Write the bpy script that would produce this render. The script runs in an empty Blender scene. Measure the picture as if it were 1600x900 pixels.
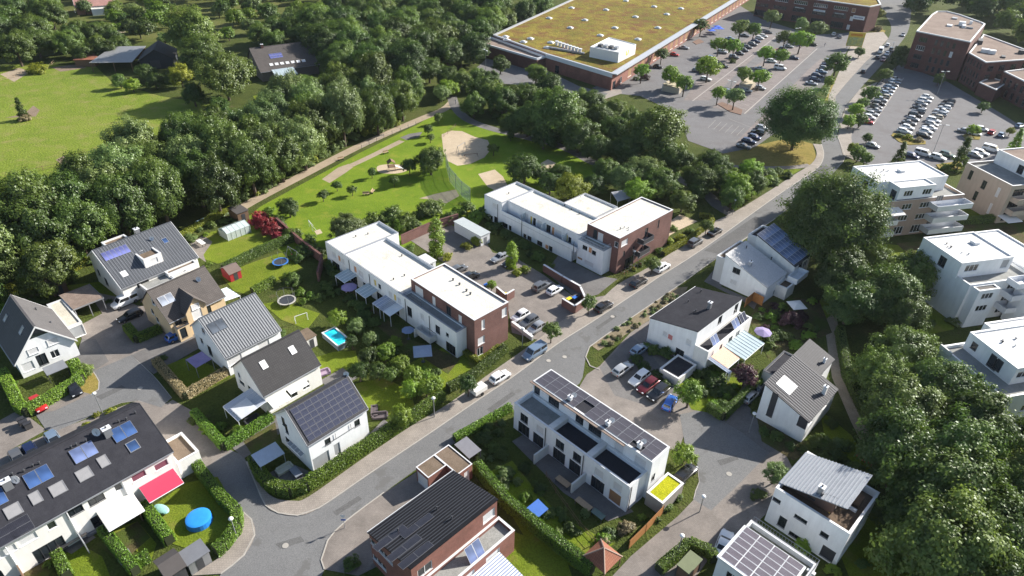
import bpy, math, random
import numpy as np
from mathutils import Vector, Matrix

random.seed(7)
rng = np.random.default_rng(7)
sc = bpy.context.scene
COL = sc.collection
RAD = math.radians

# ------------------------------------------------------------------ camera
CAM_H, F_PX, PITCH, ROLL = 72.0, 1055.0, RAD(33.8), RAD(1.3)
_cp, _sp, _cr, _sr = math.cos(PITCH), math.sin(PITCH), math.cos(ROLL), math.sin(ROLL)
_up0 = Vector((0, _sp, _cp))
C_R = Vector((1, 0, 0)) * _cr + _up0 * _sr
C_U = Vector((1, 0, 0)) * -_sr + _up0 * _cr
C_W = Vector((0, _cp, -_sp))
cam_data = bpy.data.cameras.new('camera')
cam = bpy.data.objects.new('camera', cam_data)
COL.objects.link(cam)
cam_data.sensor_width = 36.0
cam_data.lens = 36.0 * F_PX / 1600.0
cam_data.clip_start, cam_data.clip_end = 1.0, 6000.0
_m = Matrix((C_R, C_U, -C_W)).transposed().to_4x4()
_m.translation = (0, 0, CAM_H)
cam.matrix_world = _m
sc.camera = cam

# ------------------------------------------------------------------ sky and sun
SUN_AZ, SUN_EL = RAD(29.5), RAD(28.5)
world = bpy.data.worlds.new('World')
sc.world = world
world.use_nodes = True
_nt = world.node_tree
_bg = _nt.nodes['Background']
_sky = _nt.nodes.new('ShaderNodeTexSky')
_sky.sky_type = 'NISHITA'
_sky.sun_disc = False
_sky.sun_elevation = SUN_EL
_sky.sun_rotation = math.pi / 2 - SUN_AZ
_sky.altitude = 100
_sky.air_density = 1.0
_sky.dust_density = 1.2
_nt.links.new(_sky.outputs[0], _bg.inputs['Color'])
_bg.inputs['Strength'].default_value = 0.08
sun_data = bpy.data.lights.new('sun', 'SUN')
sun_data.energy = 5.0
sun_data.angle = RAD(0.53)
sun_data.color = (1.0, 0.95, 0.87)
sun = bpy.data.objects.new('sun', sun_data)
COL.objects.link(sun)
sun.location = (100, 60, 120)
_sd = Vector((math.cos(SUN_EL) * math.cos(SUN_AZ), math.cos(SUN_EL) * math.sin(SUN_AZ), math.sin(SUN_EL)))
sun.rotation_euler = (-_sd).to_track_quat('-Z', 'Y').to_euler()
sc.view_settings.view_transform = 'Standard'
sc.view_settings.look = 'None'
sc.view_settings.gamma = 1.0
sc.view_settings.exposure = 1.1
sc.cycles.max_bounces = 5
sc.cycles.diffuse_bounces = 3
sc.cycles.glossy_bounces = 2
sc.cycles.transmission_bounces = 3
sc.cycles.transparent_max_bounces = 4
sc.cycles.use_denoising = True

# ------------------------------------------------------------------ survey: where a sight line meets a plane
def ray(px, py):
    return C_R * ((px - 800) / F_PX) - C_U * ((py - 450) / F_PX) + C_W

def G(px, py, z=0.0):
    d = ray(px, py)
    t = (z - CAM_H) / d.z
    return Vector((d.x * t, d.y * t, z))

def mpp(px, py, z=0.0):            # metres for one photograph pixel at that spot
    d = ray(px, py)
    return (CAM_H - z) / -d.z / F_PX

# ------------------------------------------------------------------ materials
MATS = {}
def _new(name):
    m = bpy.data.materials.new(name)
    m.use_nodes = True
    nt = m.node_tree
    return m, nt, nt.nodes['Principled BSDF']

def _ramp(nt, fac, stops):
    r = nt.nodes.new('ShaderNodeValToRGB')
    e = r.color_ramp.elements
    while len(e) < len(stops):
        e.new(0.5)
    for i, (p, c) in enumerate(stops):
        e[i].position = p
        e[i].color = (*c, 1)
    nt.links.new(fac, r.inputs[0])
    return r.outputs[0]

def _noise(nt, scale, detail=4, rough=0.55, coord='Object', vec=None):
    n = nt.nodes.new('ShaderNodeTexNoise')
    n.inputs['Scale'].default_value = scale
    n.inputs['Detail'].default_value = detail
    n.inputs['Roughness'].default_value = rough
    if vec is None:
        tc = nt.nodes.new('ShaderNodeTexCoord')
        vec = tc.outputs[coord]
    nt.links.new(vec, n.inputs['Vector'])
    return n.outputs['Fac']

def _mix(nt, fac, a, b, mode='MIX'):
    n = nt.nodes.new('ShaderNodeMix')
    n.data_type = 'RGBA'
    n.blend_type = mode
    for s, v in ((n.inputs[0], fac), (n.inputs[6], a), (n.inputs[7], b)):
        if hasattr(v, 'links'):
            nt.links.new(v, s)
        elif isinstance(v, tuple):
            s.default_value = (*v, 1)
        else:
            s.default_value = v
    return n.outputs[2]

def _bump(nt, h, bsdf, strength=0.3, dist=0.05):
    b = nt.nodes.new('ShaderNodeBump')
    b.inputs['Strength'].default_value = strength
    b.inputs['Distance'].default_value = dist
    nt.links.new(h, b.inputs['Height'])
    nt.links.new(b.outputs[0], bsdf.inputs['Normal'])

def sc_(c, k):
    return tuple(min(1.0, x * k) for x in c)

def plain(name, col, rough=0.6, metal=0.0, var=0.12, scale=1.5, bump=0.0, spec=0.5):
    if name in MATS:
        return MATS[name]
    m, nt, b = _new(name)
    n = _noise(nt, scale, 6, 0.65)
    n2 = _noise(nt, scale * 9, 3)
    c = _ramp(nt, n, [(0.3, sc_(col, 1 - var)), (0.7, sc_(col, 1 + var * 0.6))])
    c = _mix(nt, 0.25, c, _ramp(nt, n2, [(0.35, sc_(col, 1 - var * 1.6)), (0.65, sc_(col, 1 + var))]))
    nt.links.new(c, b.inputs['Base Color'])
    b.inputs['Roughness'].default_value = rough
    b.inputs['Metallic'].default_value = metal
    b.inputs['Specular IOR Level'].default_value = spec
    if bump:
        _bump(nt, n2, b, bump, 0.03)
    MATS[name] = m
    return m

def plaster(name, col, dirt=0.14):
    if name in MATS:
        return MATS[name]
    m, nt, b = _new(name)
    tc = nt.nodes.new('ShaderNodeTexCoord')
    mp = nt.nodes.new('ShaderNodeMapping')
    mp.inputs['Scale'].default_value = (1.6, 1.6, 0.25)
    nt.links.new(tc.outputs['Object'], mp.inputs['Vector'])
    streak = _noise(nt, 1.0, 5, 0.6, vec=mp.outputs[0])
    blot = _noise(nt, 0.5, 5, 0.6)
    c = _ramp(nt, streak, [(0.35, sc_(col, 1 - dirt)), (0.62, col)])
    c = _mix(nt, 0.4, c, _ramp(nt, blot, [(0.35, sc_(col, 1 - dirt * 0.8)), (0.6, sc_(col, 1.02))]))
    nt.links.new(c, b.inputs['Base Color'])
    b.inputs['Roughness'].default_value = 0.85
    _bump(nt, _noise(nt, 40, 2), b, 0.15, 0.01)
    MATS[name] = m
    return m

def bricky(name, c1, c2, mortar, w=0.5, h=0.15, gap=0.016, rough=0.9, var=0.3, big=0.35, off=0.5, bump=0.35):
    if name in MATS:
        return MATS[name]
    m, nt, b = _new(name)
    uv = nt.nodes.new('ShaderNodeUVMap')
    br = nt.nodes.new('ShaderNodeTexBrick')
    br.offset = off
    br.inputs['Color1'].default_value = (*c1, 1)
    br.inputs['Color2'].default_value = (*c2, 1)
    br.inputs['Mortar'].default_value = (*mortar, 1)
    br.inputs['Scale'].default_value = 1.0
    br.inputs['Brick Width'].default_value = w
    br.inputs['Row Height'].default_value = h
    br.inputs['Mortar Size'].default_value = gap
    br.inputs['Mortar Smooth'].default_value = 0.2
    nt.links.new(uv.outputs[0], br.inputs['Vector'])
    n = _noise(nt, big, 6, 0.65)
    n2 = _noise(nt, 6.0, 3)
    c = _mix(nt, 1.0, br.outputs['Color'], _ramp(nt, n, [(0.3, (1 - var,) * 3), (0.7, (1 + var * 0.5 if var < 1 else 1.2,) * 3)]), 'MULTIPLY')
    c = _mix(nt, 0.5, c, _mix(nt, 1.0, c, _ramp(nt, n2, [(0.3, (0.75,) * 3), (0.7, (1.1,) * 3)]), 'MULTIPLY'))
    nt.links.new(c, b.inputs['Base Color'])
    b.inputs['Roughness'].default_value = rough
    _bump(nt, br.outputs['Fac'], b, -bump, 0.02)
    MATS[name] = m
    return m

def ground_mat(name, cols, s1=0.06, s2=0.6, s3=8.0, rough=0.95, bump=0.4, bd=0.08, patch=None, patch_pos=(0.55, 0.68), spec=0.12):
    """three scales of mottling; cols = dark, mid, light"""
    if name in MATS:
        return MATS[name]
    m, nt, b = _new(name)
    a = _ramp(nt, _noise(nt, s1, 5, 0.6), [(0.32, cols[0]), (0.5, cols[1]), (0.68, cols[2])])
    f = _noise(nt, s2, 6, 0.7)
    c = _mix(nt, 0.5, a, _ramp(nt, f, [(0.3, cols[0]), (0.5, cols[1]), (0.72, cols[2])]))
    g3 = _noise(nt, s3, 3, 0.6)
    c = _mix(nt, 0.8, c, _mix(nt, 1.0, c, _ramp(nt, g3, [(0.3, (0.62,) * 3), (0.7, (1.25,) * 3)]), 'MULTIPLY'))
    if patch:
        p = _ramp(nt, _noise(nt, 0.22, 5, 0.62), [(patch_pos[0], (0, 0, 0)), (patch_pos[1], (1, 1, 1))])
        c = _mix(nt, p, c, patch)
    nt.links.new(c, b.inputs['Base Color'])
    b.inputs['Roughness'].default_value = rough
    b.inputs['Specular IOR Level'].default_value = spec
    _bump(nt, g3, b, bump, bd)
    MATS[name] = m
    return m

def glass(name='window_glass', col=(0.02, 0.025, 0.03), rough=0.06):
    if name in MATS:
        return MATS[name]
    m, nt, b = _new(name)
    n = _noise(nt, 0.35, 2)
    nt.links.new(_ramp(nt, n, [(0.3, sc_(col, 0.6)), (0.7, sc_(col, 2.0))]), b.inputs['Base Color'])
    b.inputs['Roughness'].default_value = rough
    b.inputs['Specular IOR Level'].default_value = 0.8
    MATS[name] = m
    return m

def clear_glass(name, tint=(0.75, 0.85, 0.88), mixf=0.55, rough=0.12):
    if name in MATS:
        return MATS[name]
    m, nt, b = _new(name)
    b.inputs['Base Color'].default_value = (*tint, 1)
    b.inputs['Roughness'].default_value = rough
    tr = nt.nodes.new('ShaderNodeBsdfTransparent')
    tr.inputs[0].default_value = (*sc_(tint, 1.05), 1)
    mx = nt.nodes.new('ShaderNodeMixShader')
    mx.inputs[0].default_value = mixf
    nt.links.new(tr.outputs[0], mx.inputs[1])
    nt.links.new(b.outputs[0], mx.inputs[2])
    nt.links.new(mx.outputs[0], nt.nodes['Material Output'].inputs['Surface'])
    MATS[name] = m
    return m

def leafy(name, dark, mid, light, trans=0.45, hue=0.014):
    if name in MATS:
        return MATS[name]
    m, nt, b = _new(name)
    nt.nodes.remove(b)
    at = nt.nodes.new('ShaderNodeAttribute')
    at.attribute_name = 'tone'
    oi = nt.nodes.new('ShaderNodeObjectInfo')
    c = _ramp(nt, at.outputs['Fac'], [(0.0, dark), (0.5, mid), (1.0, light)])
    hs = nt.nodes.new('ShaderNodeHueSaturation')
    mr = nt.nodes.new('ShaderNodeMapRange')
    mr.inputs[3].default_value, mr.inputs[4].default_value = 0.5 - hue, 0.5 + hue
    nt.links.new(oi.outputs['Random'], mr.inputs[0])
    nt.links.new(mr.outputs[0], hs.inputs['Hue'])
    mv = nt.nodes.new('ShaderNodeMapRange')
    mv.inputs[3].default_value, mv.inputs[4].default_value = 0.72, 1.3
    ma = nt.nodes.new('ShaderNodeMath')
    ma.operation = 'FRACT'
    mm = nt.nodes.new('ShaderNodeMath')
    mm.operation = 'MULTIPLY'
    mm.inputs[1].default_value = 7.31
    nt.links.new(oi.outputs['Random'], mm.inputs[0])
    nt.links.new(mm.outputs[0], ma.inputs[0])
    nt.links.new(ma.outputs[0], mv.inputs[0])
    nt.links.new(mv.outputs[0], hs.inputs['Value'])
    nt.links.new(c, hs.inputs['Color'])
    d = nt.nodes.new('ShaderNodeBsdfDiffuse')
    t = nt.nodes.new('ShaderNodeBsdfTranslucent')
    g = nt.nodes.new('ShaderNodeBsdfGlossy')
    g.inputs['Roughness'].default_value = 0.45
    g.inputs['Color'].default_value = (0.8, 0.85, 0.8, 1)
    nt.links.new(hs.outputs[0], d.inputs[0])
    nt.links.new(hs.outputs[0], t.inputs[0])
    mx = nt.nodes.new('ShaderNodeMixShader')
    mx.inputs[0].default_value = trans
    nt.links.new(d.outputs[0], mx.inputs[1])
    nt.links.new(t.outputs[0], mx.inputs[2])
    m2 = nt.nodes.new('ShaderNodeMixShader')
    m2.inputs[0].default_value = 0.035
    nt.links.new(mx.outputs[0], m2.inputs[1])
    nt.links.new(g.outputs[0], m2.inputs[2])
    nt.links.new(m2.outputs[0], nt.nodes['Material Output'].inputs['Surface'])
    MATS[name] = m
    return m

def striped(name, c1, c2, width, axis='u', rough=0.7):
    """flat woven stripes"""
    if name in MATS:
        return MATS[name]
    m, nt, b = _new(name)
    uv = nt.nodes.new('ShaderNodeUVMap')
    w = nt.nodes.new('ShaderNodeTexWave')
    w.bands_direction = 'X' if axis == 'u' else 'Y'
    w.inputs['Scale'].default_value = 0.314 / width
    nt.links.new(uv.outputs[0], w.inputs['Vector'])
    nt.links.new(_ramp(nt, w.outputs['Fac'], [(0.45, c1), (0.55, c2)]), b.inputs['Base Color'])
    b.inputs['Roughness'].default_value = rough
    MATS[name] = m
    return m

def cells(name, base, line, w, h, gap, rough=0.25, spec=0.5):
    """solar cell print: thin pale lines on dark cells"""
    return bricky(name, base, sc_(base, 1.25), line, w, h, gap, rough, 0.15, 0.8, 0.0, 0.0)

WHITE = plaster('white_render', (0.82, 0.83, 0.84))
WHITE2 = plaster('warm_white_render', (0.83, 0.81, 0.77))
OFFW = plaster('grey_white_render', (0.62, 0.61, 0.59))
BEIGE = plaster('beige_render', (0.62, 0.47, 0.29))
CREAM = plaster('cream_render', (0.50, 0.41, 0.335))
BUFF = plaster('buff_render', (0.36, 0.27, 0.215))
BRICK_D = bricky('dark_red_brick', (0.15, 0.062, 0.052), (0.205, 0.09, 0.072), (0.19, 0.125, 0.11), 0.25, 0.08, 0.012)
BRICK_R = bricky('red_brick', (0.23, 0.078, 0.06), (0.29, 0.11, 0.08), (0.26, 0.155, 0.125), 0.25, 0.08, 0.012)
BRICK_O = bricky('brown_red_brick', (0.11, 0.038, 0.034), (0.16, 0.06, 0.05), (0.12, 0.07, 0.06), 0.5, 0.16, 0.02)
def membrane(name, col):
    if name in MATS:
        return MATS[name]
    m = ground_mat(name, (sc_(col, .86), col, sc_(col, 1.08)), 0.12, 0.7, 5, 0.7, 0.06, 0.01)
    nt = m.node_tree
    b = nt.nodes['Principled BSDF']
    src = b.inputs['Base Color'].links[0].from_socket
    uv = nt.nodes.new('ShaderNodeUVMap')
    br = nt.nodes.new('ShaderNodeTexBrick')
    br.inputs['Color1'].default_value = (1, 1, 1, 1)
    br.inputs['Color2'].default_value = (.95, .95, .94, 1)
    br.inputs['Mortar'].default_value = (.8, .79, .77, 1)
    br.inputs['Scale'].default_value = 1.0
    br.inputs['Brick Width'].default_value = 7.0
    br.inputs['Row Height'].default_value = 1.5
    br.inputs['Mortar Size'].default_value = 0.035
    nt.links.new(uv.outputs[0], br.inputs['Vector'])
    c = _mix(nt, 1.0, src, br.outputs['Color'], 'MULTIPLY')
    st = _ramp(nt, _noise(nt, 0.45, 7, 0.7), [(0.56, (1, 1, 1)), (0.72, (.80, .77, .70))])
    nt.links.new(_mix(nt, 1.0, c, st, 'MULTIPLY'), b.inputs['Base Color'])
    return m
MEMB = membrane('white_roof_membrane', (0.64, 0.615, 0.555))
MEMB2 = membrane('cool_roof_membrane', (0.66, 0.655, 0.645))
GRAVEL_ROOF = ground_mat('gravel_roof', ((0.17, 0.13, 0.105), (0.235, 0.18, 0.15), (0.30, 0.245, 0.205)), 0.25, 1.2, 9, 0.95, 0.5, 0.03)
BITUMEN = ground_mat('bitumen_roof', ((0.115, 0.085, 0.062), (0.165, 0.125, 0.09), (0.215, 0.165, 0.125)), 0.3, 1.0, 9, 0.95, 0.4, 0.03)
FELT_D = ground_mat('dark_roof_felt', ((0.027, 0.027, 0.033), (0.036, 0.036, 0.043), (0.046, 0.046, 0.054)), 0.3, 1.2, 12, 0.85, 0.3, 0.02)
TERRACE_G = ground_mat('grey_terrace_paving', ((0.22, 0.22, 0.21), (0.28, 0.28, 0.265), (0.34, 0.335, 0.315)), 0.3, 1.2, 10, 0.9, 0.3, 0.02)
DECK_BR = ground_mat('brown_terrace_paving', ((0.10, 0.07, 0.05), (0.145, 0.105, 0.075), (0.19, 0.14, 0.105)), 0.3, 1.2, 10, 0.9, 0.3, 0.02)
SEDUM = ground_mat('sedum_roof', ((0.085, 0.09, 0.018), (0.185, 0.15, 0.028), (0.30, 0.235, 0.04)), 0.05, 0.3, 1.6, 1.0, 1.0, 0.3, (0.15, 0.072, 0.03), (0.46, 0.66))
SEDUM_Y = ground_mat('bright_sedum', ((0.24, 0.27, 0.012), (0.36, 0.36, 0.014), (0.46, 0.43, 0.02)), 0.5, 1.5, 6, 1.0, 0.8, 0.1)
METAL_W = plain('white_metal', (0.72, 0.73, 0.75), 0.4, 0.1, 0.05)
METAL_G = plain('grey_metal', (0.32, 0.33, 0.35), 0.45, 0.5, 0.1)
METAL_D = plain('dark_metal', (0.06, 0.062, 0.07), 0.5, 0.2, 0.15)
COPING = plain('zinc_coping', (0.38, 0.39, 0.41), 0.45, 0.3, 0.1)
COPING_W = plain('pale_coping', (0.66, 0.66, 0.66), 0.5, 0.1, 0.08)
FRAME_W = plain('white_window_frame', (0.75, 0.75, 0.75), 0.5, 0, 0.04)
FRAME_D = plain('dark_window_frame', (0.045, 0.047, 0.055), 0.5, 0, 0.1)
SHUT_W = striped('white_roller_shutter', (0.70, 0.70, 0.70), (0.54, 0.54, 0.55), 0.05, 'v')
SHUT_G = striped('grey_roller_shutter', (0.42, 0.42, 0.43), (0.33, 0.33, 0.34), 0.05, 'v')
GLASS = glass()
WOOD = plain('weathered_wood', (0.17, 0.10, 0.06), 0.8, 0, 0.3, 3)
WOOD_P = plain('pale_wood', (0.38, 0.27, 0.17), 0.8, 0, 0.25, 3)
BARK = plain('bark', (0.10, 0.075, 0.055), 0.95, 0, 0.35, 4, 0.5)

# ------------------------------------------------------------------ mesh building
class MB:
    def __init__(s):
        s.v, s.f, s.m = [], [], []
    def add(s, vs, fs, mi=0):
        o = len(s.v)
        s.v.extend(tuple(v) for v in vs)
        for f in fs:
            s.f.append(tuple(i + o for i in f))
            s.m.append(mi)
        return s
    def quad(s, a, b, c, d, mi=0):
        return s.add((a, b, c, d), ((0, 1, 2, 3),), mi)
    def poly(s, pts, mi=0):
        return s.add(pts, (tuple(range(len(pts))),), mi)
    def box(s, x0, y0, z0, x1, y1, z1, mi=0, bottom=True):
        vs = [(x0, y0, z0), (x1, y0, z0), (x1, y1, z0), (x0, y1, z0), (x0, y0, z1), (x1, y0, z1), (x1, y1, z1), (x0, y1, z1)]
        fs = [(0, 1, 5, 4), (1, 2, 6, 5), (2, 3, 7, 6), (3, 0, 4, 7), (4, 5, 6, 7)]
        if bottom:
            fs.append((3, 2, 1, 0))
        return s.add(vs, fs, mi)
    def prism(s, pts, z0, z1, mi=0, bottom=False):
        n = len(pts)
        ar = sum(pts[i][0] * pts[(i + 1) % n][1] - pts[(i + 1) % n][0] * pts[i][1] for i in range(n))
        if ar < 0:
            pts = pts[::-1]
        vs = [(p[0], p[1], z0) for p in pts] + [(p[0], p[1], z1) for p in pts]
        fs = [(i, (i + 1) % n, n + (i + 1) % n, n + i) for i in range(n)] + [tuple(range(n, 2 * n))]
        if bottom:
            fs.append(tuple(range(n - 1, -1, -1)))
        return s.add(vs, fs, mi)
    def slab(s, p, t, mi=0):
        """a tilted four-cornered slab: p = top corners (counter-clockwise from above), t = thickness downwards"""
        vs = [tuple(q) for q in p] + [(q[0], q[1], q[2] - t) for q in p]
        return s.add(vs, [(0, 1, 2, 3), (7, 6, 5, 4), (0, 4, 5, 1), (1, 5, 6, 2), (2, 6, 7, 3), (3, 7, 4, 0)], mi)
    def bar(s, p, q, r, mi=0, n=4, r2=None):
        p, q = Vector(p), Vector(q)
        d = (q - p).normalized()
        a = d.orthogonal().normalized() if abs(d.z) < 0.95 else Vector((1, 0, 0))
        a = (a - d * a.dot(d)).normalized()
        b = d.cross(a)
        r2 = r if r2 is None else r2
        vs = []
        for c, rr in ((p, r), (q, r2)):
            for k in range(n):
                t = 2 * math.pi * (k + 0.5) / n
                vs.append(c + a * math.cos(t) * rr + b * math.sin(t) * rr)
        fs = [(k, (k + 1) % n, n + (k + 1) % n, n + k) for k in range(n)] + [tuple(range(n - 1, -1, -1)), tuple(range(n, 2 * n))]
        return s.add(vs, fs, mi)
    def ball(s, c, rx, ry=None, rz=None, nu=12, nv=7, mi=0, half=False):
        ry = rx if ry is None else ry
        rz = rx if rz is None else rz
        vs, fs = [], []
        for j in range(nv + 1):
            ph = -math.pi / 2 + math.pi * j / nv if not half else math.pi / 2 * j / nv
            for i in range(nu):
                t = 2 * math.pi * i / nu
                vs.append((c[0] + rx * math.cos(ph) * math.cos(t), c[1] + ry * math.cos(ph) * math.sin(t), c[2] + rz * math.sin(ph)))
        for j in range(nv):
            for i in range(nu):
                fs.append((j * nu + i, j * nu + (i + 1) % nu, (j + 1) * nu + (i + 1) % nu, (j + 1) * nu + i))
        return s.add(vs, fs, mi)
    def mesh(s, name, mats, smooth=False):
        me = bpy.data.meshes.new(name)
        me.from_pydata(s.v, [], s.f)
        mats = mats if isinstance(mats, (list, tuple)) else [mats]
        for m in mats:
            me.materials.append(m)
        if len(mats) > 1:
            me.polygons.foreach_set('material_index', s.m)
        me.update()
        uvl = me.uv_layers.new(name='UVMap')
        uv = uvl.data
        for p in me.polygons:
            n = p.normal
            if abs(n.z) > 0.97:
                t, b = Vector((1, 0, 0)), Vector((0, 1, 0))
            else:
                t = Vector((-n.y, n.x, 0)).normalized()
                b = n.cross(t)
            for li in p.loop_indices:
                co = me.vertices[me.loops[li].vertex_index].co
                uv[li].uv = (co.dot(t), co.dot(b))
        if smooth:
            me.polygons.foreach_set('use_smooth', [True] * len(me.polygons))
        return me
    def build(s, name, mats, parent=None, loc=(0, 0, 0), rot=0.0, smooth=False):
        return link(name, s.mesh(name, mats, smooth), parent, loc, rot)

def link(name, me, parent=None, loc=(0, 0, 0), rot=0.0, scale=None):
    o = bpy.data.objects.new(name, me)
    COL.objects.link(o)
    o.parent = parent
    o.location = loc
    o.rotation_euler = (0, 0, rot)
    if scale:
        o.scale = scale
    return o

LABELS = {}
def tag(o, label, cat, group=None):
    o['label'], o['category'] = label, cat
    if group:
        o['group'] = group
    LABELS.setdefault(label, []).append(o)
    return o

def thing(name, label, cat, loc=(0, 0, 0), rot=0.0, group=None):
    return tag(link(name, None, None, loc, rot), label, cat, group)

def structure(o):
    o['kind'] = 'structure'
    return o
# ------------------------------------------------------------------ ground, roads, paths
GRASS = ground_mat('lawn_grass', ((0.09, 0.13, 0.012), (0.135, 0.18, 0.016), (0.18, 0.205, 0.026)), 0.12, 0.6, 5, 1, 0.8, 0.12, (0.19, 0.17, 0.045), (0.55, 0.72))
GRASS_P = ground_mat('park_grass', ((0.095, 0.155, 0.012), (0.14, 0.21, 0.016), (0.185, 0.24, 0.024)), 0.06, 0.4, 4, 1, 0.7, 0.1, (0.23, 0.235, 0.035), (0.55, 0.75))
MEADOW = ground_mat('meadow_grass', ((0.115, 0.165, 0.02), (0.16, 0.21, 0.026), (0.22, 0.24, 0.05)), 0.035, 0.18, 2.0, 1, 1.0, 0.2, (0.21, 0.205, 0.06), (0.5, 0.7))
DRYGRASS = ground_mat('dry_grass', ((0.16, 0.14, 0.03), (0.24, 0.19, 0.05), (0.30, 0.22, 0.07)), 0.3, 1.2, 5, 1, 0.6, 0.1)
UNDER = ground_mat('undergrowth', ((0.04, 0.055, 0.012), (0.065, 0.085, 0.018), (0.10, 0.105, 0.03)), 0.05, 0.4, 3, 1, 1.0, 0.25, (0.11, 0.085, 0.05), (0.6, 0.8))
ASPH = ground_mat('asphalt', ((0.143, 0.143, 0.142), (0.168, 0.167, 0.166), (0.19, 0.189, 0.187)), 0.05, 0.35, 10, 0.9, 0.25, 0.02, (0.135, 0.132, 0.128), (0.6, 0.64))
ASPH2 = ground_mat('parking_asphalt', ((0.148, 0.143, 0.145), (0.175, 0.17, 0.172), (0.198, 0.192, 0.194)), 0.04, 0.35, 9, 0.9, 0.25, 0.02, (0.145, 0.135, 0.135), (0.5, 0.7))
PAVE = bricky('pavement_slabs', (0.28, 0.245, 0.21), (0.32, 0.28, 0.24), (0.19, 0.165, 0.145), 0.3, 0.3, 0.016, 0.92, 0.22, 0.3)
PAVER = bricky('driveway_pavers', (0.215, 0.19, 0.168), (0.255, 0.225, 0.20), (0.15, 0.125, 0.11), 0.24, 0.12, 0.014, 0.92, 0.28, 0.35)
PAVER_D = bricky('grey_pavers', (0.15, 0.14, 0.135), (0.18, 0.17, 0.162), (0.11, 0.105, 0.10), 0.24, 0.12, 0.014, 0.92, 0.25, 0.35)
PAVER_R = bricky('bay_pavers', (0.19, 0.158, 0.15), (0.225, 0.19, 0.178), (0.14, 0.12, 0.115), 0.24, 0.12, 0.014, 0.92, 0.25, 0.35)
GRAVEL = ground_mat('path_gravel', ((0.27, 0.215, 0.15), (0.34, 0.275, 0.20), (0.41, 0.335, 0.25)), 0.2, 1.0, 9, 0.95, 0.3, 0.03)
SAND = ground_mat('play_sand', ((0.40, 0.32, 0.22), (0.47, 0.38, 0.27), (0.53, 0.43, 0.31)), 0.15, 0.8, 6, 0.95, 0.4, 0.06)
KERB = plain('kerb_stone', (0.36, 0.335, 0.30), 0.9, 0, 0.2, 2)
PAINT = plain('road_paint', (0.33, 0.30, 0.275), 0.7, 0, 0.25, 3)
SOIL = ground_mat('garden_soil', ((0.06, 0.05, 0.025), (0.09, 0.075, 0.035), (0.13, 0.11, 0.05)), 0.3, 1.2, 6, 1, 0.8, 0.1, (0.07, 0.095, 0.02), (0.45, 0.6))

SHEETS = []
def poly_w(pts):
    return [G(x, y) for x, y in pts]

def sheet(name, pts, mat, world_pts=False, raise_=0.0):
    w = [Vector(p) for p in pts] if world_pts else poly_w(pts)
    xs, ys = [p[0] for p in w], [p[1] for p in w]
    bb = (min(xs), min(ys), max(xs), max(ys))
    lv = 1 + max([l for b, l in SHEETS if b[0] < bb[2] and bb[0] < b[2] and b[1] < bb[3] and bb[1] < b[3]] or [0])
    SHEETS.append((bb, lv))
    z = 0.004 * lv + raise_
    b = MB()
    if raise_:
        b.prism([(p[0], p[1]) for p in w], 0.0, z)
    else:
        q = [(p[0], p[1], z) for p in w]
        n = len(q)
        if sum(q[i][0] * q[(i + 1) % n][1] - q[(i + 1) % n][0] * q[i][1] for i in range(n)) < 0:
            q = q[::-1]
        b.poly(q)
    return structure(b.build(name, mat))

def smooth_line(pts, step=2.0):
    """world polyline through ground points, rounded"""
    p = [Vector(q) for q in pts]
    out = []
    for i in range(len(p) - 1):
        a, b, c, d = p[max(i - 1, 0)], p[i], p[i + 1], p[min(i + 2, len(p) - 1)]
        n = max(1, int((c - b).length / step))
        for k in range(n):
            t = k / n
            out.append(0.5 * ((2 * b) + (c - a) * t + (2 * a - 5 * b + 4 * c - d) * t * t + (3 * b - a - 3 * c + d) * t ** 3))
    out.append(p[-1])
    return out

def offset_line(line, d):
    out = []
    for i, p in enumerate(line):
        t = (line[min(i + 1, len(line) - 1)] - line[max(i - 1, 0)]).normalized()
        out.append(p + Vector((-t.y, t.x, 0)) * d)
    return out

def kerb(pts, w=0.16, h=0.11, world_pts=False):
    l = smooth_line(pts if world_pts else poly_w(pts), 1.5)
    a, c = offset_line(l, w / 2), offset_line(l, -w / 2)
    b = MB()
    for i in range(len(l) - 1):
        q = [c[i], c[i + 1], a[i + 1], a[i]]
        b.slab([(v.x, v.y, h) for v in q], h)
    return structure(b.build('kerb', KERB))

def ribbon(name, pts, width, mat, raise_=0.0):
    l = smooth_line(poly_w(pts), 2.0)
    return sheet(name, [*offset_line(l, width / 2), *offset_line(l, -width / 2)[::-1]], mat, True, raise_)

def spx(pts, n=4):
    p = [Vector((x, y, 0)) for x, y in pts]
    out = []
    for i in range(len(p) - 1):
        a, b, c, d = p[max(i - 1, 0)], p[i], p[i + 1], p[min(i + 2, len(p) - 1)]
        for k in range(n):
            t = k / n
            q = 0.5 * ((2 * b) + (c - a) * t + (2 * a - 5 * b + 4 * c - d) * t * t + (3 * b - a - 3 * c + d) * t ** 3)
            out.append((q.x, q.y))
    return out + [pts[-1]]
structure(MB().poly([(-1500, -300, 0), (1500, -300, 0), (1500, 1900, 0), (-1500, 1900, 0)]).build('ground', UNDER))

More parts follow.
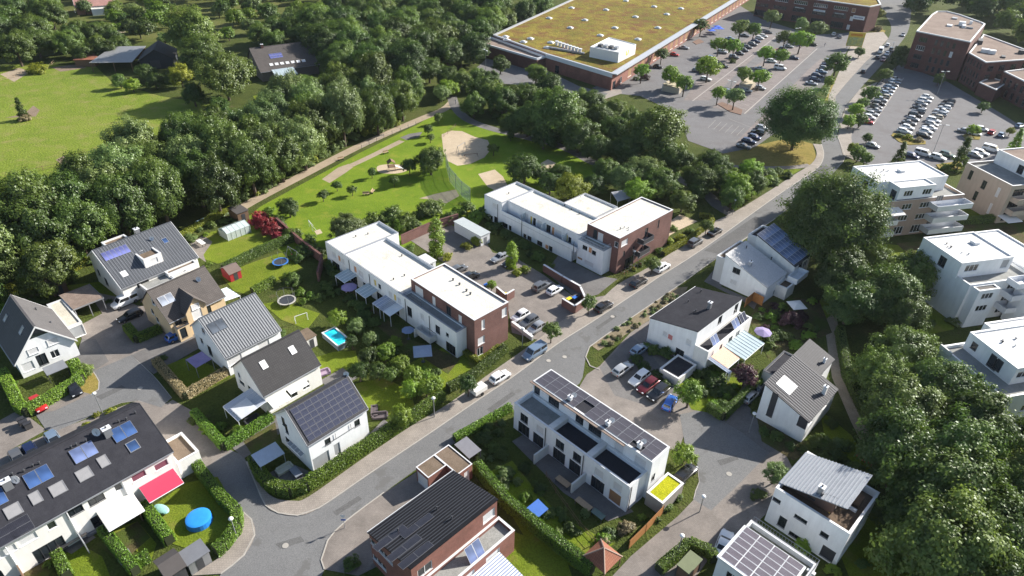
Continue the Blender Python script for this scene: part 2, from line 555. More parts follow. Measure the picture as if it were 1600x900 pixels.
# meadow and allotments, upper left
sheet('meadow', [(-260, 130), (0, 104), (40, 98), (95, 102), (150, 104), (175, 128), (250, 150), (330, 163), (300, 185), (215, 225), (150, 262), (60, 300), (-260, 420)], MEADOW)
sheet('lawn', [(395, 150), (430, 141), (450, 143), (455, 156), (405, 166)], GRASS)
sheet('lawn', [(0, 8), (95, 0), (560, -10), (560, 40), (330, 55), (230, 66), (165, 60), (100, 42)], ground_mat('allotment_grass', ((0.06, 0.075, 0.018), (0.10, 0.115, 0.028), (0.17, 0.15, 0.06)), 0.06, 0.3, 3, 1, 0.8, 0.15))
for p in ([(231, 32), (246, 24), (252, 27), (238, 36)], [(170, 50), (190, 44), (196, 50), (178, 56)], [(0, 116), (30, 106), (48, 112), (22, 128)]):
    sheet('footpath', p, GRAVEL)
for p in ([(38, 178), (52, 165), (62, 172), (56, 182), (8, 184)], [(80, 105), (125, 100), (135, 106), (95, 112)], [(87, 250), (100, 243), (112, 250), (98, 258)]):
    sheet('bare_earth', p, ground_mat('bare_earth', ((0.16, 0.12, 0.08), (0.22, 0.165, 0.12), (0.27, 0.21, 0.15)), 0.3, 1.2, 6))

# park
sheet('park_lawn', [(380, 345), (408, 322), (560, 240), (655, 193), (690, 170), (708, 172), (735, 190), (800, 208), (905, 240), (935, 262), (930, 300), (860, 300), (770, 330), (740, 350), (640, 385), (540, 400), (450, 400), (415, 375)], GRASS_P)
ribbon('gravel_path', [(365, 332), (405, 309), (480, 270), (560, 229), (620, 202), (662, 184), (695, 170), (708, 158)], 3.0, GRAVEL)
sheet('gravel_path', [(503, 280), (528, 262), (545, 256), (552, 261), (540, 270), (515, 286)], GRAVEL)
ribbon('gravel_path', [(548, 259), (580, 244), (612, 228), (628, 220)], 2.0, GRAVEL)
sheet('gravel_path', [(625, 215), (640, 209), (660, 206), (655, 214), (635, 219)], PAVER_D)
ribbon('footpath', [(706, 150), (712, 168), (730, 186), (765, 200), (820, 214), (880, 230), (930, 255), (960, 262), (1000, 268), (1050, 275), (1100, 300), (1120, 320), (1145, 335)], 3.2, PAVER_D)
def blob(px, py, rx, ry, n=28, wob=0.07):
    ph = random.random() * 6
    return [(px + rx * math.cos(t) * (1 + wob * math.sin(3 * t + ph)), py + ry * math.sin(t) * (1 + wob * math.sin(2 * t + ph))) for t in [2 * math.pi * k / n for k in range(n)]]
sheet('sand_pit', [(690, 210), (705, 204), (722, 205), (742, 214), (762, 219), (768, 232), (757, 246), (735, 256), (715, 259), (698, 251), (693, 238)], SAND)
sheet('sand_pit', blob(612, 264, 25, 8), SAND)
sheet('sand_pit', [(747, 272), (773, 265), (786, 276), (793, 290), (778, 300), (762, 292)], SAND)
sheet('sand_pit', [(845, 255), (856, 249), (869, 255), (862, 263), (846, 263)], SAND)
sheet('gravel_path', [(680, 303), (712, 296), (718, 306), (697, 318), (676, 312), (655, 310)], GRAVEL)
sheet('bare_earth', [(491, 361), (500, 358), (504, 364), (495, 367)], SAND)
# right verge of the park and big tree
sheet('verge', [(1075, 252), (1150, 262), (1260, 262), (1276, 248), (1270, 225), (1235, 215), (1160, 232)], DRYGRASS)
sheet('verge', [(1165, 300), (1220, 283), (1252, 265), (1232, 262), (1190, 275), (1150, 292)], GRASS)
ribbon('footpath', [(1095, 253), (1160, 261), (1230, 262), (1265, 258)], 2.0, PAVER)

# main road with its pavement on the north-west side
ROAD_L = [(385, 722), (400, 757), (415, 790), (435, 802), (465, 806), (497, 795), (575, 742), (672, 677), (755, 620), (800, 590), (872, 537), (927, 502), (1005, 450), (1025, 436), (1097, 390), (1200, 316), (1245, 285), (1278, 262), (1287, 243), (1283, 224), (1290, 205), (1304, 165), (1306, 150), (1320, 133), (1352, 97), (1369, 82), (1388, 60), (1392, 40), (1380, 18), (1350, -40)]
ROAD_R = [(1430, -40), (1424, 15), (1420, 45), (1408, 66), (1376, 103), (1343, 140), (1322, 166), (1313, 190), (1309, 215), (1320, 245), (1310, 262), (1280, 290), (1211, 342), (1125, 400), (1055, 450), (938, 530), (917, 553), (905, 600), (860, 612), (725, 683), (600, 770), (540, 815), (512, 845), (502, 875), (507, 890), (490, 920)]
PAV_L = [(391, 718), (403, 745), (415, 768), (433, 780), (458, 783), (482, 777), (560, 722), (640, 668), (700, 632), (760, 588), (800, 560), (842, 530), (880, 500), (930, 475), (965, 445), (1010, 420), (1060, 388), (1110, 350), (1145, 333), (1200, 300), (1240, 274), (1268, 256), (1276, 240), (1270, 225)]
sheet('pavement', spx(PAV_L) + spx([(1283, 226), (1287, 243), (1278, 262), (1245, 285), (1200, 316), (1097, 390), (1025, 436), (1005, 450), (927, 502), (872, 537), (800, 590), (755, 620), (672, 677), (575, 742), (497, 795), (465, 806), (435, 802), (415, 790), (400, 757), (386, 722)]), PAVE, raise_=0.08)
sheet('road', spx(ROAD_L) + spx(ROAD_R) + spx([(340, 920), (345, 897), (381, 868), (398, 836), (393, 812), (374, 795)]) + [(318, 733), (362, 704), (380, 712)], ASPH)
kerb(ROAD_L[:20])
kerb([(1309, 215), (1320, 245), (1308, 262)])
kerb([(1211, 342), (1125, 400), (1055, 450), (938, 530), (920, 545), (915, 558), (922, 572), (937, 578)])
kerb([(600, 770), (540, 815), (512, 845), (502, 875), (507, 890)])
kerb([(345, 897), (381, 868), (398, 836), (393, 812), (374, 795)])
sheet('pavement', spx([(345, 897), (381, 868), (398, 836), (393, 812), (374, 795)]) + [(362, 782), (372, 800), (376, 830), (360, 855), (338, 875), (300, 900)], PAVE, raise_=0.06)
# verge and pavements right of the road
sheet('verge', [(1055, 450), (938, 530), (925, 541), (935, 548), (1000, 510), (1068, 462), (1075, 448)], ground_mat('dry_verge', ((0.16, 0.13, 0.08), (0.22, 0.18, 0.12), (0.28, 0.225, 0.155)), 0.3, 1.2, 6))
sheet('driveway', spx([(600, 770), (540, 815), (512, 845), (502, 875), (507, 890)]) + [(560, 900), (640, 860), (700, 780), (690, 745), (655, 735)], PAVER)
sheet('pavement', [(1343, 140), (1322, 166), (1313, 190), (1309, 215), (1318, 245), (1335, 250), (1330, 215), (1334, 190), (1348, 160), (1372, 128)], PAVE, raise_=0.06)
sheet('pavement', [(1320, 133), (1352, 97), (1369, 82), (1388, 60), (1380, 50), (1350, 52), (1330, 70), (1312, 110), (1295, 150), (1290, 200), (1304, 165), (1306, 150)], PAVE, raise_=0.05)
# courts off the main road, right of the solar terrace
sheet('parking_court', [(905, 605), (917, 585), (937, 572), (985, 520), (1060, 470), (1100, 500), (1050, 560), (1075, 610), (1110, 640), (1100, 652), (1078, 652), (1060, 705), (1040, 700)], PAVER)
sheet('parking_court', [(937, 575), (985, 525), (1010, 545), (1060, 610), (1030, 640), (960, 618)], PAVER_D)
sheet('road', [(1062, 648), (1098, 640), (1150, 670), (1202, 708), (1160, 751), (1111, 798), (1084, 781), (1093, 753), (1090, 727), (1072, 705)], ASPH)
sheet('lane', [(1084, 781), (1111, 798), (1160, 751), (1202, 708), (1222, 700), (1240, 735), (1200, 800), (1150, 850), (1110, 870), (1060, 940), (920, 940), (985, 870), (1060, 806)], PAVER)
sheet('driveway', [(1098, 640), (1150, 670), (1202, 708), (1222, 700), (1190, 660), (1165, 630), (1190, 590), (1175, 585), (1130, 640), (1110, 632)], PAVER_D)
kerb([(1098, 642), (1150, 671), (1201, 707), (1160, 750), (1111, 797), (1084, 780), (1093, 753), (1090, 728)], 0.14, 0.04)
sheet('driveway', [(1127, 448), (1195, 478), (1215, 470), (1240, 480), (1200, 500), (1160, 470), (1100, 440), (1125, 410), (1130, 404)], PAVER_D)
sheet('footpath', [(1285, 470), (1305, 470), (1310, 520), (1320, 600), (1350, 660), (1400, 760), (1460, 850), (1520, 920), (1480, 920), (1420, 820), (1370, 740), (1330, 660), (1300, 590), (1290, 520)], GRAVEL)

# cul-de-sac on the left
sheet('driveway', [(50, 655), (72, 672), (-60, 745), (-60, 690), (30, 640)], PAVER)
sheet('driveway', [(-60, 735), (90, 672), (215, 626), (250, 636), (270, 625), (300, 642), (345, 690), (362, 704), (318, 733), (262, 700), (215, 640), (70, 705), (-60, 770)], PAVER)
sheet('road', [(205, 555), (240, 588), (268, 622), (252, 637), (217, 626), (190, 629), (88, 674), (72, 672), (55, 647), (86, 642), (154, 610), (155, 597), (146, 580)], ASPH)
sheet('driveway', [(112, 565), (146, 580), (205, 555), (262, 530), (300, 505), (285, 490), (250, 480), (215, 478), (165, 455), (140, 460), (160, 490), (122, 510), (128, 530), (122, 548)], PAVER)
sheet('driveway', [(122, 548), (112, 566), (146, 580), (170, 565), (150, 530), (128, 530)], PAVER_D)
sheet('driveway', [(205, 555), (240, 585), (310, 545), (300, 510), (262, 530)], PAVER_D)
sheet('driveway', [(42, 650), (86, 642), (154, 610), (140, 590), (100, 600), (40, 630)], PAVER)
sheet('verge', [(146, 582), (155, 597), (153, 608), (142, 616), (128, 612), (120, 598), (135, 590)], DRYGRASS)
kerb([(146, 581), (155, 596), (154, 609), (142, 617)], 0.14, 0.06)
kerb([(205, 555), (240, 588), (268, 622)], 0.14, 0.03)
kerb([(88, 674), (190, 629), (217, 626), (252, 637)], 0.14, 0.03)
ribbon('driveway', [(372, 708), (400, 690), (430, 668), (452, 652)], 3.0, PAVER_D)
# car court between the two white blocks, and forecourt
sheet('parking_court', [(640, 375), (700, 350), (755, 372), (770, 395), (800, 400), (850, 430), (905, 470), (945, 462), (930, 480), (880, 503), (842, 532), (800, 520), (792, 470), (690, 408)], PAVER)
sheet('parking_court', [(690, 372), (725, 352), (752, 385), (728, 392), (705, 392)], PAVER_D)
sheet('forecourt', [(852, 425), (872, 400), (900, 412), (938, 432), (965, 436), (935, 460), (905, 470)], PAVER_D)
sheet('sand_pit', [(1048, 345), (1062, 335), (1090, 346), (1060, 360), (1040, 372)], SAND)

# supermarket car park: asphalt with paved bays and painted lines
sheet('parking_lot', [(925, 138), (960, 146), (1000, 150), (1060, 178), (1075, 220), (1130, 240), (1180, 230), (1250, 180), (1297, 120), (1330, 70), (1340, 50), (1270, 55), (1190, 30), (1150, 5), (1130, 10), (1050, 75)], ASPH2)
sheet('terrace', [(930, 140), (970, 140), (972, 146), (945, 155), (918, 148)], PAVE)
BAYS = [[(1060, 155), (1040, 142), (1205, 52), (1217, 58)], [(1100, 172), (1170, 150), (1275, 82), (1265, 66), (1215, 70), (1150, 120)],
        [(1165, 233), (1180, 205), (1265, 135), (1300, 100), (1310, 105), (1250, 175), (1190, 230)], [(1120, 178), (1165, 200), (1200, 170), (1168, 150)]]
sheet('parking_bays', [(1068, 157), (1108, 157), (1213, 57), (1192, 48), (1130, 80), (1090, 125)], PAVER_R)
sheet('parking_bays', [(1113, 168), (1166, 178), (1275, 75), (1245, 68), (1175, 105)], PAVER_R)
sheet('parking_bays', [(1170, 232), (1150, 222), (1262, 110), (1282, 92), (1300, 98), (1290, 115), (1215, 190)], PAVER_R)
def line_mark(a, b, w=0.14):
    p, q = G(*a), G(*b)
    n = Vector((-(q - p).y, (q - p).x, 0)).normalized() * w / 2
    return sheet('road_marking', [p + n, q + n, q - n, p - n], PAINT, True)
line_mark((1082, 158), (1213, 57), 0.35)
line_mark((1163, 178), (1277, 76), 0.35)
line_mark((1140, 186), (1182, 203), 0.12)
for k in range(7):
    t = k / 6
    ax, ay = 1085 + 40 * t, 154 - 30 * t
    line_mark((ax, ay), (ax + 18, ay + 3))
    ax, ay = 1132 + 38 * t, 155 - 32 * t
for k in range(8):
    t = k / 7
    line_mark((1166 + 45 * t, 172 - 38 * t), (1146 + 42 * t, 164 - 36 * t))
for k in range(6):
    t = k / 5
    line_mark((1118 + 45 * t, 188 + 12 * t), (1106 + 45 * t, 200 + 12 * t), 0.1)
# office car park on the right
sheet('parking_lot', [(1333, 190), (1345, 165), (1372, 130), (1410, 95), (1425, 108), (1480, 128), (1560, 175), (1640, 225), (1640, 270), (1500, 262), (1420, 262), (1372, 262), (1335, 250), (1328, 215)], ASPH2)
sheet('parking_bays', [(1345, 195), (1352, 180), (1392, 118), (1409, 122), (1362, 195)], PAVER_R)
line_mark((1364, 195), (1412, 122), 0.25)
for p in ([(1392, 212), (1396, 208), (1420, 216), (1446, 221), (1446, 226), (1420, 227), (1404, 222)], [(1503, 213), (1512, 208), (1532, 214), (1530, 219), (1515, 218)], [(1462, 258), (1500, 252), (1506, 264), (1470, 268)]):
    sheet('planting_bed', p, DRYGRASS, raise_=0.12)
for p in ([(1120, 163), (1128, 160), (1160, 172), (1158, 180), (1140, 175)], [(1150, 133), (1160, 131), (1178, 138), (1172, 142)], [(1200, 78), (1228, 74), (1230, 84), (1205, 88)], [(1082, 66), (1092, 61), (1100, 66), (1088, 70)]):
    sheet('planting_bed', p, plain('planting_soil', (0.17, 0.10, 0.07), 0.95, 0, 0.3, 4), raise_=0.1)
sheet('verge', [(1286, 165), (1300, 130), (1325, 100), (1345, 86), (1352, 93), (1320, 130), (1304, 148), (1296, 172)], DRYGRASS)
sheet('verge', [(1352, 38), (1384, 48), (1380, 54), (1350, 47)], DRYGRASS)
sheet('verge', [(1358, 68), (1374, 59), (1378, 63), (1364, 73)], GRASS)

sheet('loading_yard', [(738, 112), (760, 92), (850, 108), (905, 135), (950, 146), (935, 158), (880, 150), (800, 132), (750, 128)], ASPH2)
# gardens
LAWNS = [
 [(290, 395), (330, 362), (385, 350), (430, 372), (400, 395), (340, 412)], [(345, 430), (400, 408), (440, 395), (475, 420), (430, 440), (390, 462), (365, 455)],
 [(410, 475), (440, 470), (500, 490), (480, 515), (440, 500)], [(490, 560), (520, 550), (556, 548), (560, 570), (520, 590), (500, 585)],
 [(555, 600), (600, 590), (640, 610), (650, 640), (600, 650), (565, 640)], [(250, 575), (300, 555), (360, 588), (300, 622)],
 [(240, 790), (290, 755), (340, 745), (372, 800), (350, 840), (300, 860), (270, 850)], [(215, 815), (245, 850), (235, 880), (200, 850), (165, 830)],
 [(100, 868), (125, 850), (160, 870), (180, 920), (110, 920)], [(635, 570), (700, 540), (760, 555), (740, 585), (690, 612), (640, 610)],
 [(760, 740), (800, 720), (840, 770), (880, 810), (960, 850), (900, 890), (820, 840)], [(800, 830), (880, 860), (900, 920), (820, 920), (770, 880)],
 [(1280, 470), (1302, 455), (1310, 480), (1290, 500)], [(1370, 380), (1420, 385), (1400, 405), (1370, 420)], [(1420, 470), (1500, 480), (1490, 515), (1440, 525), (1400, 510)],
 [(1310, 860), (1360, 800), (1420, 830), (1470, 900), (1400, 920), (1330, 910)], [(1280, 640), (1330, 680), (1380, 760), (1330, 720), (1290, 690)],
 [(1105, 645), (1150, 620), (1170, 590), (1110, 590), (1060, 600), (1080, 640)], [(160, 440), (210, 470), (140, 455), (60, 450), (30, 455)],
 [(1480, 320), (1610, 330), (1610, 345), (1520, 345)]]
for p in LAWNS:
    sheet('lawn', p, GRASS)
for p in ([(297, 380), (318, 368), (332, 378), (318, 398), (322, 410), (305, 398)],):
    sheet('patio', p, PAVER)
for p in ([(420, 740), (450, 722), (486, 738), (478, 752), (440, 756)], [(575, 680), (600, 655), (612, 665), (606, 682), (585, 700)], [(800, 690), (850, 660), (990, 800), (950, 815), (880, 770)], [(222, 775), (255, 755), (285, 735), (292, 742), (262, 762), (235, 790)],
          [(90, 855), (130, 825), (150, 840), (112, 866)], [(500, 595), (535, 575), (560, 590), (520, 612)]):
    sheet('patio', p, PAVER_D)
for p in ([(150, 850), (215, 815), (235, 840), (190, 880)], [(0, 870), (80, 830), (100, 870), (60, 920), (0, 920)], [(380, 690), (430, 660), (440, 710), (400, 720)], [(1180, 640), (1240, 690), (1290, 690), (1240, 720), (1190, 690)], [(1190, 460), (1280, 470), (1300, 520), (1200, 560), (1170, 500)], [(520, 440), (560, 460), (640, 530), (720, 560), (700, 585), (600, 520)], [(1350, 330), (1400, 380), (1480, 375), (1510, 345), (1600, 345), (1600, 380), (1500, 385), (1420, 400)]):
    sheet('garden_bed', p, SOIL)

PATCH = ground_mat('asphalt_patch', ((0.105, 0.103, 0.102), (0.122, 0.12, 0.118), (0.14, 0.138, 0.135)), 0.2, 0.8, 10, 0.9, 0.25, 0.02)
for p in ([(1100, 392), (1180, 338), (1197, 347), (1125, 398)], [(520, 800), (560, 775), (566, 780), (526, 806)], [(430, 850), (470, 838), (476, 846), (438, 858)], [(760, 640), (800, 612), (806, 616), (768, 645)], [(1270, 268), (1284, 258), (1300, 262), (1282, 280)], [(150, 620), (190, 602), (196, 606), (158, 625)], [(930, 512), (960, 492), (964, 495), (935, 515)], [(1120, 720), (1150, 712), (1154, 718), (1126, 728)]):
    sheet('road_patch', p, PATCH)
# ------------------------------------------------------------------ buildings: tools
WIN_CACHE = {}
FACE_ROT = {'y-': 0.0, 'x+': math.pi / 2, 'y+': math.pi, 'x-': -math.pi / 2}
PANEL_COL = {'o': (0.62, 0.30, 0.14), 'y': (0.66, 0.50, 0.13), 'r': (0.55, 0.20, 0.19), 'n': (0.30, 0.17, 0.09), 'v': (0.20, 0.07, 0.10), 'q': (0.33, 0.34, 0.35)}

def window_mesh(w, h, style):
    k = (round(w, 2), round(h, 2), style)
    if k in WIN_CACHE:
        return WIN_CACHE[k]
    fm = FRAME_D if style in 'dDPgGk' else FRAME_W
    f = MB()
    t, d0, d1 = 0.07, 0.03, 0.11
    f.box(-w / 2, d0, 0, -w / 2 + t, d1, h).box(w / 2 - t, d0, 0, w / 2, d1, h).box(-w / 2 + t, d0, 0, w / 2 - t, d1, t).box(-w / 2 + t, d0, h - t, w / 2 - t, d1, h)
    if style in 'wdWDPp' and w > 1.15:
        n = max(2, round(w / 0.85))
        for i in range(1, n):
            x = -w / 2 + w * i / n
            f.box(x - 0.04, d0 + 0.01, t, x + 0.04, d1, h - t)
    f.box(-w / 2 - 0.04, -0.05, -0.05, w / 2 + 0.04, d0, -0.004)
    p = MB().quad((-w / 2 + t, 0.085, t), (w / 2 - t, 0.085, t), (w / 2 - t, 0.085, h - t), (-w / 2 + t, 0.085, h - t))
    if style in 'sS':
        pm = SHUT_W
    elif style in 'gG':
        pm = SHUT_G
    elif style == 'k':
        pm = METAL_D
    elif style in PANEL_COL:
        pm = plain('panel_' + style, PANEL_COL[style], 0.6, 0, 0.1)
    else:
        pm = GLASS
    r = (f.mesh('window', fm), p.mesh('pane', pm), 'shutter' if style in 'sSgG' else ('panel' if style in PANEL_COL or style == 'k' else 'pane'))
    WIN_CACHE[k] = r
    return r

class Bld:
    def __init__(s, name, label, cat, O, th=45.0, group=None):
        s.th = RAD(th)
        s.O = Vector((O[0], O[1], 0))
        s.ax = Vector((math.cos(s.th - math.pi / 2), math.sin(s.th - math.pi / 2), 0))
        s.ay = Vector((math.cos(s.th), math.sin(s.th), 0))
        s.e = thing(name, label, cat, s.O, s.th - math.pi / 2, group)
        s.slope = None
    def to(s, p):
        d = Vector(p) - s.O
        return Vector((d.dot(s.ax), d.dot(s.ay), d.z))
    def loc(s, px, py, z):
        return s.to(G(px, py, z))
    def _ray(s, px, py):
        d = ray(px, py)
        return s.to((0, 0, CAM_H)), Vector((d.dot(s.ax), d.dot(s.ay), d.z))
    def hit(s, face, c, px, py):
        """u, z where the sight line meets the facade plane"""
        o, d = s._ray(px, py)
        if face[0] == 'x':
            t = (c - o.x) / d.x
            return o.y + d.y * t, o.z + d.z * t
        t = (c - o.y) / d.y
        return o.x + d.x * t, o.z + d.z * t
    def rect(s, z, *c):
        q = [s.loc(px, py, z[i] if isinstance(z, (list, tuple)) else z) for i, (px, py) in enumerate(c)]
        return ((q[0].x + q[3].x) / 2, (q[0].y + q[1].y) / 2, (q[1].x + q[2].x) / 2, (q[2].y + q[3].y) / 2)
    def world(s, x, y, z=0):
        return s.O + s.ax * x + s.ay * y + Vector((0, 0, z))
    def part(s, name, mb, mat, parent=None, smooth=False):
        return mb.build(name, mat, parent or s.e, smooth=smooth)
    def window(s, face, c, u, z, w, h, style):
        fm, pm, pn = window_mesh(w, h, style)
        loc = {'x': (c, u, z - h / 2), 'y': (u, c, z - h / 2)}[face[0]]
        o = link('window' if style not in 'kP' else 'door', fm, s.e, loc, FACE_ROT[face])
        link(pn, pm, o)
        return o
    def facade(s, face, c, a0, a1, z0, z1, mat, wins=(), uv=(), stick=()):
        ops = []
        for px, py, w, h, st in wins:
            u, z = s.hit(face, c, px, py)
            ops.append((u, z, w, h, st))
        ops += list(uv)
        good = []
        for u, z, w, h, st in ops:
            w, h = min(w, a1 - a0 - 0.2), min(h, z1 - z0 - 0.12)
            u = min(max(u, a0 + w / 2 + 0.1), a1 - w / 2 - 0.1)
            z = min(max(z, z0 + h / 2 + 0.02), z1 - h / 2 - 0.08)
            if all(abs(u - g[0]) >= (w + g[2]) / 2 + 0.02 or abs(z - g[1]) >= (h + g[3]) / 2 + 0.02 for g in good):
                good.append((u, z, w, h, st))
        us = sorted({a0, a1, *[g[0] - g[2] / 2 for g in good], *[g[0] + g[2] / 2 for g in good]})
        zs = sorted({z0, z1, *[g[1] - g[3] / 2 for g in good], *[g[1] + g[3] / 2 for g in good]})
        sg = 1 if face in ('x+', 'y-') else -1
        inw = {'x+': (-1, 0), 'x-': (1, 0), 'y-': (0, 1), 'y+': (0, -1)}[face]
        P = (lambda u, z, d=0: (c + inw[0] * d, u, z)) if face[0] == 'x' else (lambda u, z, d=0: (u, c + inw[1] * d, z))
        b = MB()
        def q(p0, p1, p2, p3):
            b.quad(p0, p1, p2, p3) if sg > 0 else b.quad(p3, p2, p1, p0)
        for j in range(len(zs) - 1):
            run = None
            zm = (zs[j] + zs[j + 1]) / 2
            for i in range(len(us) - 1):
                um = (us[i] + us[i + 1]) / 2
                if any(abs(um - g[0]) < g[2] / 2 and abs(zm - g[1]) < g[3] / 2 for g in good):
                    if run is not None:
                        q(P(run, zs[j]), P(us[i], zs[j]), P(us[i], zs[j + 1]), P(run, zs[j + 1]))
                        run = None
                elif run is None:
                    run = us[i]
            if run is not None:
                q(P(run, zs[j]), P(a1, zs[j]), P(a1, zs[j + 1]), P(run, zs[j + 1]))
        for u, z, w, h, st in good:
            l, r, lo, hi, d = u - w / 2, u + w / 2, z - h / 2, z + h / 2, 0.14
            q(P(l, lo), P(r, lo), P(r, lo, d), P(l, lo, d))
            q(P(l, hi, d), P(r, hi, d), P(r, hi), P(l, hi))
            q(P(l, lo), P(l, lo, d), P(l, hi, d), P(l, hi))
            q(P(r, lo, d), P(r, lo), P(r, hi), P(r, hi, d))
            q(P(l, lo, d), P(r, lo, d), P(r, hi, d), P(l, hi, d))
        o = s.part('wall', b, mat)
        for u, z, w, h, st in good:
            s.window(face, c, u, z, w, h, st)
        for px, py, w, h, st in stick:
            u, z = s.hit(face, c, px, py)
            s.window(face, c + {'x+': .1, 'x-': -.1, 'y-': -.1, 'y+': .1}[face], u, z, w, h, st)
        return o
    def box(s, name, x0, y0, z0, x1, y1, z1, mat):
        return s.part(name, MB().box(x0, y0, z0, x1, y1, z1), mat)
    def roof_flat(s, x0, y0, x1, y1, z, par=0.35, pw=0.28, deck=MEMB, wall=WHITE, cop=COPING):
        zd = z - par
        r = s.part('roof', MB().quad((x0 + pw, y0 + pw, zd), (x1 - pw, y0 + pw, zd), (x1 - pw, y1 - pw, zd), (x0 + pw, y1 - pw, zd)), deck)
        p = MB()
        p.box(x0, y0, zd, x1, y0 + pw, z).box(x0, y1 - pw, zd, x1, y1, z).box(x0, y0 + pw, zd, x0 + pw, y1 - pw, z).box(x1 - pw, y0 + pw, zd, x1, y1 - pw, z)
        s.part('parapet', p, wall)
        k, e = MB(), 0.03
        k.box(x0 - e, y0 - e, z, x1 + e, y0 + pw, z + 0.05).box(x0 - e, y1 - pw, z, x1 + e, y1 + e, z + 0.05)
        k.box(x0 - e, y0 + pw, z, x0 + pw, y1 - pw, z + 0.05).box(x1 - pw, y0 + pw, z, x1 + e, y1 - pw, z + 0.05)
        s.part('coping', k, cop)
        return r
    def block(s, x0, y0, x1, y1, z0, z1, mat, par=0.35, deck=MEMB, cop=COPING, pw=0.28, **w):
        zt = z1 - par
        for f, c, a, b in (('y-', y0, x0, x1), ('x+', x1, y0, y1), ('y+', y1, x0, x1), ('x-', x0, y0, y1)):
            key = {'y-': 'front', 'x+': 'side', 'y+': 'back', 'x-': 'rear'}[f]
            s.facade(f, c, a, b, z0, zt, mat, w.get(key, ()), w.get(key + '_uv', ()))
        return s.roof_flat(x0, y0, x1, y1, z1, par, pw, deck, mat, cop)
    def set_slope(s, p0, u, v):
        """roof plane: corner, unit direction along, unit direction uphill"""
        s.slope = (Vector(p0), Vector(u).normalized(), Vector(v).normalized())
    def on_slope(s, px, py):
        o, d = s._ray(px, py)
        p0, u, v = s.slope
        n = u.cross(v)
        return o + d * ((p0 - o).dot(n) / d.dot(n))
    def place_slope(s, obj, p, lift=0.0):
        p0, u, v = s.slope
        n = u.cross(v)
        m = Matrix((u, v, n)).transposed().to_4x4()
        m.translation = p + n * lift
        obj.matrix_local = m
        return obj
    def skylight(s, px, py, w, h, kind='glass', name='skylight'):
        k = ('sky', round(w, 2), round(h, 2), kind)
        if k not in WIN_CACHE:
            f = MB()
            t = 0.08
            f.box(-w / 2, -h / 2, -0.05, w / 2, -h / 2 + t, 0.1).box(-w / 2, h / 2 - t, -0.05, w / 2, h / 2, 0.1)
            f.box(-w / 2, -h / 2 + t, -0.05, -w / 2 + t, h / 2 - t, 0.1).box(w / 2 - t, -h / 2 + t, -0.05, w / 2, h / 2 - t, 0.1)
            p = MB().quad((-w / 2 + t, -h / 2 + t, 0.07), (w / 2 - t, -h / 2 + t, 0.07), (w / 2 - t, h / 2 - t, 0.07), (-w / 2 + t, h / 2 - t, 0.07))
            pm = {'glass': GLASS, 'white': plain('skylight_blind', (0.72, 0.73, 0.74), 0.4), 'shut': plain('skylight_shutter', (0.27, 0.265, 0.27), 0.5), 'blue': glass('blue_glass', (0.03, 0.06, 0.14), 0.12), 'pale': glass('pale_glass', (0.24, 0.27, 0.31), 0.2)}[kind]
            fr = METAL_G if kind in ('glass', 'blue', 'pale') else (FRAME_W if kind == 'white' else plain('skylight_frame', (0.22, 0.22, 0.23), 0.5))
            WIN_CACHE[k] = (f.mesh(name, fr), p.mesh('pane', pm))
        fm, pm = WIN_CACHE[k]
        o = link(name, fm, s.e)
        s.place_slope(o, s.on_slope(px, py))
        link('pane' if kind != 'shut' else 'shutter', pm, o)
        return o
    def panels(s, px, py, nu, nv, w, h, mat, gap=0.03, lift=0.09, name='solar_panel', frame=None, p=None):
        frame = frame or (PV_FRAME if 'solar_cells' in mat.name else METAL_G)
        k = ('pan', w, h, mat.name, name)
        if k not in WIN_CACHE:
            b = MB().box(-w / 2, -h / 2, -0.04, w / 2, h / 2, 0.0, 0)
            g = MB().quad((-w / 2 + .03, -h / 2 + .03, 0.004), (w / 2 - .03, -h / 2 + .03, 0.004), (w / 2 - .03, h / 2 - .03, 0.004), (-w / 2 + .03, h / 2 - .03, 0.004))
            b.add(g.v, g.f, 1)
            WIN_CACHE[k] = b.mesh(name, [frame, mat])
        c = p if p is not None else s.on_slope(px, py)
        p0, u, v = s.slope
        for i in range(nu):
            for j in range(nv):
                o = link(name, WIN_CACHE[k], s.e)
                s.place_slope(o, c + u * ((i - (nu - 1) / 2) * (w + gap)) + v * ((j - (nv - 1) / 2) * (h + gap)), lift)
    def gable(s, L, wf, wb, zr, zf, zb, wall, roof, oh=0.35, og=0.25, front=(), g0=(), g1=(), g0s=(), g1s=(), verge=None, ribs=None, thick=0.16, front_uv=(), g0_uv=()):
        """ridge along y at x = 0; eaves at x = wf and x = -wb"""
        s.facade('x+', wf, 0, L, 0, zf, wall, front, front_uv)
        s.facade('x-', -wb, 0, L, 0, zb, wall)
        zl = min(zf, zb)
        for face, y, wi, st, wuv in (('y-', 0, g0, g0s, g0_uv), ('y+', L, g1, g1s, ())):
            s.facade(face, y, -wb, wf, 0, zl, wall, wi, wuv, stick=st)
            pts = [(-wb, y, zl), (wf, y, zl)] + ([(wf, y, zf)] if zf > zl else []) + [(0, y, zr)] + ([(-wb, y, zb)] if zb > zl else [])
            s.part('gable_wall', MB().poly(pts if face == 'y-' else pts[::-1]), wall)
        kf, kb = (zr - zf) / wf, (zr - zb) / wb
        t = thick
        a, b = (wf + oh, zf - kf * oh + t), (-wb - oh, zb - kb * oh + t)
        y0, y1 = -og, L + og
        s.part('roof', MB().slab([(0, y0, zr + t), (a[0], y0, a[1]), (a[0], y1, a[1]), (0, y1, zr + t)], t).slab([(b[0], y0, b[1]), (-0.0, y0, zr + t), (-0.0, y1, zr + t), (b[0], y1, b[1])], t), roof)
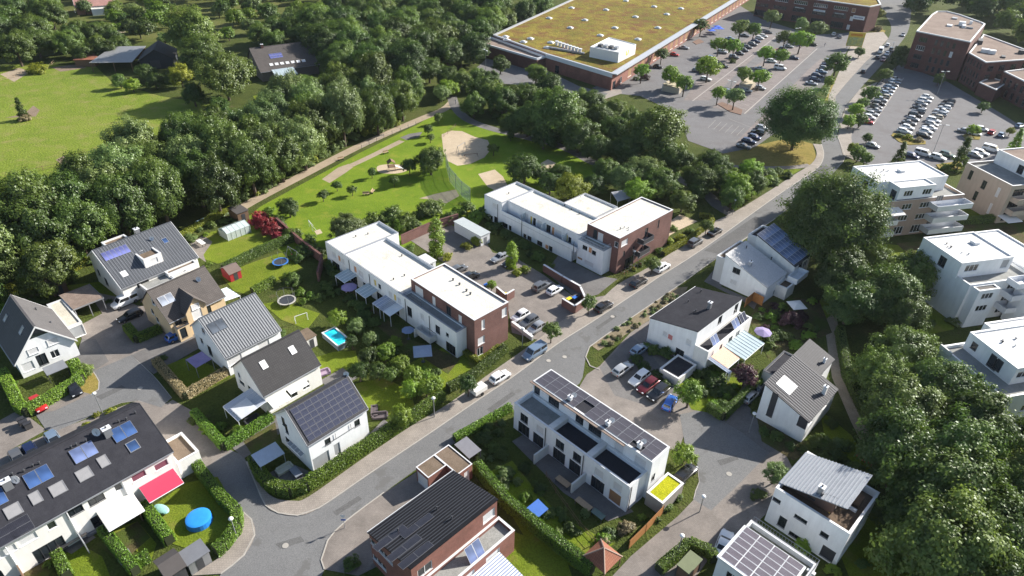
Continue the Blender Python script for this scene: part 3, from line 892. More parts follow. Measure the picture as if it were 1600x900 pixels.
        s.part('ridge_cap', MB().slab([(-0.16, y0, zr + t + 0.02), (0.16, y0, zr + t + 0.02), (0.16, y1, zr + t + 0.02), (-0.16, y1, zr + t + 0.02)], 0.1), roof)
        s.set_slope((a[0], y0, a[1]), (0, 1, 0), (-wf - oh, 0, zr + t - a[1]))
        s.part('gutter', MB().bar((a[0] + 0.06, y0, a[1] - 0.14), (a[0] + 0.06, y1, a[1] - 0.14), 0.08, 0, 8), METAL_G)
        if verge:
            for y in (y0 - 0.06, y1):
                v = MB()
                v.slab([(0, y, zr + t + 0.04), (a[0], y, a[1] + 0.04), (a[0], y + 0.06, a[1] + 0.04), (0, y + 0.06, zr + t + 0.04)], 0.3)
                v.slab([(b[0], y, b[1] + 0.04), (0, y, zr + t + 0.04), (0, y + 0.06, zr + t + 0.04), (b[0], y + 0.06, b[1] + 0.04)], 0.3)
                s.part('verge_board', v, verge)
        if ribs:
            sp, rw, rh, rm = ribs
            s.rib_rows(y0, y1, sp, rw, rh, rm)
    def rib_rows(s, y0, y1, sp, rw, rh, rm, name='roof_tile_row', length=None):
        p0, u, v = s.slope
        n = u.cross(v)
        ln = length or (Vector((0, 0, 0)) - Vector((p0.x, 0, 0))).length / max(0.05, abs(v.x)) - 0.05
        k = ('rib', round(ln, 2), rw, rh, rm.name)
        if k not in WIN_CACHE:
            WIN_CACHE[k] = MB().box(-rw / 2, 0.02, 0, rw / 2, ln, rh).mesh(name, rm)
        m = int((y1 - y0 - 0.1) / sp)
        for i in range(m):
            o = link(name, WIN_CACHE[k], s.e)
            s.place_slope(o, p0 + u * (0.1 + sp * (i + 0.5)))
    def dish(s, p, r=0.45, face=-2.4, z=0.5):
        b = MB().ball((0, 0, 0), r, r, r * 0.3, 14, 4, half=True)
        o = b.build('satellite_dish', METAL_W, s.e)
        o.location = Vector(p) + Vector((0, 0, z))
        o.rotation_euler = (math.pi / 2 + 0.3, 0, face)
        MB().bar((0, 0, 0), (0, 0.15, -0.12), 0.03).build('mount', METAL_G, o)
        s.part('mast', MB().bar((p[0], p[1], p[2] - 0.2), (p[0], p[1], p[2] + z), 0.035, 0, 6), METAL_G)
    def chimney(s, p, w=0.55, d=0.55, h=1.0, mat=METAL_G, cap=True):
        o = s.box('chimney', p[0] - w / 2, p[1] - d / 2, p[2] - 0.6, p[0] + w / 2, p[1] + d / 2, p[2] + h, mat)
        if cap:
            MB().box(p[0] - w / 2 - .08, p[1] - d / 2 - .08, p[2] + h + .003, p[0] + w / 2 + .08, p[1] + d / 2 + .08, p[2] + h + 0.09).build('chimney_cap', METAL_W, o)
            MB().bar((p[0], p[1], p[2] + h + .09), (p[0], p[1], p[2] + h + 0.3), 0.11, 0, 8).build('flue', METAL_D, o)
    def vent(s, p, r=0.1, h=0.45, mat=METAL_D):
        s.part('vent_pipe', MB().bar((p[0], p[1], p[2] - 0.1), (p[0], p[1], p[2] + h), r, 0, 8).bar((p[0], p[1], p[2] + h), (p[0], p[1], p[2] + h + 0.1), r * 1.6, 0, 8, r * 1.2), mat)
    def roof_light(s, x, y, z, w=1.0, d=1.0, h=0.4):
        o = s.box('roof_light', x - w / 2, y - d / 2, z, x + w / 2, y + d / 2, z + h * 0.6, METAL_W)
        MB().ball((x, y, z + h * 0.6 + 0.003), w * 0.46, d * 0.46, h * 0.5, 10, 3, half=True).build('dome', plain('dome_plastic', (0.78, 0.78, 0.76), 0.25), o, smooth=True)
    def downpipe(s, x, y, z0, z1):
        s.part('downpipe', MB().bar((x, y, z0), (x, y, z1), 0.06, 0, 8), METAL_D)
    def clutter(s, x0, y0, x1, y1, z, n):
        for _ in range(n):
            s.vent((random.uniform(x0, x1), random.uniform(y0, y1), z), random.uniform(0.06, 0.13), random.uniform(0.15, 0.4), random.choice([METAL_D, METAL_G, COPING_W]))
    def canopy(s, face, c, u0, u1, out, z0, z1, mat, posts=True, name='canopy', frame=METAL_W, bars=4):
        """a sloping glass or cloth roof fixed to the facade"""
        sg = 1 if face in ('x+', 'y+') else -1
        P = (lambda u, d, z: (c + sg * d, u, z)) if face[0] == 'x' else (lambda u, d, z: (u, c + sg * d, z))
        q = [P(u0, 0.02, z0), P(u1, 0.02, z0), P(u1, out, z1), P(u0, out, z1)]
        if (face in ('x+', 'y-')) == (face[0] == 'y'):
            pass
        a, bb = Vector(q[1]) - Vector(q[0]), Vector(q[3]) - Vector(q[0])
        if a.cross(bb).z < 0:
            q = [q[0], q[3], q[2], q[1]]
        o = s.part(name, MB().slab(q, 0.05), mat)
        f = MB()
        lift = 0.1 if 'awning' in name else -0.02
        f.bar(P(u0, out, z1 - 0.08), P(u1, out, z1 - 0.08), 0.06)
        for i in range(bars + 1):
            u = u0 + (u1 - u0) * i / bars
            f.bar(P(u, 0.02, z0 - lift), P(u, out, z1 - lift), 0.035)
        f.build('rafter', frame, o)
        if posts:
            for u in (u0 + 0.06, u1 - 0.06):
                MB().bar(P(u, out - 0.06, 0), P(u, out - 0.06, z1 - 0.1), 0.06).build('post', frame, o)
        return o
    def railing(s, pts, z, h=0.95, mat=None, solid=False):
        mat = mat or METAL_W
        r = MB()
        for i in range(len(pts) - 1):
            a, b = Vector((*pts[i], z)), Vector((*pts[i + 1], z))
            if solid:
                d = (b - a).normalized()
                n = Vector((-d.y, d.x, 0)) * 0.06
                r.slab([(a + n + Vector((0, 0, h))), (a - n + Vector((0, 0, h))), (b - n + Vector((0, 0, h))), (b + n + Vector((0, 0, h)))], h)
            else:
                r.bar(a + Vector((0, 0, h)), b + Vector((0, 0, h)), 0.035)
                r.bar(a + Vector((0, 0, 0.1)), b + Vector((0, 0, 0.1)), 0.025)
                k = max(2, int((b - a).length / 0.35))
                for j in range(k + 1):
                    p = a.lerp(b, j / k)
                    r.bar(p, p + Vector((0, 0, h)), 0.018)
        return s.part('railing', r, mat)
    def balcony(s, x0, y0, x1, y1, z, wall=WHITE, h=1.0, th=0.18, floor=TERRACE_G):
        o = s.box('balcony', x0, y0, z - th, x1, y1, z, wall)
        p = MB()
        t = 0.1
        p.box(x0, y0, z + .002, x1, y0 + t, z + h).box(x0, y1 - t, z + .002, x1, y1, z + h).box(x0, y0 + t, z + .002, x0 + t, y1 - t, z + h).box(x1 - t, y0 + t, z + .002, x1, y1 - t, z + h)
        p.build('balustrade', wall, o)

TILE_BG = bricky('blue_grey_roof_tile', (0.12, 0.13, 0.145), (0.14, 0.15, 0.165), (0.05, 0.055, 0.065), 0.3, 0.34, 0.03, 0.6, 0.15, 0.5, 0.0, 0.6)
TILE_BG2 = bricky('slate_blue_roof_tile', (0.085, 0.092, 0.105), (0.10, 0.106, 0.12), (0.04, 0.045, 0.05), 0.3, 0.34, 0.03, 0.6, 0.15, 0.5, 0.0, 0.6)
TILE_BR = bricky('brown_roof_tile', (0.085, 0.072, 0.066), (0.10, 0.086, 0.08), (0.05, 0.044, 0.04), 0.3, 0.34, 0.025, 0.8, 0.2, 0.5, 0.0, 0.5)
TILE_CH = bricky('charcoal_roof_tile', (0.034, 0.032, 0.034), (0.042, 0.04, 0.042), (0.018, 0.018, 0.019), 0.3, 0.34, 0.025, 0.8, 0.15, 0.5, 0.0, 0.5)
TILE_GR = bricky('grey_roof_tile', (0.095, 0.09, 0.09), (0.112, 0.106, 0.106), (0.05, 0.048, 0.05), 0.3, 0.34, 0.025, 0.75, 0.15, 0.5, 0.0, 0.5)
TILE_AN = bricky('anthracite_roof_tile', (0.034, 0.034, 0.041), (0.045, 0.045, 0.053), (0.02, 0.02, 0.024), 0.34, 0.36, 0.045, 0.75, 0.15, 0.5, 0.0, 0.8)
TILE_RED = bricky('red_roof_tile', (0.29, 0.11, 0.06), (0.34, 0.14, 0.08), (0.22, 0.07, 0.04), 0.25, 0.3, 0.03, 0.8, 0.25, 0.5, 0.0, 0.5)
PV = cells('solar_cells', (0.022, 0.024, 0.045), (0.10, 0.11, 0.15), 0.16, 0.16, 0.012)
PV_D = cells('dark_solar_cells', (0.024, 0.024, 0.032), (0.05, 0.05, 0.06), 0.16, 0.16, 0.01)
PV_T = cells('terrace_solar_cells', (0.052, 0.048, 0.06), (0.085, 0.08, 0.095), 0.16, 0.16, 0.01, 0.4)
PV_P = cells('pale_solar_cells', (0.105, 0.09, 0.11), (0.17, 0.155, 0.175), 0.16, 0.16, 0.012, 0.35)
PV_FRAME = plain('panel_frame', (0.12, 0.122, 0.135), 0.45)
COLLECT = glass('collector_blue', (0.035, 0.07, 0.17), 0.15)
COLLECT_P = glass('collector_pale', (0.10, 0.13, 0.24), 0.2)
FABRIC_R = plain('red_awning_cloth', (0.62, 0.035, 0.085), 0.8, 0, 0.06)
FABRIC_G = plain('pale_awning_cloth', (0.55, 0.54, 0.50), 0.8, 0, 0.06)
FABRIC_W = plain('white_awning_cloth', (0.74, 0.72, 0.68), 0.8, 0, 0.05)
CANOPY_G = clear_glass('canopy_glass', (0.62, 0.72, 0.76), 0.6)
CANOPY_B = clear_glass('smoked_canopy', (0.42, 0.47, 0.58), 0.8)
RIB_L = plain('pale_tile_edge', (0.27, 0.28, 0.295), 0.5, 0, 0.08)

# ------------------------------------------------------------------ houses on the cul-de-sac (left)
B = Bld('gabled_house', 'white gabled house with blue-grey tiled roof, flat dormer and violet solar panel', 'house', G(146, 392, 8.2), 51)
B.gable(14.3, 7.9, 3.6, 8.2, 3.6, 5.8, WHITE2, TILE_BG2, 0.25, 0.2, verge=FRAME_W, ribs=(0.5, 0.14, 0.05, plain('slate_tile_edge', (0.13, 0.138, 0.155), 0.6)), front=[(222, 438, 2.2, 1.2, 'd'), (285, 413, 1.6, 1.6, 'd')], g0=[(150, 415, 1.0, 1.4, 'd'), (156, 428, 1.0, 1.6, 'd'), (166, 440, 1.2, 1.6, 'd')])
B.panels(181, 395, 6, 1, 0.75, 1.9, glass('violet_collector', (0.09, 0.10, 0.24), 0.25), 0.01)
B.skylight(258, 376, 1.0, 1.2, 'blue'); B.skylight(194, 428, 1.0, 1.2, 'white')
B.dish(B.on_slope(238, 376)); 
_a, _b = B.loc(224, 407, 6.3), B.loc(252, 396, 6.3)
B.block(2.4, _a.y, _a.x, _b.y, 4.6, 6.4, WHITE2, 0.2, BITUMEN, COPING_W, side_uv=[((_a.y + _b.y) / 2, 5.4, 1.6, 1.1, 's')])
B.chimney((2.9, (_a.y + _b.y) / 2 - 0.4, 6.3), 0.6, 0.6, 0.25, METAL_W, False)
B.block(-3.4, 2.6, -0.7, 6.8, 5.2, 7.5, WHITE2, 0.2, BITUMEN, COPING_W)
B.chimney((-1.0, 8.4, 7.9), 0.8, 0.8, 1.0)
_a, _b = B.loc(256, 421, 3.4), B.loc(297, 404, 3.4)
B.block(8.1, _b.y - 5.6, 9.6, _b.y + 0.1, 0, 3.5, WHITE2, 0.15, BITUMEN, COPING_W)

Q = Bld('garage', 'flat-roofed garage with white rim squeezed beside the slate-blue roofed house', 'garage', G(216, 443, 2.9), 51)
x0, y0, x1, y1 = Q.rect(2.9, (216, 443), (230, 455), (271, 436), (256, 422))
Q.block(x0, y0, x1, y1, 0, 2.9, OFFW, 0.18, TERRACE_G, COPING_W, front_uv=[((x0 + x1) / 2, 1.2, 2.3, 2.1, 'g')])
Q = Bld('garage', 'small brown-roofed garage with white rim behind the brown-roofed house', 'garage', G(262, 425, 3.0), 51)
x0, y0, x1, y1 = Q.rect(3.0, (262, 425), (269, 435), (293, 423), (284, 415))
Q.block(x0, y0, x1, y1, 0, 3.0, WHITE2, 0.2, BITUMEN, COPING_W)

B = Bld('gabled_house', 'white house with steep charcoal gable roof beside the beige flat garage', 'house', G(18, 463, 8.0), -43)
B.gable(11.5, 4.1, 4.1, 8.0, 3.3, 3.3, WHITE, TILE_GR, 0.35, 0.35, g1=[(44, 573, 1.6, 1.6, 's'), (66, 562, 1.4, 2.1, 'd'), (86, 553, 1.2, 1.4, 'w')], g1s=[(52, 548, 1.5, 1.1, 's'), (82, 533, 1.5, 1.1, 's')], verge=FRAME_W)
B.part('gable_glazing', MB().poly([(0, 11.53, 7.6), (-1.3, 11.53, 6.15), (1.3, 11.53, 6.15)]), GLASS)
B.skylight(34, 516, 1.0, 1.4, 'pale'); B.skylight(9, 497, 1.0, 1.2, 'pale')
B.vent((-2.0, 3.2, 5.8)); B.vent((-2.6, 7.4, 5.1), 0.14, 0.2)

Q = Bld('garage', 'long beige flat-roofed garage with grey door beside the steep charcoal-roofed house', 'garage', G(70, 477, 2.6), 47)
x0, y0, x1, y1 = Q.rect(2.6, (70, 477), (105, 511), (128, 504), (98, 467))
Q.block(x0, y0, x1, y1, 0, 2.6, WHITE2, 0.12, ground_mat('cream_roof', ((0.46, 0.42, 0.34), (0.54, 0.5, 0.41), (0.6, 0.56, 0.47)), 0.3, 1.2, 9, 0.9, 0.2, 0.02), COPING_W, side_uv=[((y0 + y1) / 2, 1.15, 2.5, 2.1, 'q')])
Q = Bld('carport', 'open carport with flat brown roof between beige garage and white van', 'carport', G(94, 461, 2.7), 49)
x0, y0, x1, y1 = Q.rect(2.7, (94, 461), (113, 485), (160, 466), (141, 443))
Q.part('roof', MB().box(x0, y0, 2.5, x1, y1, 2.72), [GRAVEL_ROOF])
Q.part('fascia', MB().box(x0 - .04, y0 - .04, 2.55, x1 + .04, y0 - .002, 2.8).box(x0 - .04, y1 + .002, 2.55, x1 + .04, y1 + .04, 2.8).box(x1 + .002, y0, 2.55, x1 + .04, y1, 2.8), METAL_G)
for a, b in ((x0 + .2, y0 + .2), (x1 - .2, y0 + .2), (x1 - .2, y1 - .2), (x0 + .2, y1 - .2), (x1 - .2, (y0 + y1) / 2)):
    Q.part('post', MB().bar((a, b, 0), (a, b, 2.5), 0.09), METAL_G)
Q.box('back_wall', x0, y0 + .3, 0, x0 + .12, y1 - .3, 2.5, WOOD)

B = Bld('gabled_house', 'beige house with dark brown tiled roof and front cross gable', 'house', G(231, 455, 8.0), 52)
B.gable(10.0, 4.7, 4.2, 8.0, 4.0, 4.0, BEIGE, TILE_BR, 0.3, 0.2, front=[(325, 481, 1.0, 2.0, 'd'), (280, 507, 1.2, 1.9, 'd')], g0=[(246, 500, 1.0, 1.2, 'w'), (238, 487, 1.0, 1.2, 'w')], g0s=[(240, 472, 1.0, 1.1, 'w')])
B.panels(260, 468, 2, 1, 1.15, 1.7, glass('skylight_pair', (0.2, 0.22, 0.26), 0.2), 0.04, 0.1, 'skylight', FRAME_W)
B.dish(B.on_slope(311, 440))
XG = 5.6
ya, za = B.hit('x+', XG, 299, 459)
yl, yr, ze = ya - 1.9, ya + 1.9, 4.7
za = 6.9
B.facade('x+', XG, yl + .1, yr - .1, 0, ze, BEIGE, [(308, 490, 1.7, 2.0, 's')])
B.part('gable_wall', MB().poly([(XG, yl + .1, ze), (XG, yr - .1, ze), (XG, ya, za)]), BEIGE)
B.facade('y-', yl + .1, 4.7, XG, 0, ze, BEIGE); B.facade('y+', yr - .1, 4.7, XG, 0, ze, BEIGE)
xb = 4.7 * (8.0 - za) / 4.0
B.part('cross_gable_roof', MB().slab([(xb, ya, za + .17), (XG + .35, ya, za + .17), (XG + .35, yr + .2, ze - .05), (4.3, yr + .2, ze - .05)][::-1], .14).slab([(xb, ya, za + .17), (4.3, yl - .2, ze - .05), (XG + .35, yl - .2, ze - .05), (XG + .35, ya, za + .17)][::-1], .14), TILE_BR)
B.window('x+', XG + .1, ya, 5.1, 1.4, 1.0, 's')
B.block(4.75, 0.4, 6.0, yl, 0, 2.7, BEIGE, 0.1, BITUMEN, METAL_D, side=[(283, 507, 1.1, 2.0, 'd')])
B.canopy('y+', 10.0, 0.4, 4.6, 3.0, 2.7, 2.3, CANOPY_G)

B = Bld('gabled_house', 'white house with pale striped grey tile roof and dark roof collector', 'house', G(311, 499, 8.0), 49.5)
B.gable(9.6, 6.2, 3.9, 8.0, 3.8, 4.8, WHITE, TILE_BG, 0.25, 0.15, verge=COPING, ribs=(0.42, 0.17, 0.06, RIB_L), front=[(360, 562, 2.4, 2.0, 's'), (385, 550, 2.4, 2.0, 's'), (412, 538, 2.0, 2.0, 's')], g0=[(315, 533, 1.0, 1.3, 'w'), (328, 548, 1.2, 2.0, 'd')], g0s=[(318, 517, 1.0, 1.2, 'w')])
B.panels(339, 510, 2, 1, 1.25, 1.9, glass('dark_collector', (0.06, 0.07, 0.085), 0.25), 0.02, 0.14, 'solar_collector', METAL_D)

B = Bld('gabled_house', 'white house with matt charcoal roof and two bright skylights', 'house', G(378, 562, 8.0), 48.5)
B.gable(9.4, 4.6, 4.2, 8.0, 4.0, 4.2, WHITE2, TILE_CH, 0.2, 0.15, verge=METAL_D, front=[(424, 634, 1.8, 2.0, 's'), (455, 615, 2.0, 2.0, 'w'), (478, 602, 1.2, 1.4, 'w')], g0=[(378, 598, 1.4, 0.6, 'd'), (392, 612, 1.2, 2.0, 'd')], g0s=[(374, 586, 0.7, 1.2, 'w')])
B.skylight(412, 570, 0.9, 1.3, 'white'); B.skylight(457, 547, 0.9, 1.3, 'white')
u0, u1 = B.hit('x+', 4.6, 418, 628)[0], B.hit('x+', 4.6, 446, 613)[0]
B.canopy('x+', 4.6, u0, u1, 1.5, 2.6, 2.2, FABRIC_W, False, 'awning', bars=2)
u0, u1 = B.hit('x+', 4.6, 449, 612)[0], B.hit('x+', 4.6, 478, 597)[0]
B.canopy('x+', 4.6, u0, u1, 0.9, 2.7, 2.4, FABRIC_W, False, 'awning', bars=2)
B.canopy('y-', 0, 0.6, 4.9, 4.6, 2.9, 2.3, clear_glass('corrugated_sheet', (0.55, 0.6, 0.68), 0.75), True, 'pergola_roof')
B.canopy('y-', -1.6, 2.2, 5.2, 2.6, 3.05, 2.75, plain('white_sun_cloth', (0.6, 0.62, 0.64), 0.7), False, 'sun_awning', bars=1)

B = Bld('gabled_house', 'white two-storey house with roof covered in rows of solar panels', 'house', G(448, 640, 9.0), 47.5)
B.gable(9.3, 4.0, 4.0, 9.0, 5.5, 5.5, WHITE, TILE_AN, 0.2, 0.2, verge=COPING, front=[(512, 690, 0.9, 1.1, 'd'), (558, 661, 0.9, 1.2, 'd'), (500, 721, 2.6, 2.2, 'q'), (517, 710, 0.9, 2.2, 'd'), (527, 702, 1.0, 2.2, 'q')], g0=[(452, 690, 1.9, 0.9, 'd'), (447, 668, 0.8, 1.9, 'd'), (460, 700, 1.0, 2.0, 'd')], g0s=[(443, 658, 0.6, 1.4, 'd')])
p0, uu, vv = B.slope
B.panels(0, 0, 9, 6, 0.97, 0.8, PV, 0.02, 0.1, p=p0 + uu * 4.9 + vv * 2.75)
B.dish(Vector((0.1, 9.3, 8.9)), 0.4)
B.canopy('y-', 0, -1.0, 2.4, 0.6, 2.5, 2.4, METAL_G, False)
B.part('handrail', MB().bar((4.1, 2.2, 3.6), (4.1, 7.6, 3.6), 0.04).bar((4.1, 4.0, 3.6), (4.1, 4.0, 4.6), 0.03).bar((4.1, 6.5, 3.6), (4.1, 6.5, 4.6), 0.03), METAL_D)

# terrace of houses, lower left
LR = 40.0
_d = Vector((math.cos(RAD(48)), math.sin(RAD(48)), 0))
B = Bld('terraced_houses', 'white terrace of houses under one long anthracite roof with skylights', 'terraced house', G(217, 632, 8.5) - _d * LR, 48)
ups = [(252, 727, 1.7, 1.1, 'v'), (217, 744, 1.7, 1.1, 'v'), (185, 761, 0.9, 1.1, 'w'), (151, 781, 1.8, 1.1, 'd'), (117, 799, 1.8, 1.1, 'd'), (81, 821, 0.9, 1.1, 'w'), (43, 843, 1.9, 1.1, 's'), (10, 862, 1.9, 1.1, 's')]
B.gable(LR, 7.9, 4.6, 8.5, 5.5, 5.6, WHITE2, FELT_D, 0.15, 0.1, front=ups, front_uv=[(LR - 3 - 6.3 * k, 1.2, 3.2, 2.2, 'D') for k in range(6)], verge=METAL_D)
for px, py in ((193, 675), (131, 707), (60, 745), (-12, 783)):
    B.panels(px, py, 2, 1, 1.3, 2.1, COLLECT if px != 131 else COLLECT_P, 0.03, 0.14, 'solar_collector')
B.skylight(208, 697, 1.3, 1.5, 'blue')
for px, py, w in ((162, 721, 1.1), (132, 741, 1.6), (91, 764, 1.6), (56, 778, 1.1), (21, 798, 1.6)):
    B.skylight(px, py, w, 1.6, 'shut')
for px, py in ((32, 823), (10, 836)):
    B.panels(px, py, 1, 2, 2.2, 1.0, PV_D, 0.04)
for px, py in ((170, 680), (14, 762)):
    B.chimney(B.on_slope(px, py), 0.7, 0.9, 1.2, METAL_G)
for px, py in ((152, 680), (26, 754)):
    B.dish(B.on_slope(px, py), 0.55)
for px, py in ((150, 676), (212, 646), (198, 656), (186, 660), (173, 668), (135, 690), (120, 696), (112, 700), (52, 729), (62, 725), (38, 737), (20, 742)):
    B.vent(B.on_slope(px, py), 0.09, 0.35)
for (pa, pb, out, mt, nm) in (((213, 757), (267, 728), 2.7, FABRIC_R, 'red'), ((147, 795), (203, 765), 3.4, FABRIC_G, 'pale')):
    a, b = B.loc(*pa, 2.8).y, B.loc(*pb, 2.8).y
    o = B.canopy('x+', 7.9, a, b, out, 2.85, 2.25, mt, False, 'awning', bars=3)
    o['label'] = f'{nm} cloth awning'
for k in range(1, 7):
    y = LR - 6.3 * k
    B.part('downpipe', MB().bar((8.0, y, 0), (8.0, y, 5.3), 0.07, 0, 8), METAL_W)
    B.box('party_fence', 7.95, y - 0.06, 0, 10.6, y + 0.06, 1.9, WOOD if k % 2 else COPING)
B.block(2.6, LR + .12, 7.6, LR + 3.1, 0, 2.9, WHITE2, 0.25, BITUMEN, COPING_W)

# ------------------------------------------------------------------ long white block with brick end (centre)
B = Bld('apartment_block', 'long white flat-roofed block with a dark brick upper end', 'building', G(508, 378, 5.4), 45)
x1, y1 = B.loc(604, 371, 5.4).x, B.loc(604, 371, 5.4).y
xe = B.loc(712, 520, 5.4).x
bx0, by0, bx1, by1 = B.rect(7.8, (645, 437), (742, 502), (792, 472), (693, 409))
ytab = B.loc(610, 356, 5.4).y
front = [(522, 398, 1.4, 1.2, 's'), (530, 404, 0.9, 1.3, 'o'), (537, 409, 1.2, 1.2, 's'), (555, 421, 0.9, 1.4, 'o'), (564, 428, 1.6, 1.3, 's'), (586, 442, 0.8, 1.4, 'y'), (593, 448, 1.0, 1.2, 'w'),
         (610, 460, 1.2, 1.3, 's'), (617, 465, 0.8, 1.4, 'y'), (624, 470, 1.1, 1.2, 's')]
n = int((bx0 - 1) / 5.2)
B.block(0, 0, x1, ytab, 0, 5.4, WHITE, 0.4, MEMB, COPING, front=front[:3], front_uv=[(3.0, 1.1, 2.6, 2.0, 'D')])
B.block(x1 + .004, 0.004, bx0 - .004, y1, 0, 5.404, WHITE, 0.4, MEMB, COPING, front=front[3:], front_uv=[(x1 + 2.6 + 4.4 * k, 1.1, 2.4, 2.0, 'D') for k in range(4)])
B.block(bx0, 0.002, xe, by0 - .004, 0, 5.35, WHITE, 0.25, TERRACE_G, COPING, front=[(640, 487, 1.3, 2.0, 'd'), (684, 515, 1.2, 1.6, 'd'), (699, 523, 0.7, 0.7, 'd'), (660, 495, 1.0, 1.2, 's')], front_uv=[(bx0 + 3 + 5 * k, 1.1, 2.4, 2.0, 'D') for k in range(3)])
B.block(bx0, by0, bx1, by1, 0, 7.8, BRICK_D, 0.2, MEMB, COPING_W, front=[(655, 456, 2.2, 1.9, 's'), (678, 471, 0.8, 1.9, 's'), (701, 486, 1.2, 1.9, 'd'), (719, 500, 0.8, 1.9, 's')],
        side=[(755, 507, 0.7, 1.9, 's'), (788, 488, 1.1, 1.7, 's'), (752, 532, 1.5, 1.5, 's'), (750, 549, 1.3, 1.7, 'w')])
B.railing([(bx0 + .1, 0.3), (bx0 + 5.2, 0.3)], 5.36, 0.8, METAL_D)
for px, py in ((556, 370), (575, 366), (628, 400), (615, 437), (632, 431)):
    p = B.loc(px, py, 5.0); B.vent(p, 0.1, 0.25)
for px, py in ((718, 445), (729, 455), (708, 438), (735, 460)):
    p = B.loc(px, py, 7.6); B.vent(p, 0.14, 0.3)
for k, px, py in ((0, 545, 405), (1, 577, 428), (2, 633, 465), (3, 671, 495)):
    u, z = B.hit('y-', 0, px, py); B.downpipe(u, -0.08, 0, 5.0)
for pa, pb, mt in (((516, 432), (544, 421), CANOPY_G), ((548, 455), (575, 444), CANOPY_G), ((574, 475), (601, 465), CANOPY_B), ((586, 482), (616, 478), clear_glass('white_canopy', (0.72, 0.76, 0.8), 0.9))):
    a = B.loc(*pa, 2.4).x
    B.canopy('y-', 0, a + 0.3, a + 3.6, 2.9, 2.75, 2.35, mt)
o = B.box('terrace_wall', xe - 9.4, -1.7, 0, xe - 9.2, 0, 1.7, WHITE)
B.balcony(xe - 9.2, -1.5, xe - 5.2, -0.003, 1.0, OFFW)

# ------------------------------------------------------------------ second white block with brick street end
B = Bld('apartment_block', 'white block with long recessed balcony and a brick corner facing the street', 'building', G(757, 304, 5.7), 45)
x0, y0, x1, y1 = 0, 0, B.loc(902, 368, 5.7).x, B.loc(937, 342, 5.7).y
yb = max(y1, 8.0)
xa = B.loc(783, 318, 5.7).x
bx0, by0, bx1, by1 = B.rect(8.1, (923, 351), (970, 374), (1048, 328), (1000, 305))
xp = bx0
rec = 1.7
B.block(0, 0, xa, yb, 0, 5.7, WHITE, 0.35, MEMB, COPING, front=[(773, 322, 1.5, 1.3, 's'), (768, 341, 0.8, 1.3, 'd'), (775, 346, 1.2, 1.6, 'd')])
B.block(xa + .004, rec, xp - .004, yb - .002, 0, 5.696, WHITE, 0.35, MEMB, COPING, front=[(822, 340, 1.4, 1.9, 's'), (830, 344, 0.7, 1.9, 'y'), (835, 347, 0.8, 1.9, 'd'), (843, 351, 1.4, 1.9, 's'), (857, 358, 1.2, 1.9, 'd'), (864, 361, 0.8, 1.9, 'o'), (872, 366, 1.9, 1.9, 's'), (885, 373, 0.8, 1.9, 'y'), (890, 377, 0.8, 1.9, 'd')])
xd = B.loc(883, 392, 3.4).x
B.block(xa + .006, 0.002, xd, rec - .004, 0, 2.9, WHITE, 0.1, TERRACE_G, COPING, front=[(789, 354, 1.7, 1.2, 'd'), (797, 358, 0.8, 1.2, 'd'), (820, 372, 0.9, 1.0, 'd'), (827, 376, 1.2, 1.0, 'd'), (843, 385, 1.5, 1.1, 'd'), (854, 391, 1.0, 1.1, 'o'), (860, 395, 1.0, 1.2, 'd')])
B.box('balcony_parapet', xa + .006, 0.004, 2.95, xd + 1.2, 0.16, 3.8, WHITE)
B.box('balcony_slab', xd + .004, 0.006, 2.6, xp - .1, rec - .01, 2.9, WHITE)
for k in range(3):
    B.box('balcony_screen', xa + 5.5 + 6 * k, 0.2, 2.95, xa + 5.56 + 6 * k, rec - .02, 4.9, clear_glass('screen_glass', (0.75, 0.8, 0.82), 0.5))
wy0 = B.loc(940, 390, 5.7).y
wx1 = B.loc(951, 384, 5.7).x
B.block(xp, wy0, max(bx0 + 6.5, B.loc(940, 390, 5.7).x), by0 - .004, 0, 5.5, WHITE, 0.2, TERRACE_G, COPING, front=[(914, 387, 1.2, 0.9, 'd'), (922, 391, 0.9, 1.3, 'o'), (928, 395, 1.0, 0.9, 'd'), (920, 412, 2.4, 1.1, 's'), (902, 402, 1.4, 0.6, 'n')])
B.block(bx0, by0, bx1, by1, 0, 8.1, BRICK_D, 0.2, MEMB, COPING_W, front=[(930, 366, 1.0, 2.0, 'd'), (938, 371, 1.3, 2.0, 's'), (963, 382, 0.9, 1.2, 'w'), (949, 411, 1.0, 1.9, 'd')],
        side=[(976, 379, 2.0, 1.3, 's'), (1010, 362, 1.0, 1.7, 'd'), (1029, 350, 0.5, 1.9, 'd'), (975, 396, 0.6, 1.2, 'd'), (990, 389, 0.6, 1.2, 'd'), (1000, 397, 1.4, 2.0, 'd'), (982, 414, 2.8, 2.2, 'd')])
B.railing([(bx0 + .2, wy0 + .2), (bx0 + 6.2, wy0 + .2), (bx0 + 6.2, by0 - .2)], 5.5, 0.7, METAL_W)
for zc, ya_, in ((5.0, 11.0), (2.5, 10.2)):
    B.box('balcony', bx1 + .003, ya_ - 1.9, zc - .15, bx1 + 1.6, ya_ + 1.6, zc, METAL_G)
    B.railing([(bx1 + .05, ya_ - 1.85), (bx1 + 1.55, ya_ - 1.85), (bx1 + 1.55, ya_ + 1.55), (bx1 + .05, ya_ + 1.55)], zc, 0.95, METAL_D, True)
wx0, wyy0, wx1_, wyy1 = B.rect(4.2, (880, 330), (938, 340), (962, 322), (911, 300))
B.block(wx1_ - 9.5, yb + .004, wx1_, wyy1, 0, 4.2, WHITE, 0.3, MEMB, COPING)
for px, py in ((795, 303), (852, 305), (882, 322), (893, 328), (905, 335)):
    B.vent(B.loc(px, py, 5.3), 0.1, 0.3)
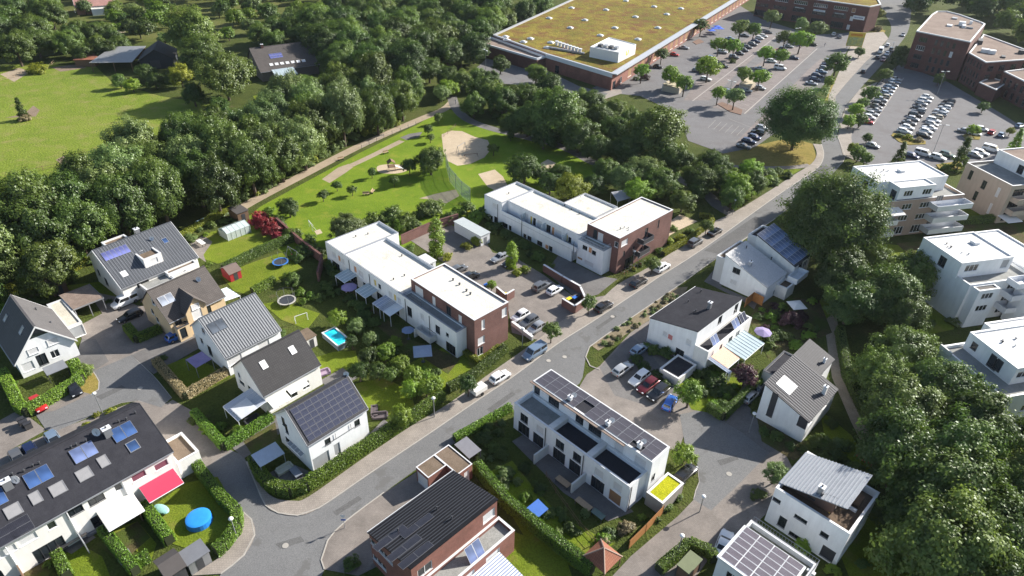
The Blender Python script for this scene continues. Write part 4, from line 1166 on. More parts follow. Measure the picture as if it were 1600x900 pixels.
B.clutter(bx1 - 2.5, by0 + 3.0, bx1 - 1.0, by0 + 5, 7.9, 4)
for px, py in ((778, 330), (815, 370), (896, 395)):
    u, z = B.hit('y-', 0, px, py); B.downpipe(u, -0.08, 0, 5.0)

# ------------------------------------------------------------------ houses right of the street
def monopitch(B, x0, y0, x1, y1, zl, zh, wall, roof, oh=0.2, t=0.2, front=(), side=(), high='x+', rim=None):
    """zl at x0, zh at x1"""
    m = min(zl, zh)
    B.facade('x+', x1, y0, y1, 0, zh, wall, side)
    B.facade('x-', x0, y0, y1, 0, zl, wall)
    for f, y in (('y-', y0), ('y+', y1)):
        B.facade(f, y, x0, x1, 0, m, wall, front if f == 'y-' else ())
        tri = [(x0, y, m), (x1, y, m), (x1, y, zh)] if zh > zl else [(x0, y, m), (x1, y, m), (x0, y, zl)]
        B.part('gable_wall', MB().poly(tri if f == 'y-' else tri[::-1]), wall)
    k = (zh - zl) / (x1 - x0)
    a, b = zl - k * oh + t, zh + k * oh + t
    B.part('roof', MB().slab([(x0 - oh, y0 - oh, a), (x1 + oh, y0 - oh, b), (x1 + oh, y1 + oh, b), (x0 - oh, y1 + oh, a)], t - .01), roof)
    if zh > zl:
        B.set_slope((x0 - oh, y0 - oh, a), (0, -1, 0), (x1 - x0, 0, zh - zl))
    else:
        B.set_slope((x1 + oh, y0 - oh, b), (0, 1, 0), (x0 - x1, 0, zl - zh))
    if rim:
        B.part('verge_board', MB().slab([(x0 - oh - .06, y0 - oh, a + .06), (x0 - oh, y0 - oh, a + .06), (x0 - oh, y1 + oh, a + .06), (x0 - oh - .06, y1 + oh, a + .06)], 0.3), rim)

B = Bld('detached_house', 'white house with black single-pitch roof and tilted blue collectors on its balcony', 'house', G(1016, 499, 4.8), 45)
x0, y0, x1, y1 = B.rect([4.8, 7.0, 7.1, 5.0], (1016, 499), (1091, 518), (1160, 466), (1086, 448))
xo = B.loc(1101, 545, 4.6).x + 0.0
monopitch(B, x0, y0, x1, y1, 4.9, 7.0, WHITE, FELT_D, 0.1, 0.15, front=[(1039, 522, 0.9, 1.1, 's'), (1047, 527, 1.0, 1.1, 'r'), (1054, 532, 0.8, 1.1, 's'), (1078, 525, 1.0, 1.2, 's'), (1060, 560, 1.6, 2.0, 'd')], side=[(1150, 482, 1.2, 1.9, 'd'), (1125, 500, 1.2, 1.6, 'd')], rim=FRAME_W)
B.block(x1 + .004, y0 + .05, x1 + 2.5, y1 - .05, 0, 4.3, WHITE2, 0.55, FELT_D, COPING_W, side=[(1112, 549, 1.6, 1.2, 's'), (1128, 535, 0.8, 1.0, 'd'), (1143, 523, 1.2, 1.8, 'd'), (1155, 512, 1.2, 1.2, 'w')])
B.chimney(Vector((x1 - 2.6, y0 + 7.6, 6.3)), 0.55, 0.55, 1.5)
for px, py in ((1095, 456), (1075, 472), (1084, 489), (1087, 487)):
    B.vent(B.on_slope(px, py), 0.09, 0.4)
for k, (yy, mt, n) in enumerate(((y0 + 3.1, COLLECT_P, 2), (y0 + 9.6, COLLECT_P, 2), (y0 + 12.0, PV, 2))):
    s_ = B.slope
    B.set_slope((0, 0, 0), (0, 1, 0), (-0.6, 0, 0.8))
    B.panels(0, 0, n, 1, 0.95, 2.0, mt, 0.03, 0, 'solar_collector', METAL_W, p=Vector((x1 + 1.8, yy, 4.6)))
    B.slope = s_
B.canopy('x+', x1 + 2.5, y0 + 1.2, y0 + 5.0, 3.2, 2.8, 2.3, striped('orange_striped_cloth', (0.62, 0.2, 0.09), (0.72, 0.6, 0.5), 0.12), True, 'awning')
B.canopy('x+', x1 + 2.5, y0 + 5.1, y0 + 11.5, 4.0, 2.8, 2.3, CANOPY_G, True, 'glass_canopy', bars=8)
B.canopy('x+', x1 + 2.5, y0 + 0.3, y0 + 1.1, 4.0, 2.8, 2.2, CANOPY_B, True, 'glass_canopy', bars=2)
q = B.loc(1055, 575, 1.4)
B.block(q.x - 1.6, q.y - 2.0, q.x + 2.0, y0 - .8, 0, 1.5, OFFW, 0.1, FELT_D, COPING_W)

B = Bld('detached_house', 'white house with smooth pale grey pitched roof next to the street', 'house', G(1136, 398, 6.6), 45)
x0, y0, x1, y1 = B.rect([6.6, 3.4, 3.4, 6.6], (1136, 398), (1198, 451), (1226, 430), (1167, 375))
PALE = ground_mat('pale_grey_roof', ((0.46, 0.455, 0.45), (0.52, 0.515, 0.51), (0.57, 0.565, 0.56)), 0.3, 1.5, 10, 0.7, 0.15, 0.02)
monopitch(B, x0, y0, x1, y1, 6.5, 3.5, WHITE, PALE, 0.12, 0.16, front=[], side=[(1211, 456, 1.4, 1.2, 'w'), (1205, 470, 1.6, 1.5, 'w')], rim=METAL_D)
B.window('y-', y0 - .1, *B.hit('y-', y0, 1151, 423), 1.5, 1.1, 'd'); B.window('y-', y0 - .1, *B.hit('y-', y0, 1146, 441), 1.4, 1.1, 's')
B.chimney(B.on_slope(1172, 415), 0.5, 0.5, 0.9, COPING)
B.vent(B.on_slope(1166, 388), 0.1, 0.5); B.vent(B.on_slope(1205, 405), 0.1, 0.4)
B.block(x0 - 1.9, y0 + .3, x0 - .14, y1 + 1.5, 0, 5.4, OFFW, 0.3, BITUMEN, COPING_W)
B.block(x1 + .01, y1 - 3.5, x1 + 2.2, y1 - .1, 0, 2.6, WHITE2, 0.4, DECK_BR, COPING_W)

B = Bld('detached_house', 'white house with sloping roof tiled in reflective blue solar glass', 'house', G(1183, 367, 8.0), 45)
x0, y0, x1, y1 = B.rect([8.0, 4.6, 4.6, 8.0], (1183, 367), (1244, 418), (1266, 397), (1209, 350))
monopitch(B, x0, y0, x1, y1, 7.9, 4.6, WHITE2, METAL_D, 0.1, 0.14, side=[(1252, 410, 1.6, 1.2, 'd'), (1258, 412, 1.6, 1.4, 'w')])
p0, uu, vv = B.slope
B.panels(0, 0, 6, 5, (y1 - y0) / 6.15, 1.8, glass('sky_toned_solar', (0.13, 0.17, 0.27), 0.3), 0.03, 0.09, frame=METAL_W, p=p0 + uu * ((y1 - y0) / 2 + .1) + vv * 5.0)  # pale sky reflection put into the panels' base colour
B.block(x0 - 2.4, y0 + 1.5, x0 - .12, y1 + .5, 0, 6.6, WHITE2, 0.3, FELT_D, COPING_W)
B.balcony(x1 + .01, y0 - 2.4, x1 + 2.0, y0 + 2.2, 2.7, WHITE)

B = Bld('detached_house', 'white house with stepped anthracite tile roof beside the dark wood', 'house', G(1201, 602, 6.8), 46)
x0, y0, x1, y1 = B.rect([6.8, 4.2, 4.2, 6.8], (1201, 602), (1263, 658), (1308, 609), (1250, 540))
ym = B.loc(1308, 609, 4.2).y
yt = B.loc(1260, 528, 6.8).y
monopitch(B, x0, y0, x1, ym, 6.6, 4.2, WHITE, TILE_AN, 0.2, 0.16, front=[], side=[(1270, 650, 1.4, 1.2, 'w'), (1290, 632, 1.4, 1.2, 'w'), (1300, 620, 1.2, 1.2, 'w')])
k_ = (6.6 - 4.2) / (x1 - x0)
B.rib_rows(y0 - .2, ym + .2, 0.5, 0.16, 0.05, plain('anthracite_tile_edge', (0.085, 0.085, 0.098), 0.7), length=(x1 - x0 + .3) * 1.06)
for pp in ((1228, 607, 0.0),):
    B.skylight(1229, 602, 2.6, 2.4, 'white', 'roof_hatch')
B.chimney(B.on_slope(1287, 615), 0.5, 0.5, 1.4, WHITE2)
for y_, st in ((y0, 'k'),):
    B.window('y-', y0 - .1, *B.hit('y-', y0, 1207, 632), 0.9, 4.6, 'k'); B.window('y-', y0 - .1, *B.hit('y-', y0, 1254, 660), 1.3, 1.7, 'k')
xs = x1 - 3.0
B.facade('x+', xs, ym, yt, 0, 4.2 + k_ * 3.0, WHITE, [(1288, 575, 1.2, 1.3, 'w')])
B.facade('y+', yt, x0, xs, 0, 4.2 + k_ * 3, WHITE)
B.facade('x-', x0 + .004, ym, yt, 0, 6.6, WHITE)
B.part('roof', MB().slab([(x0 - .2, ym + .21, 6.6 + k_ * .2 + .15), (xs + .2, ym + .21, 4.2 + k_ * 2.8 + .15), (xs + .2, yt + .2, 4.2 + k_ * 2.8 + .15), (x0 - .2, yt + .2, 6.6 + k_ * .2 + .15)], .15), TILE_AN)
B.chimney(Vector((xs - .6, yt - 2.2, 5.4)), 0.35, 0.35, 0.9, METAL_W)
B.block(x0 - 3.2, ym - 2.4, x0 - .3, yt - 0.5, 0, 3.0, OFFW, 0.1, FELT_D, METAL_D)

# ------------------------------------------------------------------ solar terrace (centre, south of the street)
B = Bld('terraced_houses', 'white terrace of three houses with roof terraces and long solar roof', 'terraced house', G(831, 591, 7.0), 45)
x0, y0, x1, y1 = B.rect(7.0, (831, 591), (1015, 721), (1049, 701), (866, 578))
yf = B.loc(984, 761, 4.9).y
xf0, xf1 = B.loc(800, 632, 4.9).x, B.loc(984, 761, 4.9).x
zT = 4.9
w3 = (xf1 - xf0) / 3
uvw = []
for k in range(3):
    c = xf0 + w3 * k
    uvw += [(c + w3 * .3, 1.15, 2.2, 2.1, 'D'), (c + w3 * .72, 1.15, 2.0, 2.1, 'D' if k < 2 else 'n'), (c + w3 * .3, 3.5, 1.5, 1.5, 'D' if k < 2 else 's'), (c + w3 * .75, 3.5, 1.4, 1.5, 'D' if k == 1 else 's')]
B.block(xf0, yf, xf1, y0 - .004, 0, zT, WHITE, 0.75, FELT_D, COPING_W, front_uv=uvw, side=[(1004, 776, 1.2, 0.8, 's')])
B.part('terrace_deck', MB().box(xf0 + .3, yf + .3, zT - .745, xf0 + w3 - .3, y0 - .05, zT - .70), DECK_BR if False else TERRACE_G)
for k in (1, 2):
    B.box('terrace_divider', xf0 + w3 * k - .45, yf + .285, zT - .74, xf0 + w3 * k + .45, y0 - .01, zT + .1, OFFW)
B.block(x0, y0, x1, y1, 0, 6.9, WHITE, 0.08, FELT_D, COPING_W, front_uv=[(x0 + w3 * .12, 5.6, 1.1, 2.1, 'D'), (x0 + w3 * .6, 5.5, 2.0, 2.0, 'D'), (x0 + w3 * 1.3, 5.5, 1.4, 2.0, 'D'), (x0 + w3 * 1.7, 5.5, 2.2, 2.0, 'D'), (x0 + w3 * 2.3, 5.5, 1.5, 1.9, 's'), (x0 + w3 * 2.8, 5.5, 1.8, 1.7, 's')],
        side_uv=[(y0 + .9, 3.4, 0.8, 1.3, 'd')])
B.box('roof_overhang', x0 - .3, y0 - .45, 6.78, x1 - 4.2, y0 - .035, 6.88, GRAVEL_ROOF)
B.set_slope((x0, y0, 7.0), (1, 0, 0), (0, 1, 0))
nu = int((x1 - x0 - .6) / 1.72)
pw = (x1 - x0 - .4) / nu
for i in range(nu):
    for j in range(3):
        if (i, j) in ((4, 2), (4, 1), (8, 0), (9, 0), (4, 0)) and j < 2 and i in (4, 9):
            continue
        B.panels(0, 0, 1, 1, round(pw - .03, 2), round((y1 - y0) / 3 - .12, 2), PV_T, 0.03, 0.06, frame=METAL_G, p=Vector((x0 + .2 + pw * (i + .5), y0 + .2 + (y1 - y0 - .4) / 3 * (j + .5), 6.95)))
for t in (0.3, 0.62, 0.87):
    p = Vector((x0 + (x1 - x0) * t, y0 + .9, 6.9))
    B.chimney(p, 0.55, 0.45, 0.7, METAL_W); B.dish(p + Vector((0.1, 0.7, 0.1)), 0.4)
for k in (1, 2):
    B.box('garden_wall', xf0 + w3 * k - .12, yf - 2.8, 0, xf0 + w3 * k + .12, yf - .002, 1.8, OFFW)
    B.downpipe(xf0 + w3 * k - .6, yf - .08, 0, 4.6)
B.downpipe(xf1 + .08, yf + .4, 0, 4.6)
Q = Bld('garage', 'low garage with bright yellow-green planted roof at the terrace end', 'garage', G(1010, 768, 2.3), 45)
x0, y0, x1, y1 = Q.rect(2.3, (1010, 768), (1034, 787), (1069, 757), (1045, 738))
Q.block(x0, y0, x1, y1, 0, 2.3, plaster('concrete_wall', (0.3, 0.27, 0.24)), 0.1, SEDUM_Y, COPING_W)
MB().poly([(x0 + .2, y0 + .2, 2.24), (x1 - .2, y0 + .2, 2.24), (x1 - .2, y1 - .2, 2.24), (x0 + .2, y1 - .2, 2.24)]).build('planting', SEDUM_Y, Q.e)

# ------------------------------------------------------------------ red brick house with black roof (bottom)
B = Bld('brick_house', 'red brick house with shallow black roof and balcony with blue collectors', 'house', G(574, 835, 5.8), 46)
x0, y0, x1, y1 = B.rect([5.8, 7.5, 7.5, 5.8], (574, 835), (644, 884), (779, 779), (706, 737))
SEAM = ground_mat('black_standing_seam', ((0.011, 0.011, 0.013), (0.015, 0.015, 0.018), (0.02, 0.02, 0.023)), 0.3, 1.2, 12, 0.6, 0.1, 0.02)
monopitch(B, x0, y0, x1, y1, 5.7, 7.3, BRICK_R, SEAM, 0.12, 0.15, front=[(592, 858, 4.2, 0.9, 'w'), (590, 876, 2.6, 0.9, 'w')], side=[(664, 890, 2.0, 1.5, 'w'), (764, 806, 1.9, 1.5, 's')], rim=METAL_W)
p0, uu, vv = B.slope
for i in range(int((y1 - y0) / .3)):
    pass
for i in range(int((x1 - x0 + .2) / .42)):
    o = link('roof_seam', WIN_CACHE.setdefault('seam_b', MB().box(0, -0.05, 0, y1 - y0 + .2, 0.05, 0.06).mesh('roof_seam', plain('seam_edge', (0.04, 0.043, 0.052), 0.5))), B.e)
    B.place_slope(o, p0 - uu * (y1 - y0 + .22) + vv * (.1 + .42 * i))
for px, py, n in ((610, 841, 2), (652, 822, 2), (632, 857, 2), (650, 868, 2)):
    B.panels(px, py, 2, 1, 2.1, 1.05, PV_D, 0.03, 0.1)
for px, py in ((706, 811), (683, 796), (622, 830)):
    B.vent(B.on_slope(px, py), 0.09, 0.45)
xb1 = x1 + 2.7
B.block(x1 + .004, y0 - .3, xb1, y1 + 0.3, 0, 4.0, BRICK_R, 0.45, TERRACE_G, COPING_W, side_uv=[(y0 + 1.5 + 4.0 * k, 3.0 if False else 2.6, 2.2, 1.3, 's') for k in range(3)])
B.set_slope((0, 0, 0), (0, 1, 0), (-0.55, 0, 0.83))
B.panels(0, 0, 2, 1, 1.1, 2.1, COLLECT_P, 0.03, 0, 'solar_collector', METAL_W, p=Vector((x1 + 1.7, y0 + 7.6, 4.4)))
B.canopy('x+', xb1, y0 + 3.6, y0 + 10.5, 4.2, 2.5, 2.0, striped('blue_white_striped_cloth', (0.72, 0.74, 0.78), (0.20, 0.24, 0.36), 0.33), True, 'awning', bars=5)
Q = Bld('garage', 'small red brick garage with flat brown roof beside the street', 'garage', G(650, 730, 2.7), 46)
x0, y0, x1, y1 = Q.rect(2.7, (650, 730), (669, 747), (738, 725), (701, 695))
xa_, ya_ = Q.loc(698, 727, 2.7).x, Q.loc(698, 727, 2.7).y
xx = Q.loc(738, 725, 2.7).x; yy = Q.loc(701, 695, 2.7).y; x1 = Q.loc(669, 747, 2.7).x
ymid = Q.loc(698, 727, 2.7).y
Q.block(0, 0, x1, ymid - .004, 0, 2.7, BRICK_R, 0.06, BITUMEN, COPING_W, 0.12, front_uv=[(x1 / 2, 1.1, min(2.4, x1 - .4), 2.1, 's')])
Q.block(0, ymid, xx, yy, 0, 2.703, BRICK_R, 0.06, BITUMEN, COPING_W, 0.12, side_uv=[(yy - 1, 1.1, 0.9, 2.0, 's')])

# ------------------------------------------------------------------ white houses, lower right
B = Bld('detached_house', 'white house with ribbed silver metal roof over a brown roof terrace', 'house', G(1212, 762, 6.2), 45)
x0, y0, x1, y1 = B.rect(6.2, (1212, 762), (1326, 838), (1378, 772), (1262, 712))
y1 = B.loc(1378, 772, 6.2).y
x1 = B.loc(1326, 838, 6.2).x
B.block(0, 0, x1, y1, 0, 6.2, WHITE, 0.9, DECK_BR, COPING_W, front=[(1211, 780, 1.0, 0.6, 'd'), (1222, 816, 1.0, 1.8, 'd'), (1251, 811, 1.6, 0.6, 'd'), (1288, 836, 1.0, 0.8, 'd'), (1241, 837, 1.4, 0.7, 'd'), (1293, 865, 1.6, 1.9, 'k')], side_uv=[(2.0, 4.4, 1.5, 1.2, 'w'), (5.0, 4.4, 1.5, 1.2, 'w'), (2.0, 1.6, 1.5, 1.6, 'w'), (5.5, 1.4, 2.4, 2.1, 'w')])
mx0, my0, mx1, my1 = B.rect([6.3, 8.6, 8.6, 6.3], (1216, 754), (1324, 794), (1365, 743), (1259, 707))
ib = plaster('brown_render', (0.15, 0.09, 0.07))
ux0, ux1, uy0 = mx0 + .8, mx1 - 1.5, my0 + 1.1
B.facade('y-', uy0, ux0, ux1, 5.3, 6.3, ib)
B.part('gable_wall', MB().poly([(ux0, uy0, 6.3), (ux1, uy0, 6.3), (ux1, uy0, 8.2), (ux0, uy0, 6.5)]), ib)
B.facade('x+', ux1, uy0, my1 - .5, 5.3, 8.1, ib, (), [(uy0 + 1.8, 6.4, 2.0, 2.0, 'd')])
B.facade('x-', ux0, uy0, my1 - .5, 5.3, 6.4, ib)
B.window('y-', uy0 - .05, ux0 + 3.0, 6.3, 0.9, 1.0, 'd')
RM = ground_mat('silver_metal_roof', ((0.29, 0.305, 0.33), (0.33, 0.345, 0.37), (0.36, 0.375, 0.4)), 0.3, 1.2, 12, 0.5, 0.05, 0.02)
B.part('roof', MB().slab([(mx0, my0, 6.3), (mx1, my0, 8.6), (mx1, my1, 8.6), (mx0, my1, 6.3)], .12), RM)
B.set_slope((mx0, my1, 6.3), (0, -1, 0), (mx1 - mx0, 0, 2.3))
p0, uu, vv = B.slope
sm = MB().box(0, -0.05, 0, my1 - my0, 0.05, 0.09).mesh('roof_seam', plain('seam_silver', (0.4, 0.42, 0.45), 0.4, 0.3))
for i in range(int((mx1 - mx0) * 1.04 / .42)):
    B.place_slope(link('roof_seam', sm, B.e), p0 + vv * (.15 + .42 * i))
B.chimney(B.on_slope(1281, 770), 0.6, 0.6, 1.1, METAL_G)
B.vent(B.on_slope(1284, 775), 0.12, 0.4)
B.box('terrace_plank', x1 - 3.2, 2.0, 5.31, x1 - 3.0, 4.4, 5.4, plain('yellow_board', (0.62, 0.42, 0.05), 0.6))
B.box('bench', x1 - 1.9, 4.3, 5.31, x1 - .9, 4.6, 5.7, METAL_W)
B.box('table', x1 - 2.2, 5.4, 5.31, x1 - 1.0, 7.0, 5.95, WOOD)

B = Bld('detached_house', 'white flat house with tilted field of pale solar panels on its roof', 'house', G(1123, 869, 6.0), 45)
x1 = B.loc(1274, 886, 6.0).x
y1 = B.loc(1180, 818, 5.6).y
B.block(0, 0, x1, y1, 0, 5.7, WHITE, 0.7, ground_mat('green_grey_roof', ((0.2, 0.2, 0.15), (0.27, 0.265, 0.2), (0.33, 0.32, 0.25)), 0.3, 1.2, 9), COPING_W, front_uv=[(2 + 3 * k, 4.2, 1.4, 1.2, 'w') for k in range(3)])
B.set_slope((0, 0, 5.75), (1, 0, 0), (0, 1, 0.02))
B.panels(0, 0, 4, 6, 1.72, 0.88, PV_P, 0.05, 0.35, 'solar_panel', METAL_W, p=Vector((3.7, 2.9, 5.75)))
B.part('panel_plinth', MB().box(-.15, -.15, 5.752, 7.4, 5.8, 6.02), METAL_W)
B.railing([(.2, y1 + .1), (x1, y1 + .1), (x1, .2)], 5.75, 0.7, METAL_G)
B.box('terrace_bench', 8.4, y1 - 1.2, 5.06, x1 - .6, y1 - .8, 5.4, COPING_W)
# ------------------------------------------------------------------ polygonal buildings
def run(B, p, q, z0, z1, mat, uv=()):
    """a facade from p to q (local ground points, outward to the right)"""
    p, q = Vector((*p[:2], 0)), Vector((*q[:2], 0))
    L = (q - p).length
    ang = math.atan2((q - p).y, (q - p).x)
    sub = Bld.__new__(Bld)
    sub.e = B.e
    made = []
    class _S:
        pass
    n0 = len(B.e.children)
    before = set(B.e.children)
    Bld.facade(sub, 'y-', 0, 0, L, z0, z1, mat, (), uv)
    for o in B.e.children:
        if o not in before:
            v = o.location.copy()
            o.location = p + Vector((v.x * math.cos(ang) - v.y * math.sin(ang), v.x * math.sin(ang) + v.y * math.cos(ang), v.z))
            o.rotation_euler.z += ang

def polyblock(B, pts, z0, z1, mat, deck, par=0.4, pw=0.35, cop=COPING, wins=None, parmat=None):
    n = len(pts)
    for i in range(n):
        run(B, pts[i], pts[(i + 1) % n], z0, z1 - par, mat, (wins or {}).get(i, ()))
    B.part('roof', MB().poly([(p[0], p[1], z1 - par + .001) for p in pts]), deck)
    for i in range(n):
        a, b = Vector((*pts[i][:2], 0)), Vector((*pts[(i + 1) % n][:2], 0))
        d = (b - a).normalized()
        nn = Vector((-d.y, d.x, 0)) * pw
        a2, b2 = a + d * (pw * (i % 2)), b - d * (pw * ((i + 1) % 2)) if False else b
        z = z1 + .002 * (i % 3)
        B.part('parapet', MB().slab([(a2.x, a2.y, z), (b2.x, b2.y, z), (b2.x + nn.x, b2.y + nn.y, z), (a2.x + nn.x, a2.y + nn.y, z)], par + .002 * (i % 3)), parmat or cop)

def wrow(L, z, n, w, h, st, u0=1.5, u1=None):
    u1 = L - 1.5 if u1 is None else u1
    return [(u0 + (u1 - u0) * (k + .5) / n, z, w, h, st) for k in range(n)]

# supermarket
B = Bld('supermarket', 'large brick supermarket with mossy ochre planted roof', 'supermarket', G(957, 115, 5.8), 60)
zm = 5.8
L_ = lambda px, py, z=zm: tuple(B.loc(px, py, z)[:2])
far = Vector(L_(1145, 0)); dfar = (far - Vector(L_(957, 115))).normalized()
e1 = far + dfar * 45
c0 = Vector(L_(957, 115)); c1 = Vector(L_(853, 84))
lf = Vector(L_(770, 54)); lt = Vector(L_(890, 0)); dl = (lt - lf).normalized()
e2 = lt + dl * 75
Lr = (e1 - c0).length
ww = [(4 + 6.4 * k, 2.6, 3.6, 3.6, 'n') for k in range(int(Lr / 6.6))]
ww[0] = (2.4, 1.4, 2.6, 2.6, 'd'); ww[1] = (8.5, 1.6, 1.6, 2.2, 'w')
polyblock(B, [c1, c0, e1, e2, lf], 0, zm, BRICK_R, SEDUM, 0.5, 0.9, plain('roof_rim', (0.36, 0.37, 0.39), 0.5), {0: [(6, 1.5, 2, 2.6, 'd')], 1: ww})
B.part('canopy', MB().slab([(c0.x + 1.8, c0.y - .3, zm + .12), (e1.x + 1.8, e1.y, zm + .12), (e1.x - .2, e1.y, zm + .12), (c0.x - .2, c0.y - .3, zm + .12)], 0.35), plain('canopy_metal', (0.46, 0.47, 0.49), 0.4, 0.2))
B.part('fascia', MB().slab([(c1.x, c1.y - .25, zm + .14), (c0.x, c0.y - .25, zm + .14), (c0.x, c0.y - .002, zm + .14), (c1.x, c1.y - .002, zm + .14)], 1.5), METAL_W)
a0, a1, a2, a3 = [L_(px, py, 5.0) for px, py in ((743, 64), (839, 91), (854, 80), (761, 57))]
polyblock(B, [a0, a1, c1 + Vector((0, -.01)), lf + Vector((-.2, -.4))], 0, 5.0, BRICK_O, GRAVEL_ROOF, 0.7, 0.4, METAL_W)
zr = 9.0
q = [L_(px, py, zr) for px, py in ((922, 73), (967, 82), (994, 69), (952, 58))]
polyblock(B, q, zm - .45, zr, METAL_W, MEMB2, 0.2, 0.2, METAL_W)
Y = plain('logo_yellow', (0.75, 0.55, 0.03), 0.5)
qa, qb = Vector((*q[1], 0)), Vector((*q[2], 0)); dd = (qb - qa).normalized(); nn = Vector((dd.y, -dd.x, 0)) * .06
for s_ in (-1, 1):
    m = (qa + qb) / 2 + nn
    B.part('logo', MB().poly([m + dd * (0.15 * s_) + Vector((0, 0, 6.5)), m + dd * (0.9 * s_) + Vector((0, 0, 6.7)), m + dd * (1.5 * s_) + Vector((0, 0, 8.4)), m + dd * (0.8 * s_) + Vector((0, 0, 8.3))]), Y)
for k in range(4):
    B.box('air_handler', q[0][0] + 2 + 2.1 * k, q[0][1] + 2.0, zr - .2, q[0][0] + 3.4 + 2.1 * k, q[0][1] + 4.0, zr + .7, METAL_G if k % 2 else METAL_D)
for k in range(8):
    p = B.loc(870 + 5.2 * k, 67 + 1.7 * k, 6.2)
    B.part('roof_vent', MB().bar((p.x, p.y, 5.3), (p.x, p.y, 6.6), 0.55, 0, 8).bar((p.x, p.y, 6.6), (p.x, p.y, 6.9), 0.75, 0, 8), METAL_W)
B.part('roof_duct', MB().box(B.loc(890, 80, 5.6).x - 9, B.loc(890, 80, 5.6).y - .4, 5.4, B.loc(890, 80, 5.6).x + 6, B.loc(890, 80, 5.6).y + .5, 6.0), METAL_G)
for px, py in ((893, 12), (947, 15), (1022, 10), (1042, 22), (993, 26), (858, 28), (914, 31), (961, 43), (891, 43), (1028, 43), (997, 61), (938, 55), (829, 60), (790, 57), (792, 62), (818, 65), (861, 66), (855, 74), (978, 1), (1064, 13)):
    p = B.loc(px, py, 5.6); B.roof_light(p.x, p.y, 5.3, 2.4, 1.8, 0.7)

# office building, top right
B = Bld('office_building', 'brown brick office block with curved end and rooftop machinery', 'office building', G(1432, 48, 14.0), 60)
L_ = lambda px, py, z=14.0: tuple(B.loc(px, py, z)[:2])
pts = [L_(1432, 48), L_(1517, 65), L_(1540, 37), L_(1534, 34), L_(1500, 22), L_(1480, 17), L_(1464, 17), L_(1456, 22)]
Lf = (Vector(pts[1]) - Vector(pts[0])).length
ow = []
for f, z in enumerate((2.0, 5.2, 8.4, 11.4)):
    ow += [(3.4, z, 3.0, 1.7, 'w' if f == 2 else 'd')] + [(8.2 + 2.1 * k, z, 1.0, 2.0, 's' if (k + f) % 5 == 0 and f == 2 else 'd') for k in range(int((Lf - 9) / 2.1))]
polyblock(B, pts, 0, 14.0, BRICK_O, GRAVEL_ROOF, 0.4, 0.5, COPING_W, {0: ow})
for px, py, w, d, h in ((1492, 28, 1.8, 2.6, .5), (1484, 39, 1.8, 2.6, .5), (1503, 38, 2.2, 2.2, 1.4), (1506, 41, 1.2, 3.0, .9), (1517, 36, 1.0, 1.0, 1.2), (1515, 43, 2.4, .6, .6)):
    p = B.loc(px, py, 14.0); B.box('roof_machine', p.x - w / 2, p.y - d / 2, 13.6, p.x + w / 2, p.y + d / 2, 13.6 + h, random.choice([METAL_W, METAL_G]))
B = Bld('office_building', 'brown brick office wing with gravel roof and white ventilation units', 'office building', G(1514, 82, 10.4), 60)
L_ = lambda px, py, z=10.4: tuple(B.loc(px, py, z)[:2])
pts = [L_(1514, 82), L_(1541, 97), L_(1640, 90), L_(1640, 90 - 4), L_(1600, 76), L_(1537, 53)]
L0, L1 = (Vector(pts[1]) - Vector(pts[0])).length, (Vector(pts[2]) - Vector(pts[1])).length
polyblock(B, pts, 0, 10.4, BRICK_O, GRAVEL_ROOF, 0.35, 0.5, COPING_W, {0: [(1.5 + 2.2 * k, z, 1.0, 2.0, 'd') for k in range(int(L0 / 2.3)) for z in (2.0, 5.0, 8.2)], 1: [(3 + 5.0 * k, z, 2.4, 1.9, 'd') for k in range(int(L1 / 5.2)) for z in (2.0, 5.0, 8.0)]})
for px, py, w, d, h in ((1539, 80, 2.6, 2.2, 1.2), (1550, 82, 2.2, 2.2, 1.2), (1531, 66, 1.6, 5.0, 1.4), (1568, 88, 1.2, 2.6, .5), (1596, 82, 2.0, 2.0, 1.2)):
    p = B.loc(px, py, 10.4); B.box('roof_machine', p.x - w / 2, p.y - d / 2, 10.05, p.x + w / 2, p.y + d / 2, 10.05 + h, METAL_W if w > 2 else METAL_D)
B = Bld('office_building', 'low brown brick office annexe with flat roof beside the car park', 'office building', G(1569, 111, 8.0), 60)
L_ = lambda px, py, z=8.0: tuple(B.loc(px, py, z)[:2])
pts = [L_(1569, 111), L_(1650, 150), L_(1680, 125), L_(1600, 107)]
L0 = (Vector(pts[1]) - Vector(pts[0])).length
polyblock(B, pts, 0, 8.0, BRICK_O, GRAVEL_ROOF, 0.35, 0.5, COPING_W, {0: [(2.0 + 3.2 * k, z, 1.3, 2.2, 'd') for k in range(int(L0 / 3.3)) for z in (1.8, 5.2)]})
g0, g1, g2 = L_(1518, 131, 4.4), L_(1557, 139, 4.4), L_(1567, 118, 4.4)
polyblock(B, [L_(1530, 128, 4.4), L_(1557, 140, 4.4), L_(1575, 128, 4.4), L_(1548, 120, 4.4)], 0, 4.4, BRICK_O, GRAVEL_ROOF, 0.3, 0.4, COPING_W)

